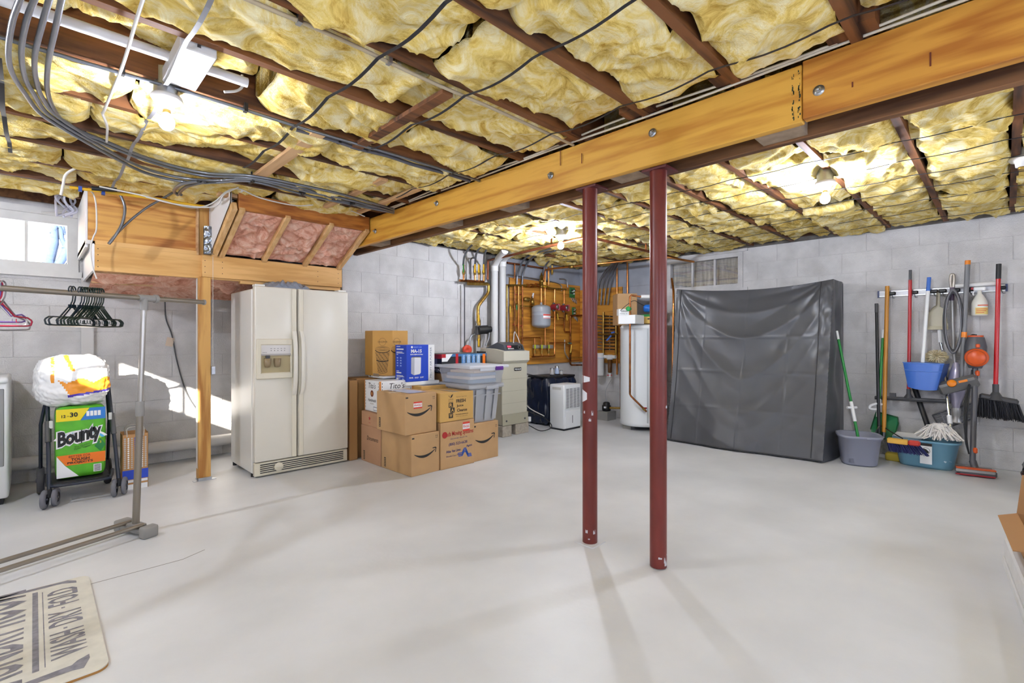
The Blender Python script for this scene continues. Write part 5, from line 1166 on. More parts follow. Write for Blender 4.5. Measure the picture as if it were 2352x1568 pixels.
# circulator
t = thing('circulator_pump', 'black circulator pump under the valve manifold', 'pump', AP(1100, 785, .1))
pc = AP(1100, 758, .06)
MB().cyl(pc + Vector((-.03, -.02, 0)), pc + Vector((.10, -.05, .01)), .055, 20).build('motor', m_black, t); MB().cyl(pc + Vector((.10, -.05, .01)), pc + Vector((.15, -.06, .012)), .042, 18).build('end_cap', m_black, t)
MB().lathe([(0, -.06), (.035, -.06), (.035, -.045), (.028, -.04), (.028, .04), (.035, .045), (.035, .06), (0, .0601)], pc + Vector((-.02, 0, 0)), (0, 0, 1), 14).build('volute', m_dark, t)
MB().cyl(pc + UP * .06, pc + UP * .10, .026, 12).build('union', m_brass, t); MB().cyl(pc - UP * .22, pc - UP * .06, .02, 12).build('union', m_brass, t)
valve(t, pc + UP * .115, (0, 0, 1), m_yellow, (0, 0, 1), 1.1); valve(t, pc - UP * .12, (0, 0, 1), m_yellow, (0, 0, -1), 1.1)
o = tube1('flex_conduit', [pc + Vector((.13, -.06, -.03)), pc + Vector((.11, -.06, -.12)), pc + Vector((.07, -.05, -.2))], .009, m_steel, t)
# thin drop pipe with orange reel
t = thing('wire_reel', 'round orange disc hanging on a thin pipe beside the boiler', 'reel', AP(1072, 812, .06))
MB().tube([AP(1067, 652, .04), AP(1067, 795, .04)], .008, 8).build('drop_pipe', m_dark, t)
pr = AP(1074, 803, .06); MB().lathe([(0, -.03), (.06, -.03), (.062, -.02), (.062, .0), (.058, .006), (.015, .006), (.012, .0), (0, .0)], pr, (-.2, -1, 0), 24).build('disc', mat('orange_disc', 'd8472c', .5, var=.25, scale=25), t)
MB().lathe([(0, -.06), (.052, -.06), (.052, -.03), (0, -.0299)], pr, (-.2, -1, 0), 20).build('backing', mat('tan_metal', 'a48f78', .5), t)
MB().tube(smooth_path([pr + Vector((.03, 0, .05)), pr + Vector((.05, 0, .16)), pr + Vector((.12, 0, .2))]), .011, 8).build('flex_conduit', m_steel, t)
# ---- two white vent pipes
for u, lab, top in ((1136, 'left white plastic vent pipe with an elbow behind the boiler', 600), (1154, 'right white plastic vent pipe behind the boiler', 590)):
    t = thing('vent_pipe', lab, 'pipe', AP(u, 790, .1)); b_ = AP(u, 790, .10); e_ = AP(u, top + 12, .10)
    hi = AP(u + 24, 565, .45); hi.z = min(hi.z, 2.30)
    MB().tube([b_ - UP * .25, e_, e_.lerp(hi, .3) + UP * .03, e_.lerp(hi, .6) + UP * .02, hi], .046, 20).build('pipe', m_white, t)
    MB().cyl(e_ - UP * .06, e_ + UP * .01, .052, 20).build('coupling', m_white, t)
# ---- expansion tank
ctk = onY(1243, 725, 4.66); t = thing('expansion_tank', 'grey steel expansion tank hanging on the plywood board', 'tank', ctk - UP * .17)
r_ = .137; prof = [(0, -.178)] + [(r_ * math.sin(a * math.pi / 16), -.125 - .053 * math.cos(a * math.pi / 16)) for a in range(1, 9)] + [(r_, .0), (r_ + .0015, .002), (r_ + .0015, .008), (r_, .01), (r_, .05), (r_ + .0015, .052), (r_ + .0015, .058), (r_, .06), (r_, .11)] + [(r_ * math.cos(a * math.pi / 16), .11 + .05 * math.sin(a * math.pi / 16)) for a in range(1, 8)] + [(.018, .162), (.018, .19), (0, .191)]
MB().lathe(prof, ctk, n=32).build('shell', mat('tank_grey', '9da1a6', .3), t)
def on_cyl(c, r, a0, a1, z0, z1, m, par, name, n=8):
    vs = []
    for i in range(n + 1):
        a = a0 + (a1 - a0) * i / n; q = c + (RGT * math.sin(a) - FWD * math.cos(a)) * r; vs += [q + UP * z0, q + UP * z1]
    return MB().add(vs, [(2 * i, 2 * i + 2, 2 * i + 3, 2 * i + 1) for i in range(n)], True).build(name, m, par)
on_cyl(ctk, r_ + .003, .15, 1.15, -.045, .02, m_pw, t, 'label'); on_cyl(ctk, r_ + .0036, .15, 1.15, -.003, .018, mat('sticker_red', 'd8402e', .5), t, 'label_band'); on_cyl(ctk, r_ + .0036, .15, 1.15, -.042, -.034, mat('sticker_red', 'd8402e', .5), t, 'label_band')
# ---- pipework on the board
t = thing('boiler_pipework', 'copper supply pipes and valves fixed to the orange plywood board', 'pipes', AP(1240, 780, .05))
for pts, r, m in (([(1163, 655), (1250, 656), (1262, 662), (1300, 665)], .015, m_brass), ([(1164, 655), (1164, 800)], .013, m_brass), ([(1182, 640), (1182, 605)], .011, m_copper), ([(1182, 785), (1182, 655)], .012, None), ([(1191, 790), (1191, 657)], .012, m_copper_new), ([(1200, 790), (1200, 657)], .011, None),
    ([(1243, 700), (1243, 660)], .013, m_copper_new), ([(1252, 600), (1252, 792)], .012, m_copper_new), ([(1260, 655), (1260, 613)], .014, m_copper_new), ([(1274, 662), (1274, 700)], .014, m_copper_new), ([(1296, 664), (1296, 700)], .012, m_copper_new),
    ([(1274, 712), (1274, 818), (1222, 819)], .013, m_copper_new), ([(1296, 714), (1296, 762), (1308, 762)], .011, None), ([(1196, 776), (1243, 775), (1243, 795)], .010, m_copper_new), ([(1310, 725), (1310, 838), (1336, 838)], .014, None), ([(1310, 725), (1336, 724)], .014, None), ([(1297, 780), (1297, 810), (1306, 824)], .009, m_steel),
    ([(1260, 787), (1310, 787)], .010, m_copper_new), ([(1180, 703), (1241, 703)], .009, m_brass), ([(1255, 757), (1275, 757)], .007, m_copper_new), ([(1277, 746), (1295, 746)], .007, m_copper_new), ([(1266, 728), (1295, 730)], .009, None), ([(1311, 822), (1336, 820)], .008, m_brass), ([(1311, 828), (1336, 827)], .008, m_copper_new), ([(1228, 776), (1228, 818)], .008, m_copper_new), ([(1245, 790), (1245, 818)], .008, m_copper_new), ([(1260, 786), (1260, 818)], .008, m_copper_new)):
    pipe(t, pts, r, m)
for u, v, ax, s in ((1222, 656, (1, 0, 0), 1.2), (1213, 656, (1, 0, 0), 1.1), (1233, 655, (1, 0, 0), 1.3)): fitting(t, AP(u, v), ax, .024 * s, .05)
for (u, v, ax, m, hd, hl) in ((1245, 658, (1, 0, 0), m_yellow, (1, 0, 0), .09), (1268, 625, (0, 0, 1), m_yellow, (0, 0, 1), .10), (1172, 705, (0, 0, 1), m_yellow, (0, 0, -1), .08), (1310, 809, (0, 0, 1), m_yellow, (.2, 0, 1), .12), (1306, 788, (1, 0, 0), mat('teal_handle', '2a7a80', .4), (1, 0, 0), .07), (1280, 722, (0, 0, 1), m_yellow, (.2, 0, -1), .08), (1301, 724, (0, 0, 1), m_yellow, (.2, 0, -1), .08), (1187, 702, (0, 0, 1), m_green, (0, 0, -1), .06)):
    valve(t, AP(u, v, .07), ax, m, hd, 1.0, hl)
MB().lathe([(0, -.10), (.028, -.10), (.028, -.02), (.036, -.015), (.036, .015), (.026, .02), (.026, .07), (.012, .09), (.008, .12), (0, .121)], AP(1244, 645, .07), (0, 0, 1), 16).build('air_vent', m_brass, t)
b = MB(); pm_ = AP(1213, 686, .08); b.lathe([(0, -.06), (.02, -.06), (.032, -.03), (.03, .03), (.02, .06), (0, .061)], AP(1210, 687, .08), (1, 0, 0), 12); b.lathe([(0, -.05), (.028, -.05), (.028, .02), (.016, .03), (.014, .07), (0, .071)], AP(1223, 692, .08), (0, 0, 1), 12); b.build('pressure_valve', m_brass, t)
MB().beam(AP(1223, 684, .085), AP(1225, 673, .085), .02, .012).build('valve_tag', m_pw, t)
for u, v in ((1186, 676), (1195, 676), (1180, 745), (1188, 747), (1197, 748), (1250, 681)): fitting(t, AP(u, v, .05), (1, 0, 0), .008, .03, mat('red_clip', 'a83a2c', .5))
# zone valves
for k, u in enumerate((1228, 1244, 1260)):
    zv = thing('zone_valve', 'grey zone valve head with a lime label, %s of three' % ('left one', 'middle one', 'right one')[k], 'valve', AP(u, 805, .06), 'zone valves')
    MB().box(AP(u + 3, 796, .09), (.085, .07, .055), None, .012, 2).build('head', mat('zone_grey', '8f8a80', .4), zv); MB().box(AP(u + 1, 796, .130), (.024, .006, .056)).build('label', mat('lime_label', 'c5d62c', .4), zv); MB().cyl(AP(u, 803, .06), AP(u, 812, .06), .016, 10).build('body', m_brass, zv)
# red circulators
for u, v, lab in ((1272, 705, 'small red circulator pump beside the grey tank'), (1294, 707, 'small red circulator pump below the green circuit board')):
    t = thing('red_pump', lab, 'pump', AP(u, v + 8, .06), 'red circulators'); p = AP(u, v, .06)
    MB().cyl(p + Vector((0, .03, 0)), p + Vector((0, -.07, 0)), .045, 18).build('motor', mat('pump_red', '9c2a38', .4), t); MB().lathe([(0, .012), (.030, .012), (.034, .0), (0, 0)], p + Vector((0, -.07, 0)), (0, -1, 0), 18).build('name_plate', m_steel, t)
    MB().box(p + Vector((.055, -.045, .0)), (.035, .05, .10), None, .006).build('terminal_box', mat('pump_pink', 'b8485a', .4), t); MB().cyl(p - UP * .065, p + UP * .065, .018, 10).build('volute', m_dark, t)
# control boards
for (u, v, w, h, lab) in ((1314, 672, .13, .16, 'larger open green circuit board with wiring on the plywood'), (1318, 715, .085, .13, 'smaller green control board below the larger one')):
    t = thing('control_board', lab, 'circuit board', AP(u, v + 10, .02)); p = AP(u, v, .025)
    MB().box(p, (w, .012, h), None, .002).build('board', mat('pcb_green', '2f7a3c', .45, var=.3, scale=60), t); rr = random.Random(int(u))
    for k in range(9): MB().box(p + Vector((rr.uniform(-.4, .4) * w, -.016, rr.uniform(-.42, .42) * h)), (rr.uniform(.012, .03), .02, rr.uniform(.01, .022))).build('component', [m_black, m_pw, m_dark][k % 3], t)
    for k in range(6):
        q = p + Vector(((k - 2.5) * w / 7, -.012, -h / 2)); MB().tube(smooth_path([q, q + Vector((.005, -.02, -.04)), q + Vector((.03, -.02, -.06 - .008 * k)), q + Vector((.06, 0, -.03))]), .003, 5).build('wire', [m_cable, m_black, m_steel][k % 3], t)
# grey electrical conduits along the top of the board
for pts, lab in ((((1165, 630), (1240, 642), (1285, 652), (1290, 668)), 'thin silver conduit along the top of the plywood'), (((1285, 640), (1300, 643), (1304, 660)), 'short silver conduit bending down to the green board')):
    tag(MB().tube(smooth_path([AP(u, v, .015) for u, v in pts], 5), .009, 8).build('conduit', m_steel), lab, 'conduit')
for k, (pts, lab) in enumerate(((((1187, 655, .05), (1190, 625, .08), (1210, 590, .3), (1265, 568, .9)), 'grey flexible tube rising from the board toward the far bulb, left'), (((1199, 655, .05), (1203, 622, .08), (1225, 590, .3), (1275, 570, .85)), 'grey flexible tube rising from the board toward the far bulb, right'), (((1246, 640, .08), (1252, 612, .1), (1275, 585, .35), (1300, 575, .7)), 'grey flexible tube above the brass air vent'))):
    P = [AP(*q) for q in pts]; P[-1].z = min(P[-1].z, 2.31); tag(MB().tube(smooth_path(P, 6), .014, 8).build('flexible_tube', m_pipe), lab, 'pipe')
for k in range(4):
    P = [BP(1372 + 8 * k, 700, .06), BP(1376 + 9 * k, 650, .08), BP(1392 + 7 * k, 620, .12), BP(1412 + 4 * k, 600, .35)]; P[-1].z = min(P[-1].z, 2.31)
    tag(MB().tube(smooth_path(P, 6), .012, 8).build('flexible_tube', m_pipe), 'grey flexible tube behind the red column, %s of four' % ordn[k], 'pipe', 'grey tubes in the corner')
# long rusty pipes under the ceiling
ru = mat('rusty_copper', '8a4f33', .45, .7, var=.35, scale=9)
t = thing('overhead_pipe', 'long rusty pipe hanging below the far ceiling, turning behind the column', 'pipe', (4.15, 3.9, 2.2))
MB().tube([(4.28, YA - .08, 2.235), (4.06, 3.05, 2.245), (4.10, 2.99, 2.245), (6.0, 3.0, 2.25)], .015, 10).build('pipe', ru, t)
for p in ((4.12, 3.55, 2.26), (5.2, 3.0, 2.26)): MB().box(Vector(p) + UP * .03, (.006, .02, .10)).build('hanger_strap', m_copper, t)
MB().tube([(4.28, YA - .08, 2.235), (4.27, YA - .08, 1.98)], .015, 10).build('drop', ru, t)
t = thing('overhead_pipe', 'bright copper pipe below the ceiling running toward the blind window', 'pipe', (5.5, 3.9, 2.2))
MB().tube([(5.36, YA - .10, 1.95), (5.36, YA - .10, 2.20), (5.39, YA - .16, 2.225), (5.60, 2.98, 2.225), (6.25, 2.9, 2.225)], .0145, 10).build('pipe', m_copper_new, t)
MB().lathe([(0, -.03), (.024, -.03), (.024, .03), (0, .031)], (5.42, 4.3, 2.22), (.1, -1, 0), 10).build('valve', m_brass, t)
o = tag(MB().tube([AP(1165, 603, .03), AP(1248, 616, .03)], .013, 10).build('wall_pipe', ru), 'short rusty pipe along the foam board above the plywood', 'pipe')
for u, lab in ((1417, 'left upright copper pipe on the foam board of the right wall'), (1441, 'right upright copper pipe on the foam board of the right wall')):
    tag(MB().tube([BP(u, 600, .03), BP(u, 700 if u == 1441 else 860, .03)], .013, 10).build('wall_pipe', m_copper_new), lab, 'pipe')
# ---- heating manifold on the right board
t = thing('heating_manifold', 'brass heating manifold with rows of black stubs on the right wall board', 'manifold', BP(1390, 800, .06))
for u in (1386, 1415): MB().tube([BP(u, 716 if u == 1386 else 724, .10), BP(u, 815, .10)], .017, 12).build('bar', m_brass, t)
for k in range(11):
    v = 726 + k * 7.6; MB().tube([BP(1388, v, .10), BP(1412, v + .6, .10)], .0085, 8).build('stub', m_black, t); fitting(t, BP(1401, v + .3, .10), (0, 1, 0), .011, .018, m_steel)
    P = [BP(1384, v, .10), BP(1377, v - 1, .10), BP(1366, v - 3 + (k % 3) * 2, .06)]; MB().tube(smooth_path(P, 4), .0085, 8).build('tube', m_pipe, t)
pipe(t, [(1362, 768), (1420, 766)], .014, m_brass, pl=BP, off=.13)
for a, b in (((1412, 762), (1404, 764)), ((1404, 770), (1393, 782))): MB().beam(BP(*a, .15), BP(*b, .16), .022, .008, up=-FWD).build('blue_handle', m_blue, t)
# ---- water heater
hc = Vector((5.86, 3.44, 0)); t = thing('water_heater', 'tall white water heater partly hidden by the nearest red column', 'water heater', hc); R_ = .285
m_wh = mat('heater_white', 'dfe1e0', .32)
MB().lathe([(R_ - .005, .055), (R_ + .006, .06), (R_ + .006, .10), (R_, .105), (R_, 1.335), (R_ + .004, 1.34), (R_ + .004, 1.36), (R_ - .02, 1.385), (0, 1.388)], hc, n=40).build('shell', m_wh, t); MB().lathe([(0, .054), (R_ - .005, .055)], hc, n=40).build('underside', m_dark, t)
for k in range(3):
    a = k * 2.09 + .6; MB().box(hc + Vector((math.cos(a) * .2, math.sin(a) * .2, .028)), (.12, .12, .055)).build('foot_block', mat('raw_block', '9a9893', .85), t)
on_cyl(hc, R_ + .002, .22, .45, .62, .78, m_pw, t, 'label'); on_cyl(hc, R_ + .0028, .24, .40, .72, .735, m_ink, t, 'label_line'); on_cyl(hc, R_ + .0028, .24, .40, .75, .76, mat('sticker_red', 'd8402e', .5), t, 'label_line')
on_cyl(hc, R_ + .002, -.04, .02, .11, 1.33, mat('heater_seam', 'b9bcbc', .4), t, 'seam')
fd = hc - FWD * (R_ + .05)
def HP(u, v): return onD(u, v, (hc - FWD * (R_ + .05) - CAM).dot(FWD))
t = thing('heater_pipe', 'copper pipe with a green valve running down in front of the water heater', 'pipe', HP(1478, 942))
MB().tube([HP(1492, 681), HP(1470, 681), HP(1450, 678), HP(1447, 681), HP(1447, 905), HP(1449, 909), HP(1478, 938), HP(1485, 945)], .0125, 10).build('pipe', m_copper, t)
MB().lathe([(0, -.03), (.03, -.03), (.03, .03), (0, .031)], HP(1444, 709), (-1, -.3, 0), 14).build('mixing_valve', mat('valve_green', '2e9a50', .35), t); MB().cyl(HP(1472, 681), HP(1492, 681), .024, 14).build('insulation_sleeve', m_white, t); fitting(t, HP(1479, 939), HP(1485, 945) - HP(1478, 938), .017, .04, m_brass)
MB().box(HP(1482, 937), (.03, .03, .02)).build('red_handle', m_red, t)
# boxes on the heater
zt2 = 1.389
c = Carton(HP(1420, 745) + Vector((.0, .0, 0)), .01, .01, .01, 0, 'x', 'x y z w') if False else None
def hbox(u0, u1, v0, v1, dep, yaw, nm, lab, m, dz=0, dd=.2):
    a = onD(u0, v1, dep); b = onD(u1, v1, dep); w = (b - a).length; z0 = max(zt2, a.z); h = onD(u0, v0, dep).z - z0
    return Carton(Vector((a.x, a.y, z0 + dz)), w, dd, h, -TH + 1.5708 - 1.5708 + math.atan2(RGT.y, RGT.x) - math.atan2(RGT.y, RGT.x) + yaw, nm, lab, m, seam=False)
ya = math.atan2(RGT.y, RGT.x)
b1 = hbox(1420, 1464, 724, 744, 6.33, ya, 'flat_white_box', 'flat white box on top of the water heater', m_pw, 0, .22)
b2 = Carton(onD(1421, 724, 6.36) * 1, .15, .12, .085, ya, 'small_label_box', 'small white box with printed label on the flat white box', m_pw, seam=False); b2.t.location.z += 0
text('WATER SAVER', b2.front, w=.09, h=.016, m=m_ink, parent=b2.t, x=.03, y=.045); text('MODEL W', b2.front, w=.10, h=.012, m=m_ink, parent=b2.t, x=.015, y=.015)
b3 = Carton(Vector((onD(1418, 720, 6.62).x, onD(1418, 720, 6.62).y, zt2)), .27, .30, .43, ya, 'heater_carton', 'plain brown carton standing at the back of the water heater', m_card, seam=False)
b4 = hbox(1471, 1512, 722, 743, 6.42, ya, 'filter_box', 'yellow and green box beside the flat white box on the heater', mat('box_yellow', 'cdab5c', .6), 0, .2)
patch(rect(.0, .09, .24, .12), b4.front, m_green, b4.t, 'green_band'); patch(disc(.12, .06, .02, 14, .01), b4.front, m_ink, b4.t, 'oval_mark')
o = MB(); p = onD(1492, 708, 6.5); o.lathe([(0, -.08), (.035, -.08), (.05, -.06), (.055, .0), (.05, .06), (0, .07)], p, RGT, 18); tag(o.build('blue_tank', mat('blue_enamel', '1f6fd0', .3)), 'small blue pump housing half hidden by the nearest column', 'pump')
tag(tube1('appliance_cable', [HP(1425, 713), HP(1440, 700), HP(1456, 690), HP(1468, 696), HP(1480, 702)], .004, m_black), 'black cable looped over the boxes on the heater', 'cable')
# ---- filters
t = thing('water_filter', 'white cylindrical water filter housing behind the far column', 'filter', BP(1379, 862, .15)); p = BP(1379, 862, .15)
MB().lathe([(0, 0), (.052, 0), (.056, .02), (.056, .25), (.062, .255), (.062, .285), (.056, .29), (.056, .34), (0, .341)], p, n=24).build('housing', m_white, t); MB().lathe([(.0562, .262), (.0635, .264), (.0635, .272), (.0562, .274)], p, n=24).build('ring', mat('blue_ring', '9fb4d6', .4), t)
t = thing('sediment_filter', 'amber sediment filter with white cap and red drain handle', 'filter', BP(1401, 868, .15)); p = BP(1401, 856, .15)
MB().lathe([(0, 0), (.022, .0), (.032, .01), (.034, .20), (0, .201)], p, n=20).build('bowl', mat('amber_bowl', '6a4420', .25, trans=.25), t); g = MB(); g.lathe([(0, .20), (.045, .20), (.048, .215), (.048, .25), (.036, .27), (0, .271)], p, n=20); g.cyl(p + UP * .24 - Vector((0, .10, 0)), p + UP * .24 + Vector((0, .10, 0)), .026, 14); g.build('cap', m_white, t)
MB().cyl(p - UP * .06, p, .014, 12).build('drain', m_pw, t); MB().beam(p - UP * .035 - RGT * .045, p - UP * .035 + RGT * .03, .012, .012).build('drain_handle', mat('bright_red', 'd0262c', .4), t)
tag(MB().tube([BP(1425, 745, .05), BP(1426, 905, .05), BP(1426, 938, .05)], .014, 10).build('wall_pipe', m_copper), 'dark copper riser beside the water heater', 'pipe')
t = thing('transfer_pump', 'small black pump with brass pipe on the floor of the corner', 'pump', BP(1393, 945, .2)); p = BP(1393, 934, .2)
MB().lathe([(0, -.06), (.06, -.06), (.065, -.03), (.065, .02), (.05, .03), (.05, .06), (.03, .075), (0, .076)], p, n=20).build('motor', m_black, t); MB().box(p + Vector((-.06, -.02, .0)), (.03, .03, .025)).build('label', m_pw, t); MB().tube([p + Vector((0, -.06, -.01)), BP(1428, 937, .15)], .016, 10).build('pipe', m_brass, t); MB().tube(smooth_path([p + UP * .07, p + Vector((-.02, 0, .25)), BP(1405, 870, .12)]), .004, 6).build('tube', m_steel, t); MB().span((p.x - .12, p.y - .1, 0), (p.x + .1, p.y + .1, p.z - .06)).build('block_stand', mat('raw_block', '9a9893', .85), t)
# ---- boiler on blocks
bx0_, bx1_, by0_, by1_ = 4.075, 4.52, 4.285, 4.70
t = thing('boiler', 'tall beige floor boiler with dark sloping control console', 'boiler', ((bx0_ + bx1_) / 2, 4.49, .13)); m_bo = mat('boiler_beige', 'c2bda9', .4); m_bo2 = mat('boiler_beige_dark', 'a9a48e', .4)
MB().span((bx0_, by0_ + .02, .135), (bx1_, by1_, .96), bev=.006).build('jacket', m_bo, t); MB().span((bx0_ - .004, by0_ + .005, .135), (bx1_ + .004, by0_ + .03, .27), bev=.004).build('base_panel', m_bo2, t)
for z in (.40, .55, .70): MB().span((bx0_ + .002, by0_ + .017, z), (bx1_ - .002, by0_ + .021, z + .004)).build('panel_groove', m_bo2, t)
g = MB(); pf = [(by0_ - .015, .93), (by0_ - .015, 1.045), (by0_ + .18, 1.075), (by1_, 1.085), (by1_, .93), (by0_ + .02, .90)]
g.prism([(a, b) for a, b in pf], (Vector((bx0_ - .004, 0, 0)), Vector((0, 1, 0)), UP), bx1_ - bx0_ + .008); g.build('top_hood', mat('boiler_light', 'cfcab8', .4), t)
g = MB(); pf = [(by0_ + .03, 1.052), (by0_ + .06, 1.125), (by0_ + .16, 1.16), (by1_ - .08, 1.10), (by1_ - .02, 1.085)]
g.prism(pf, (Vector((bx0_ + .06, 0, 0)), Vector((0, 1, 0)), UP), bx1_ - bx0_ - .10); co = g.build('console', mat('console_blue_grey', '4b515b', .4), t)
dv = Vector((0, .03, .073)).normalized(); FC = (Vector((bx0_ + .09, by0_ + .03, 1.055)), Vector((1, 0, 0)), dv)
patch(rect(.01, .012, .29, .068), FC, m_black, co, 'panel_face', .002); patch(rect(.025, .042, .09, .062), FC, mat('display_red', 'd8324a', .3, emit=1.5), co, 'display', .003)
for k in range(5): patch(rect(.025 + k * .022, .018, .040 + k * .022, .030), FC, m_pw, co, 'button', .003)
patch(disc(.235, .04, .026, 20), FC, m_steel, co, 'dial', .003); patch(disc(.235, .04, .018, 16), FC, m_black, co, 'dial_face', .0036)
text('WEIL-McLAIN', (Vector((bx0_ + .20, by0_ + .018, .80)), Vector((1, 0, 0)), UP), w=.115, h=.018, m=m_pw, parent=t, x=.008, y=.011, bold=.03, lift=.008); patch(rr_poly(0, 0, .13, .04, .01), (Vector((bx0_ + .20, by0_ + .018, .80)), Vector((1, 0, 0)), UP), m_black, t, 'name_plate', .006)
MB().span((bx0_ - .03, by1_ - .10, .80), (bx0_ - .002, by1_ + .05, 1.04)).build('side_box', m_black, t)
for x in (bx0_ + .06, bx1_ - .06): MB().lathe([(0, .004), (.012, .004), (.012, 0), (0, -.001)], (x, by0_ + .004, .19), (0, -1, 0), 12).build('screw', m_dark, t)
for k, (x, w, lab) in enumerate(((bx0_ - .02, .16, 'rough concrete block under the left front of the boiler'), (bx1_ - .22, .24, 'rough concrete block under the right front of the boiler'))):
    tag(MB().span((x, by0_ - .01 + .02 * k, 0), (x + w, by0_ + .20, .132), bev=.006).build('support_block', mat('raw_concrete', 'b0a798', .9, var=.15, scale=30, bump=.4, bscale=80)), lab, 'block')
tag(MB().span((bx0_ + .02, by1_ - .14, 0), (bx1_ - .02, by1_ + .0, .132), bev=.006).build('support_block', mat('raw_concrete', 'b0a798', .9)), 'rough concrete block under the back of the boiler', 'block')
for k, (pts, m, lab) in enumerate((([(bx1_ + .02, 4.5, .95), (bx1_ + .14, 4.58, .78), (bx1_ + .30, 4.6, .72), (bx1_ + .55, 4.45, .66)], m_black, 'black cord from the boiler over the navy covered bin'), ([(bx1_ + .02, 4.55, .72), (bx1_ + .10, 4.62, .45), (bx1_ + .22, 4.55, .25), (bx1_ + .34, 4.3, .14), (bx1_ + .30, 4.15, .05), (bx1_ + .12, 4.18, .02), (bx1_ + .02, 4.30, .09)], m_black, 'black cord looping on the floor beside the boiler'), ([(bx1_ + .01, 4.52, .80), (bx1_ + .08, 4.6, .55), (bx1_ + .2, 4.5, .30), (bx1_ + .38, 4.35, .16)], m_cable, 'white cord hanging between boiler and dehumidifier'), ([(bx1_ + .12, 4.78, .85), (bx1_ + .2, 4.75, .55), (bx1_ + .36, 4.6, .25)], m_dark, 'thin grey cord hanging below the plywood board'))):
    tag(tube1('power_cord', pts, .006, m), lab, 'cord')
tag(tube1('control_wire', [Vector((4.36, 4.40, 1.12)), Vector((4.48, 4.5, 1.28)), Vector((4.56, 4.55, 1.27)), Vector((4.60, 4.52, 1.15)), Vector((4.55, 4.45, 1.02))], .006, m_cable), 'white control wire arching over the boiler hood', 'wire')
MB().span((bx1_ + .0, 4.27, .14), (bx1_ + .035, 4.30, .20)).build('outlet', m_pw, bpy.data.objects['boiler'])
# ---- dehumidifier
dxa, dya = 4.915, 4.02; t = thing('dehumidifier', 'white dehumidifier with louvred grille in front of the navy covered bin', 'dehumidifier', (dxa + .18, dya + .12, 0)); m_dh = mat('dehumidifier_white', 'e6e7e6', .35)
MB().span((dxa, dya, .02), (dxa + .36, dya + .25, .60), bev=.018, seg=3).build('body', m_dh, t); MB().span((dxa + .01, dya + .01, 0), (dxa + .35, dya + .24, .022)).build('base', m_black, t)
MB().span((dxa + .025, dya - .006, .03), (dxa + .335, dya + .004, .245), bev=.004).build('bucket_front', m_dh, t); MB().span((dxa + .165, dya - .009, .09), (dxa + .172, dya - .004, .19)).build('level_window', m_black, t); MB().span((dxa - .003, dya + .05, .53), (dxa + .004, dya + .20, .565), bev=.001).build('hand_grip', mat('grip_grey', 'c4c2ba', .5), t)
MB().span((dxa + .03, dya - .003, .285), (dxa + .33, dya + .001, .545)).build('grille_back', m_black, t)
for k in range(17): MB().span((dxa + .03, dya - .008, .287 + k * .0153), (dxa + .33, dya - .002, .2945 + k * .0153)).build('louvre', m_dh, t)
for x in (.03, .10, .18, .255, .325): MB().span((dxa + x, dya - .0085, .285), (dxa + x + .006, dya - .002, .548)).build('grille_rib', m_dh, t)
# ---- covered bin with cans
def bag(q, c): return noise.fractal(c * 2.0, .8, 2, 3) * .06 - abs(noise.noise(Vector((c.x * 6, c.y * 6, c.z * .8)))) * .05
o = soft((5.32, 4.58, .335), (.66, .44, .67), 8, 24, 'covered_bin', mat('navy_film', '1c2438', .25), None, bag); tag(o, 'bin wrapped in navy plastic film behind the dehumidifier', 'bin')
MB().span((5.02, 4.39, .655), (5.62, 4.77, .682), bev=.004).build('lid', m_black, o)
for (u, v, r, h, col, lab) in ((1268, 862, .032, .10, 'b9b7b4', 'dented metal paint can on the navy covered bin'), (1279, 861, .03, .125, 'b8c8e0', 'pale spray can on the navy covered bin'), (1289, 863, .028, .06, 'c9c7c2', 'short steel can on the navy covered bin')):
    p = onY(u, v, 4.5); p.z = .682; t = thing('can', lab, 'can', p); MB().lathe([(0, 0), (r, 0), (r, h), (r * .9, h + .006), (0, h + .007)], p, n=18).build('can_body', m_steel, t); on_cyl(p, r + .001, -1.5, 1.5, h * .15, h * .8, mat('can_label_' + col, col, .5), t, 'label')

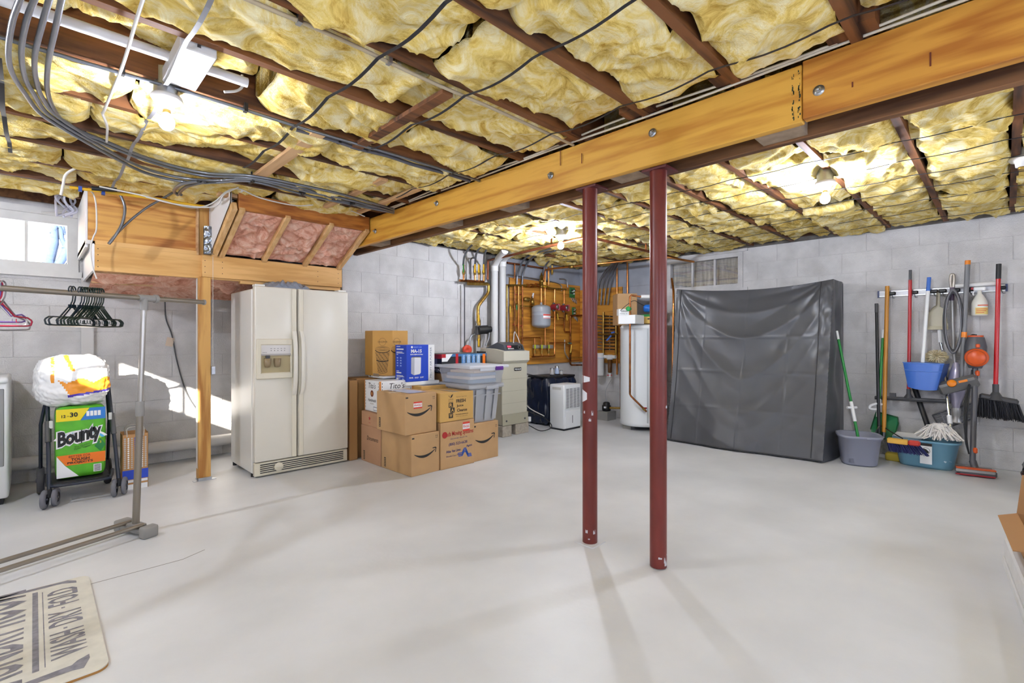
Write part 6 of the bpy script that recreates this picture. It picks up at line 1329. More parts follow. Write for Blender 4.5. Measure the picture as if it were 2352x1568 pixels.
# ------------------------------------------------------------------ rack under a black cover
m_cov = mat('black_nylon', '4b4c50', .34, var=.06, scale=4, bump=.10, bscale=45, bdist=.003)
cv = thing('covered_rack', 'tall rack draped in a black nylon cover below the blind window', 'covered rack', (5.85, 2.0, 0))
bl, br, tl_, tr_ = Vector((5.38, 2.80, .012)), Vector((5.45, 1.225, .012)), Vector((5.58, 2.80, 1.805)), Vector((5.86, 1.235, 1.815))
XK = 6.27
def swag(s, t):
    """folds hanging between the top corners and creases from storage"""
    c = 1 - (2 * s - 1) ** 2; x = 2 * s - 1
    d = -.05 * c * t ** 2
    for (h, sag, amp, w) in ((.98, .16, .030, .035), (.95, .30, .042, .05), (.90, .50, .034, .06), (.80, .62, .020, .06), (.55, .45, .022, .08), (.32, .30, .020, .07)):
        y = h - sag * (1 - abs(x) ** 1.7); k = (t - y) / w; d += amp * (math.exp(-abs(k) ** 1.2) if k > 0 else math.exp(-abs(k) * .45)) * (.4 + .6 * c)
    p = Vector((s * 3.2, t * 2.4, 1.7)); d += .040 * noise.noise(p * .8) + .010 * noise.noise(p * 2.6)
    # folds fanning out of the two upper corners
    for sx in (0.02, 0.95):
        dx, dy = abs(s - sx) * 1.6, (1.0 - t) * 1.8; a_ = math.atan2(dy, dx + 1e-4); r_ = math.hypot(dx, dy)
        d += .016 * (abs(math.sin(a_ * 7 + sx * 2)) - .5) * math.exp(-((r_ - .35) / .45) ** 2)
    d += .006 * (abs(noise.noise(Vector((s * 6 + t * 7, t * 4 - s * 3, 3)))) - .3)
    for tc in (.66, .44, .22): d += .005 * math.exp(-((t - tc) / .006) ** 2)
    for sc_ in (.22, .5, .76): d += .003 * math.exp(-((s - sc_) / .004) ** 2)
    d += .02 * math.exp(-((s - .985) / .03) ** 2) * math.sin(t * 60) * .4
    e = min(1, min(s, 1 - s) / .05); return d * (.25 + .75 * e)
def front(s, t):
    b = bl.lerp(br, s); u_ = tl_.lerp(tr_, s); q = b.lerp(u_, t ** .95)
    sag = -.055 * (1 - (2 * s - 1) ** 2) * t ** 6
    return q + Vector((-swag(s, t) - .06 * (1 - t) ** 3, 0, sag))
g = MB(); g.sheet(150, 120, front)
def side_r(s, t):
    a = front(1.0, t); k = s; p = Vector((s * 2, t * 4, 7)); return Vector((a.x + (XK - a.x) * k, a.y + (.012 * math.sin(k * 9 + t * 5) + .03 * noise.noise(p * 1.6)) * math.sin(math.pi * k) - .05 * (1 - t) ** 2 * math.sin(math.pi * k), a.z))
def side_l(s, t):
    a = front(0.0, t); return Vector((XK + (a.x - XK) * s, a.y + .02 * noise.noise(Vector((s * 3, t * 5, 9))) * math.sin(math.pi * s), a.z))
def lid(s, t):
    a = front(s, 1.0); k = t; return Vector((a.x + (XK - a.x) * k, a.y, a.z - .03 * math.sin(math.pi * k) * (1 - (2 * s - 1) ** 2)))
g.sheet(30, 80, side_r); g.sheet(20, 60, side_l); g.sheet(60, 12, lid); g.sheet(10, 10, lambda s, t: Vector((XK, 2.80 - 1.57 * s, .012 + 1.79 * t)))
g.build('cover', m_cov, cv, merge=True)
for s_ in (.035, .935):
    pts = [front(s_, .01 + i / 40 * .985) + Vector((-.004, 0, 0)) for i in range(41)]
    MB().tube(pts, .004, 5).build('seam', mat('seam_black', '2a2a2d', .6), cv)
MB().tube([front(i / 50, .004) + Vector((-.003, 0, 0)) for i in range(51)], .006, 5).build('hem', mat('seam_black', '2a2a2d', .6), cv)
tag(MB().tube([B(1543, 640, .45), onX(1547, 668, 5.62), onX(1547, 700, 5.60), onX(1545, 880, 5.55)], .014, 10).build('wall_pipe', m_copper_new), 'bright copper pipe beside the covered rack', 'pipe')

# ------------------------------------------------------------------ tool rail on the right wall
rl = thing('tool_rail', 'white and chrome wall rail with black clips for tools', 'rail', B(2165, 672, .02))
ra, rb_ = B(2018, 676, .022), B(2312, 660.5, .022); zr_ = (ra.z + rb_.z) / 2
m_rail = mat('rail_white', 'e9eaec', .25)
MB().span((XB - .032, rb_.y, zr_ - .030), (XB - .012, ra.y, zr_ + .030), bev=.003).build('rail', m_rail, rl)
for dz in (.024, -.024): MB().span((XB - .036, rb_.y, zr_ + dz - .004), (XB - .031, ra.y, zr_ + dz + .004)).build('edge_strip', m_chrome, rl)
for y in (ra.y, rb_.y): MB().span((XB - .038, y - .008, zr_ - .034), (XB - .010, y + .008, zr_ + .034)).build('end_cap', mat('navy_cap', '2b3a66', .4), rl)
for u in (2049, 2100, 2145, 2165, 2196, 2228, 2300):
    p = B(u, 670, .05); MB().box((XB - .05, p.y, zr_), (.035, .06, .035), None, .008).build('clip', m_black, rl)
    MB().tube(smooth_path([(XB - .04, p.y, zr_ - .02), (XB - .065, p.y - .01, zr_ - .05), (XB - .09, p.y - .03, zr_ - .05)]), .004, 6).build('hook', m_steel, rl)
def stick(name, label, cat, parts, base):
    """a long tool: parts are (name, p, q, r, material)"""
    t = thing(name, label, cat, base)
    for nm, p, q, r, m in parts: MB().tube([vec(p), vec(q)], r, 12).build(nm, m, t)
    return t
def L(p, q, k): return vec(p).lerp(vec(q), k)
o_ = .10
# black pole, wooden push broom
a, b = B(2013, 697, .09), B(2019, 1000, .28); stick('black_pole', 'plain black pole leaning on the wall left of the wooden broom', 'pole', [('pole', b, L(b, a, .93), .0145, m_black), ('grip', L(b, a, .93), a, .016, m_dark)], b)
a, b = B(2038, 657, .085), B(2030, 992, .22); m_oak = mat('varnished_handle', 'c98a2e', .35, var=.1, scale=12, stretch=(1, 1, .2))
t = stick('push_broom', 'push broom with varnished wooden handle and blue bristles', 'broom', [('handle', a, b, .0185, m_oak), ('socket', b, b - UP * .06, .015, m_steel)], b)
h0, h1, h2 = B(2038, 1010, .66), B(2086, 1022, .66), B(2114, 1030, .66); hz = h0.z
h1.z = h2.z = hz; 
MB().beam(h0, h1, .065, .045, bev=.006).build('head', mat('broom_wood', 'd9a843', .5), t); MB().beam(h1, h2, .066, .046, bev=.012).build('red_end', mat('red_end', 'c0392f', .45), t)
g = MB(); rr = random.Random(3); dv_ = (h2 - h0).normalized()
for k in range(150):
    s_ = rr.random(); p = h0.lerp(h2, s_) + Vector((rr.uniform(-.025, .025), rr.uniform(-.01, .01), -.02)); g.tube([p, p + Vector((rr.uniform(-.02, .02), -.04 + (s_ - .5) * -.05, -.075 - rr.random() * .01))], [.004, .002], 4, False)
q = g.build('bristles', mat('navy_bristle', '23265e', .6), t); q['kind'] = 'stuff'
MB().tube(smooth_path([b + UP * .06 + Vector((-.01, .06, .01)), b + UP * .05, b + Vector((-.06, -.05, .03)), h1 + Vector((0, .04, .03))]), .006, 6).build('brace', m_black, t)
# green scoops
def scoop(label, a, b, jk, pan=None):
    t = stick('pick_up_scoop', label, 'scoop', [('tip', a, L(a, b, .085), .0115, m_pw), ('handle', L(a, b, .085), b, .0125, mat('green_tube', '1d8a3c', .35))], b)
    j0, j1 = L(a, b, jk), L(a, b, jk + .18); MB().tube([j0, j1], .0165, 12).build('grip_sleeve', m_pw, t)
    m_ = L(j0, j1, .3); MB().tube(smooth_path([m_ + RGT * .05, m_ + RGT * .01, m_ - RGT * .03 + UP * .005, m_ - RGT * .085 - UP * .015, m_ - RGT * .09 - UP * .045, m_ - RGT * .03 - UP * .05, m_ - UP * .03] if pan else [m_ - RGT * .05, m_, m_ + RGT * .045]), .0125, 8).build('trigger', m_pw, t)
    return t
bc = Vector((5.66, .985, 0))
scoop('green tubular scoop standing in the grey bucket', B(1922, 760, .36), onD(1971, 1004, 4.72), .68)
t = scoop('green tubular scoop leaning beside the wooden broom', B(2029, 757, .10), B(2015, 985, .26), .70, True)
pn = [B(2013, 945, .06), B(2062, 958, .06), B(2064, 972, .08), B(2050, 1015, .20), B(2003, 1000, .22), B(2000, 985, .2)]
nrm_ = Vector((-1, 0, -.2)).normalized(); g = MB(); g.add(pn + [p - nrm_ * .02 for p in pn], [tuple(range(6)), tuple(reversed(range(6, 12)))] + [(i, (i + 1) % 6, 6 + (i + 1) % 6, 6 + i) for i in range(6)]); g.build('pan', mat('pan_green', '23774a', .35), t)
for i in (0, 1, 2, 5): MB().tube([pn[i] + nrm_ * .005, pn[(i + 1) % 6] + nrm_ * .005], .006, 6).build('pan_rim', mat('pan_green_dark', '17532f', .4), t)
MB().beam(B(2018, 978, .27), B(2008, 998, .28), .03, .01).build('metal_jaw', m_chrome, t)
# red squeegee
a, b = B(2091, 620, .095), B(2087, 893, .16); m_rt = mat('red_tube', 'b01e24', .25)
t = stick('floor_squeegee', 'red handled floor squeegee with a black blade left of the blue dustpan', 'squeegee', [('grip', a, L(a, b, .085), .013, m_dark), ('handle', L(a, b, .085), b, .0145, m_rt), ('neck', b, b - UP * .075, .018, m_dark)], b - UP * .1)
p = b - UP * .09; MB().beam(p + Vector((0, .27, -.01)), p + Vector((0, -.31, .0)), .05, .02, bev=.004).build('blade_bar', m_dark, t); MB().beam(p + Vector((0, .15, .02)), p + Vector((0, .10, .02)), .04, .04).build('clamp', m_dark, t); MB().beam(p + Vector((-.02, .27, -.02)), p + Vector((-.02, -.31, -.01)), .006, .03).build('rubber', m_black, t)
MB().lathe([(.018, .04), (.035, .012), (.04, 0)], p, (0, 0, 1), 12).build('collar', m_dark, t)
# blue lobby dustpan with white pole
a, b = B(2134, 637, .09), B(2119, 834, .22)
t = stick('lobby_dustpan', 'blue upright dustpan with white pole and blue grip', 'dustpan', [('grip', a, L(a, b, .16), .0165, m_blue), ('pole', L(a, b, .16), b, .0155, m_pw)], b - UP * .25)
def pan(s, t_):
    l0, r0 = B(2074, 832, .26), B(2168, 836, .26); l1, r1 = B(2085, 888, .30), B(2152, 896, .30); q = l0.lerp(r0, s).lerp(l1.lerp(r1, s), t_); return q + Vector((-.06 * math.sin(math.pi * s) ** .7 * (1 - .3 * t_), 0, -.012 * math.sin(math.pi * s) * t_))
g = MB(); g.sheet(24, 14, pan); g.sheet(24, 6, lambda s, t_: pan(s, 0).lerp(pan(s, 0) + Vector((.14, 0, .012 * math.sin(math.pi * s))), t_)); g.build('pan_front', mat('dustpan_blue', '3d6cc2', .3), t)
g = MB(); g.sheet(10, 8, lambda s, t_: pan(1, t_) + Vector((.20 * s, -.03 * s, .0))); g.sheet(10, 8, lambda s, t_: pan(0, t_) + Vector((.16 * s, .0, .0))); g.build('pan_side', mat('dustpan_blue_deep', '2c5096', .35), t)
g = MB(); g.tube([pan(i / 24, .0) for i in range(25)], .006, 6); g.tube([pan(i / 24, .3) + Vector((-.003, 0, 0)) for i in range(25)], .004, 6); g.build('pan_lip', mat('dustpan_blue_light', '5f8ad6', .3), t)
# black tube behind the dustpan
a, b = B(2100, 890, .06), B(2138, 1000, .16); stick('black_tube', 'dark flat tube leaning behind the blue dustpan', 'pole', [('tube', a, b, .021, m_black), ('edge', a + RGT * .015 - FWD * .01, b + RGT * .015 - FWD * .01, .007, m_dark)], b)
# beige hand dustpan
t = thing('hand_dustpan', 'beige hand dustpan hanging from the rail', 'dustpan', B(2150, 756, .06)); m_be = mat('beige_plastic', 'c9bf9e', .4)
fo_ = B(2150, 756, .07); FD = (B(2124, 757, .07), Vector((0, -1, 0)), UP); W2_ = (B(2124, 757, .07) - B(2178, 757, .07)).length
po = [(0, 0), (W2_, 0), (W2_ * .98, .06), (W2_ * .92, .15), (W2_ * .82, .20), (W2_ * .66, .225), (W2_ * .66, .37), (W2_ * .52, .37), (W2_ * .50, .235), (W2_ * .35, .215), (W2_ * .2, .17), (W2_ * .08, .08)]
MB().prism(po, (FD[0] + Vector((.02, 0, 0)), FD[1], FD[2]), -.006).build('pan', mat('beige_plastic_light', 'd3cbb2', .4), t)
g = MB()
for p, q in list(zip(po[2:], po[3:])) + [(po[-1], po[0])]:
    A_ = FD[0] + FD[1] * p[0] + UP * p[1]; B_ = FD[0] + FD[1] * q[0] + UP * q[1]; g.add([A_ + Vector((.02, 0, 0)), B_ + Vector((.02, 0, 0)), B_ - Vector((.035, 0, 0)), A_ - Vector((.035, 0, 0))], [(0, 1, 2, 3)])
g.build('raised_edge', m_be, t); MB().span((FD[0].x - .012, FD[0].y - W2_, FD[0].z), (FD[0].x + .02, FD[0].y, FD[0].z + .035)).build('front_lip', m_be, t)
# lambswool duster
a, b, c_ = B(2158, 757, .05), B(2160, 786, .06), B(2164, 803, .06)
t = stick('wool_duster', 'cream lambswool duster with white handle below the beige dustpan', 'duster', [('handle', a, b, .016, m_pw), ('ferrule', b, c_, .012, m_chrome)], B(2152, 835, .1))
g = MB(); rr = random.Random(8); cc = B(2150, 817, .10)
for k in range(420):
    d_ = Vector((rr.gauss(0, 1), rr.gauss(0, 1), rr.gauss(0, 1))).normalized(); g.tube([cc + d_ * .02, cc + Vector((d_.x * .06, d_.y * .095, d_.z * .07)) * rr.uniform(.85, 1.05) + Vector((0, 0, -.01))], [.006, .003], 4, False)
q = g.build('wool', mat('cream_wool', 'f2e8c8', .95, col2='d8c494', scale=25, var=.1), t); q['kind'] = 'stuff'
# steam mop
t = thing('steam_mop', 'silver and lilac steam mop with coiled grey cord on the rail', 'steam mop', B(2195, 945, .08)); m_li = mat('lilac_silver', 'b9b4c9', .25, .3); m_si = mat('silver_plastic', 'b7b5b2', .3, .4)
MB().tube(smooth_path([B(2186, 668, .08), B(2183, 645, .08), B(2185, 631, .08), B(2191, 633, .08), B(2190, 655, .08), B(2187, 672, .08)]), .012, 10).build('handle', mat('champagne', 'a89f92', .3, .5), t)
MB().tube([B(2187, 660, .08), B(2186, 690, .08)], .018, 12).build('neck', mat('plum_plastic', '5a4a5e', .35), t); MB().tube([B(2187, 690, .08), B(2190, 800, .07), B(2193, 832, .07)], .013, 12).build('pole', m_si, t)
for k in range(7):
    rx, rz = .055 + .007 * (k % 3), .27 + .012 * (k % 4); c0 = B(2189, 738, .11 + .008 * k); MB().tube([c0 + Vector((0, rx * math.cos(i * math.pi / 16), rz * math.sin(i * math.pi / 16))) for i in range(32)], .0065, 6, closed=True).build('cord_loop', m_dark if k % 3 else mat('mid_grey', '77767a', .45), t)
bb = B(2196, 832, .09); MB().lathe([(.018, 0), (.026, -.02), (.045, -.09), (.062, -.17), (.066, -.24), (.058, -.32), (.03, -.41), (.028, -.44), (.03, -.46), (0, -.461)], bb, (0, 0, 1), 20).build('body', m_li, t)
MB().lathe([(.032, -.43), (.036, -.45), (.036, -.50), (.028, -.52), (.05, -.56), (.05, -.575), (0, -.576)], bb, (0, 0, 1), 16).build('joint', m_si, t)
# vacuum wand
a, b = B(2223, 598, .11), B(2208, 872, .16); t = stick('vacuum_wand', 'grey vacuum wand with orange rings and wide floor head', 'vacuum wand', [('top_ring', a, L(a, b, .035), .021, m_orange if False else mat('amber_orange', 'f08a1c', .35)), ('tube', L(a, b, .035), L(a, b, .60), .0195, mat('wand_grey', '7a7a7c', .35)), ('lower_tube', L(a, b, .60), b, .0155, mat('wand_grey', '7a7a7c', .35)), ('band', L(a, b, .60), L(a, b, .645), .023, mat('amber_orange', 'f08a1c', .35))], b - UP * .1)
l_, r_2 = B(2155, 894, .22), B(2246, 872, .20); MB().beam(l_, r_2, .09, .11, up=(-.5, 0, 1), bev=.018).build('floor_head', mat('head_grey', '6d6c6a', .45), t)
MB().lathe([(0, 0), (.036, 0), (.03, .01), (0, .012)], B(2186, 880, .275), (-1, 0, .3), 16).build('pedal', mat('amber_orange', 'f08a1c', .35), t); MB().beam(B(2202, 877, .275), B(2222, 873, .27), .012, .02).build('orange_bar', mat('amber_orange', 'f08a1c', .35), t)
# wire shelf panel
t = thing('wire_shelf', 'small grey wire shelf leaning against the wall behind the tools', 'shelf', B(2190, 985, .1)); q4 = [B(2142, 953, .06), B(2238, 924, .05), B(2232, 962, .10), B(2162, 986, .14)]
for i in range(4): MB().tube([q4[i], q4[(i + 1) % 4]], .008, 6).build('frame_wire', m_dark, t)
for k in range(1, 12): MB().tube([q4[0].lerp(q4[3], k / 12), q4[1].lerp(q4[2], k / 12)], .005, 5).build('wire', mat('mid_grey', '77767a', .45), t)
for k in range(1, 5): MB().tube([q4[0].lerp(q4[1], k / 5), q4[3].lerp(q4[2], k / 5)], .006, 5).build('cross_wire', mat('mid_grey', '77767a', .45), t)
# stick vacuum
t = thing('stick_vacuum', 'dark grey stick vacuum with round orange lid standing on its floor head', 'vacuum cleaner', onZ(2240, 1086, 0)); m_vd = mat('vacuum_grey', '55555a', .4); m_vo = mat('vacuum_orange', 'dc5a1e', .35)
v0_, v1_ = B(2241, 775, .13), B(2240, 845, .16); MB().tube([v0_, v0_.lerp(v1_, .3), v0_.lerp(v1_, .7), v1_], [.060, .078, .078, .045], 20).build('motor_body', m_vd, t); MB().lathe([(0, .03), (.072, .03), (.082, .015), (.084, 0), (0, 0)], B(2243, 821, .22), (-1, 0, 0), 28).build('dust_lid', m_vo, t); MB().lathe([(.062, .032), (.066, .036), (.070, .032)], B(2243, 821, .22), (-1, 0, 0), 28).build('lid_ring', mat('deep_orange', 'b8440f', .4), t)
MB().tube([v0_ + UP * .004, v0_ + UP * .02], .055, 18).build('top_cap', m_vo, t); MB().box(B(2246, 794, .215), (.02, .03, .035), None, .006).build('switch', m_vo, t); MB().tube(smooth_path([B(2226, 800, .12), B(2224, 782, .12), B(2232, 770, .12), B(2244, 770, .12)]), .009, 8).build('hose', m_black, t)
v2_ = B(2234, 1058, .42); MB().tube([v1_, v2_], .021, 14).build('tube', m_vd, t)
for (u, v, f) in ((2241, 857, .20), (2237, 1034, .43)): MB().box(L(v1_, v2_, (v - 845) / 213) - FWD * .022, (.03, .03, .05), None, .008).build('orange_latch', m_vo, t)
for k in range(4): MB().tube(smooth_path([L(v1_, v2_, .02 + .02 * k) + RGT * -.03, L(v1_, v2_, .4) + RGT * (-.055 - .012 * k), L(v1_, v2_, .75) + RGT * (-.06 - .012 * (k % 2)), L(v1_, v2_, .93) + RGT * -.035]), .0055, 6).build('cord', m_black, t)
hp = onZ(2196, 1078, .035); hq = onZ(2287, 1088, .035); MB().beam(hp, hq, .13, .065, bev=.016).build('floor_head', m_vd, t); MB().beam(hp + Vector((-.055, 0, .012)), hq + Vector((-.055, 0, .012)), .03, .03, bev=.008).build('brush_bar', mat('clear_smoke', 'a9a7a5', .2), t); MB().beam(hp + Vector((-.045, 0, .034)), hq + Vector((-.045, 0, .034)), .05, .010).build('orange_strip', m_vo, t); MB().beam(hp + Vector((-.065, 0, -.02)), hq + Vector((-.065, 0, -.02)), .01, .012).build('red_strip', m_red, t)
MB().tube([v2_, (hp + hq) / 2 + UP * .02], .026, 12).build('neck', m_vd, t)
# red broom
a, b = B(2294, 606, .11), B(2287, 882, .16); t = stick('angle_broom', 'red handled broom with wide flared black bristles at the right', 'broom', [('grip', a, L(a, b, .125), .0185, m_black), ('handle', L(a, b, .125), b, .0165, mat('bright_red_tube', 'c4161c', .25)), ('socket', b, b - UP * .10, .022, m_dark)], b - UP * .38)
p0, p1 = B(2249, 908, .17), B(2340, 924, .17); MB().beam(p0, p1, .05, .05, bev=.014).build('head', m_dark, t); MB().lathe([(.022, .05), (.05, .0), (.06, -.02)], b - UP * .12, (0, 0, 1), 12).build('shoulder', m_dark, t)
g = MB(); rr = random.Random(5)
for k in range(300):
    s_ = rr.random(); p = p0.lerp(p1, s_) + Vector((rr.uniform(-.02, .02), 0, -.02)); e_ = B(2247 + 105 * s_, 956 + 12 * s_, .17) + Vector((rr.uniform(-.05, .05), rr.uniform(-.01, .01), rr.uniform(-.01, .02))); g.tube([p, e_], [.004, .0022], 4, False)
q = g.build('bristles', mat('black_bristle', '222226', .5), t); q['kind'] = 'stuff'
# spray bottle and white rod
t = thing('spray_bottle', 'white spray bottle with yellow liquid hanging by its trigger on the rail', 'bottle', B(2250, 725, .09)); sb_ = B(2250, 725, .09)
MB().lathe([(0, 0), (.05, 0), (.056, .008), (.056, .115), (.05, .14), (.026, .19), (.016, .205), (.016, .235), (0, .236)], sb_, n=20).build('bottle_body', mat('milky_plastic', 'e6e2d6', .3), t); on_cyl(sb_, .057, -1.3, 1.3, .012, .075, mat('yellow_label', 'e8d078', .4), t, 'liquid_level'); on_cyl(sb_, .0575, -1.0, .9, .09, .10, mat('red_orange_print', 'd85a2c', .4), t, 'print_line')
for k in range(3): on_cyl(sb_, .0578, -1.2, -.2 + .3 * k, .025 + .016 * k, .031 + .016 * k, mat('red_orange_print', 'd85a2c', .4), t, 'print_line')
MB().box(sb_ + UP * .25, (.035, .085, .035), None, .008).build('trigger_head', m_pw, t); MB().box(sb_ + Vector((0, .05, .255)), (.022, .02, .022), None, .003).build('nozzle', m_red, t); MB().tube(smooth_path([sb_ + Vector((0, .03, .24)), sb_ + Vector((0, .045, .21)), sb_ + Vector((0, .04, .19))]), .006, 6).build('trigger', m_pw, t)
tag(MB().tube([B(2194, 657, .075), B(2291, 650, .075)], .0205, 16).build('white_rod', m_white), 'thick white rod lying across the tool rail', 'rod')

# ------------------------------------------------------------------ buckets on the floor
bk_ = thing('grey_bucket', 'blue-grey plastic bucket with spout beside the covered rack', 'bucket', bc); m_bu = mat('bucket_grey', '8a8d9c', .4)
def bucket(c, prof, n, m, par, name, spout=0, sx=1, sy=1, yaw=0):
    vs = []; fs = []; ex = Vector((math.cos(yaw), math.sin(yaw), 0)); ey = Vector((-math.sin(yaw), math.cos(yaw), 0))
    for (r, z) in prof:
        for j in range(n):
            a = 2 * math.pi * j / n; k = 1 + spout * max(0, math.cos(a - 2.6)) ** 24 * (1 if z > prof[-1][1] * .8 else 0); sq = 1 / (abs(math.cos(a)) ** 3.2 + abs(math.sin(a)) ** 3.2) ** (1 / 3.2)
            vs.append(c + ex * (r * sx * k * sq * math.cos(a)) + ey * (r * sy * k * sq * math.sin(a)) + UP * z)
    for i in range(len(prof) - 1):
        for j in range(n): fs.append((i * n + j, i * n + (j + 1) % n, (i + 1) * n + (j + 1) % n, (i + 1) * n + j))
    return MB().add(vs, fs, True).build(name, m, par)
bucket(bc, [(0, .012), (.12, .012), (.128, .0), (.14, .02), (.166, .25), (.172, .252), (.172, .262), (.180, .265), (.182, .285), (.176, .288), (.160, .28), (.132, .03), (0, .028)], 40, m_bu, bk_, 'body', .10, 1.0, 1.0, .35)
g = MB(); g.tube([bc + Vector((.186 * math.cos(.35 + a), .186 * math.sin(.35 + a), .27 - .03 * math.sin(a - 3.2) * 0)) for a in [3.3 + .1 * i for i in range(32)]], .005, 6); g.build('bail', m_bu, bk_)
tc2 = Vector((6.02, .52, 0)); tb = thing('mop_tub', 'translucent blue mop tub with white wringer basket', 'mop bucket', tc2); m_tb = mat('tub_blue', '7fb4cc', .3, alpha=.82)
bucket(tc2, [(0, .006), (.17, .006), (.18, .0), (.19, .02), (.225, .235), (.24, .24), (.242, .255), (.23, .258), (.215, .24), (.18, .02), (0, .02)], 40, m_tb, tb, 'tub_body', 0, .66, 1.04, 0)
g = MB(); g.sheet(14, 10, lambda s, t_: tc2 + Vector((-.15 + .28 * t_, .235 - .235 * s, .262 + .012 * (1 if s < .12 or s > .9 or t_ < .1 or t_ > .9 else 0) - .045 * math.sin(math.pi * s) * math.sin(math.pi * t_)))); g.build('wringer_basket', m_pw, tb)
for k in range(9): MB().box(tc2 + Vector((-.09, .20 - k * .02, .249)), (.03, .008, .012)).build('wringer_slot', mat('slot_grey', '9a978f', .6), tb)
tgp = onZ(2121, 1052, .13); tg = Vector((tc2.x - .17, tgp.y, 0))
FT = (Vector((tc2.x - .168, onX(2113, 1020, tc2.x - .168).y, .05)), Vector((0, -1, 0)), UP); patch(rect(0, 0, .085, .19), FT, m_pw, tb, 'hang_tag', .004); patch(rect(0, .165, .085, .19), FT, m_ink, tb, 'tag_header', .005)
ringline(.0425, .12, .03, .03, .003, (FT[0] + Vector((-.004, 0, 0)), FT[1], FT[2]), tb, m_ink); patch([(.02, .11), (.06, .10), (.064, .115), (.045, .135), (.025, .14)], FT, m_ink, tb, 'tag_picture', .0055)
mh = tc2 + Vector((-.06, -.10, .30)); t = thing('string_mop', 'white string mop with chrome pole resting in the blue tub', 'mop', mh); g = MB(); rr = random.Random(21)
for k in range(170):
    a_ = rr.uniform(0, 6.283); r1 = rr.uniform(.05, .16); z1 = -.04 - rr.random() * .03; top_ = mh + Vector((rr.uniform(-.05, .05), rr.uniform(-.06, .06), .07 + rr.uniform(-.02, .05)))
    e_ = mh + Vector((math.cos(a_) * r1 * .8, math.sin(a_) * r1 * 1.2, z1 + .045)); g.tube([top_, top_.lerp(e_, .5) + UP * rr.uniform(.0, .05), e_], [.007, .0065, .006], 5, True)
q = g.build('strings', mat('mop_white', 'f2ede6', .9, var=.1, scale=20), t); q['kind'] = 'stuff'
a, b = B(2166, 835, .06), B(2186, 1003, .32); MB().tube([a, b], .0125, 12).build('pole', m_chrome, t); MB().tube([L(a, b, .37), L(a, b, .43)], .016, 10).build('collar', m_pw, t); MB().tube([L(a, b, .72), L(a, b, .83)], .019, 10).build('sleeve', m_pw, t)
def wet(q, c): return noise.fractal(c * 3, .7, 2, 3) * .12
o = soft(tc2 + Vector((-.05, -.10, .10)), (.14, .18, .16), 2.5, 12, 'wet_strings', mat('mop_wet', 'cfe6ec', .8), None, wet); o.parent = None
tag(o, 'bundle of white mop strings inside the blue tub', 'mop head')
# bits behind the bucket
o = MB(); p = onZ(1948, 1060, 0); p = Vector((6.05, 1.03, 0)); o.lathe([(0, 0), (.04, 0), (.045, .02), (.045, .10), (.015, .14), (.015, .17), (0, .171)], p, n=16); tag(o.build('brown_bottle', mat('brown_glass', '3a2614', .15)), 'dark brown bottle tucked between bucket and covered rack', 'bottle')
p = Vector((6.05, .78, 0)); o = MB().span((p.x - .05, p.y - .1, 0), (p.x + .06, p.y + .05, .075), bev=.015, seg=2).build('yellow_sponge', mat('sponge_yellow', 'b8a13a', .8)); tag(o, 'yellow and dark cleaning block on the floor behind the bucket', 'sponge')
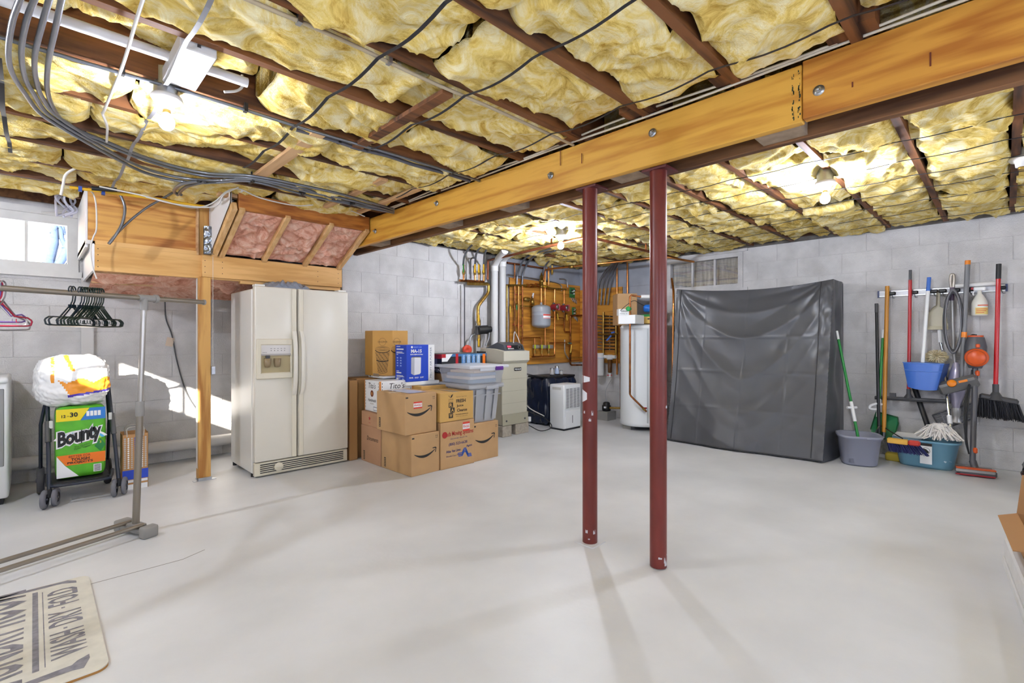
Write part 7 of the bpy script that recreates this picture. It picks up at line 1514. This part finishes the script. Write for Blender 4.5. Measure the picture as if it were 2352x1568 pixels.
# ------------------------------------------------------------------ right edge: rubbish bag, low platform, open carton
def bag2(q, c): return noise.fractal(c * 1.6, .8, 2, 3) * .10 - abs(noise.noise(Vector((c.x * 5, c.y * 5, c.z)))) * .07
o = soft((5.58, -.36, .17), (.52, .50, .34), 2.6, 22, 'rubbish_bag', mat('glossy_black_film', '17181a', .15), None, bag2); tag(o, 'lower glossy black rubbish bag at the right edge', 'bag')
o = soft((5.60, -.34, .48), (.44, .42, .30), 2.4, 22, 'rubbish_bag', mat('grey_black_film', '26272a', .2), None, bag2); tag(o, 'upper dark rubbish bag stacked on the lower one at the right edge', 'bag')
O_ = Vector((3.705, .0, 0)); e1 = Vector((-.996, -.09, 0)); e2 = Vector((.09, -.996, 0)); RR = Matrix((e1, e2, e1.cross(e2))).transposed()
t = thing('low_platform', 'low white painted platform at the bottom right edge', 'platform', O_ + e1 * .8 + e2 * .3); MB().box(O_ + e1 * .8 + e2 * .3 + UP * .07, (1.6, .6, .14), RR, .008).build('platform', mat('chalky_white', 'e2e0dc', .6, var=.05, scale=8, bump=.2, bscale=30), t); MB().box(O_ + e1 * .8 + e2 * -.004 + UP * .02, (1.6, .01, .04), RR, .003).build('base_fillet', mat('chalky_white', 'e2e0dc', .6), t)
t = thing('open_carton', 'open brown carton with raised flaps on the low white platform', 'box', O_ + e1 * .35 + e2 * .25 + UP * .142); c0 = O_ + e1 * .06 + e2 * .04; m_oc = mat('carton_brown', 'a87c50', .75); LW, LD, LH = .62, .45, .15; zb_ = .142
for nm, ce_, sz in (('side_wall', e1 * (LW / 2), (LW, .005, LH)), ('side_wall', e1 * (LW / 2) + e2 * LD, (LW, .005, LH)), ('end_wall', e2 * (LD / 2), (.005, LD, LH)), ('end_wall', e1 * LW + e2 * (LD / 2), (.005, LD, LH))): MB().box(c0 + ce_ + UP * (zb_ + LH / 2), sz, RR).build(nm, m_oc, t)
MB().box(c0 + e1 * LW / 2 + e2 * LD / 2 + UP * (zb_ + .003), (LW, LD, .005), RR).build('bottom', m_oc, t)
zt3 = zb_ + LH
def flap(p, q, out, up, w): 
    v = (out + up).normalized() * w; n_ = (q - p).cross(v).normalized() * .004; g = MB(); vs = [p, q, q + v - (q - p) * .05, p + v + (q - p) * .05]; g.add(vs + [x + n_ for x in vs], [(0, 1, 2, 3), (7, 6, 5, 4)] + [(i, (i + 1) % 4, 4 + (i + 1) % 4, 4 + i) for i in range(4)]); return g.build('flap', m_oc, t)
flap(c0 + UP * zt3, c0 + e1 * LW + UP * zt3, e2 * -1, UP * -.25, .075); flap(c0 + UP * zt3, c0 + e2 * LD + UP * zt3, e1 * -.12, UP * 1, .20); flap(c0 + e2 * LD + UP * zt3, c0 + e2 * LD + e1 * LW + UP * zt3, e2 * -1, UP * .2, .2)
o = MB().box(c0 + e1 * .20 + e2 * .18 + UP * (zb_ + .10), (.24, .16, .16), RR, .004).build('pale_box', mat('pale_card', 'd6bf92', .7)); tag(o, 'pale cardboard box inside the open carton', 'box'); o = MB().box(c0 + e1 * .47 + e2 * .2 + UP * (zb_ + .075), (.20, .22, .13), RR, .006).build('dark_book', mat('dark_navy_cover', '23263a', .5)); tag(o, 'dark covered book inside the open carton', 'book')
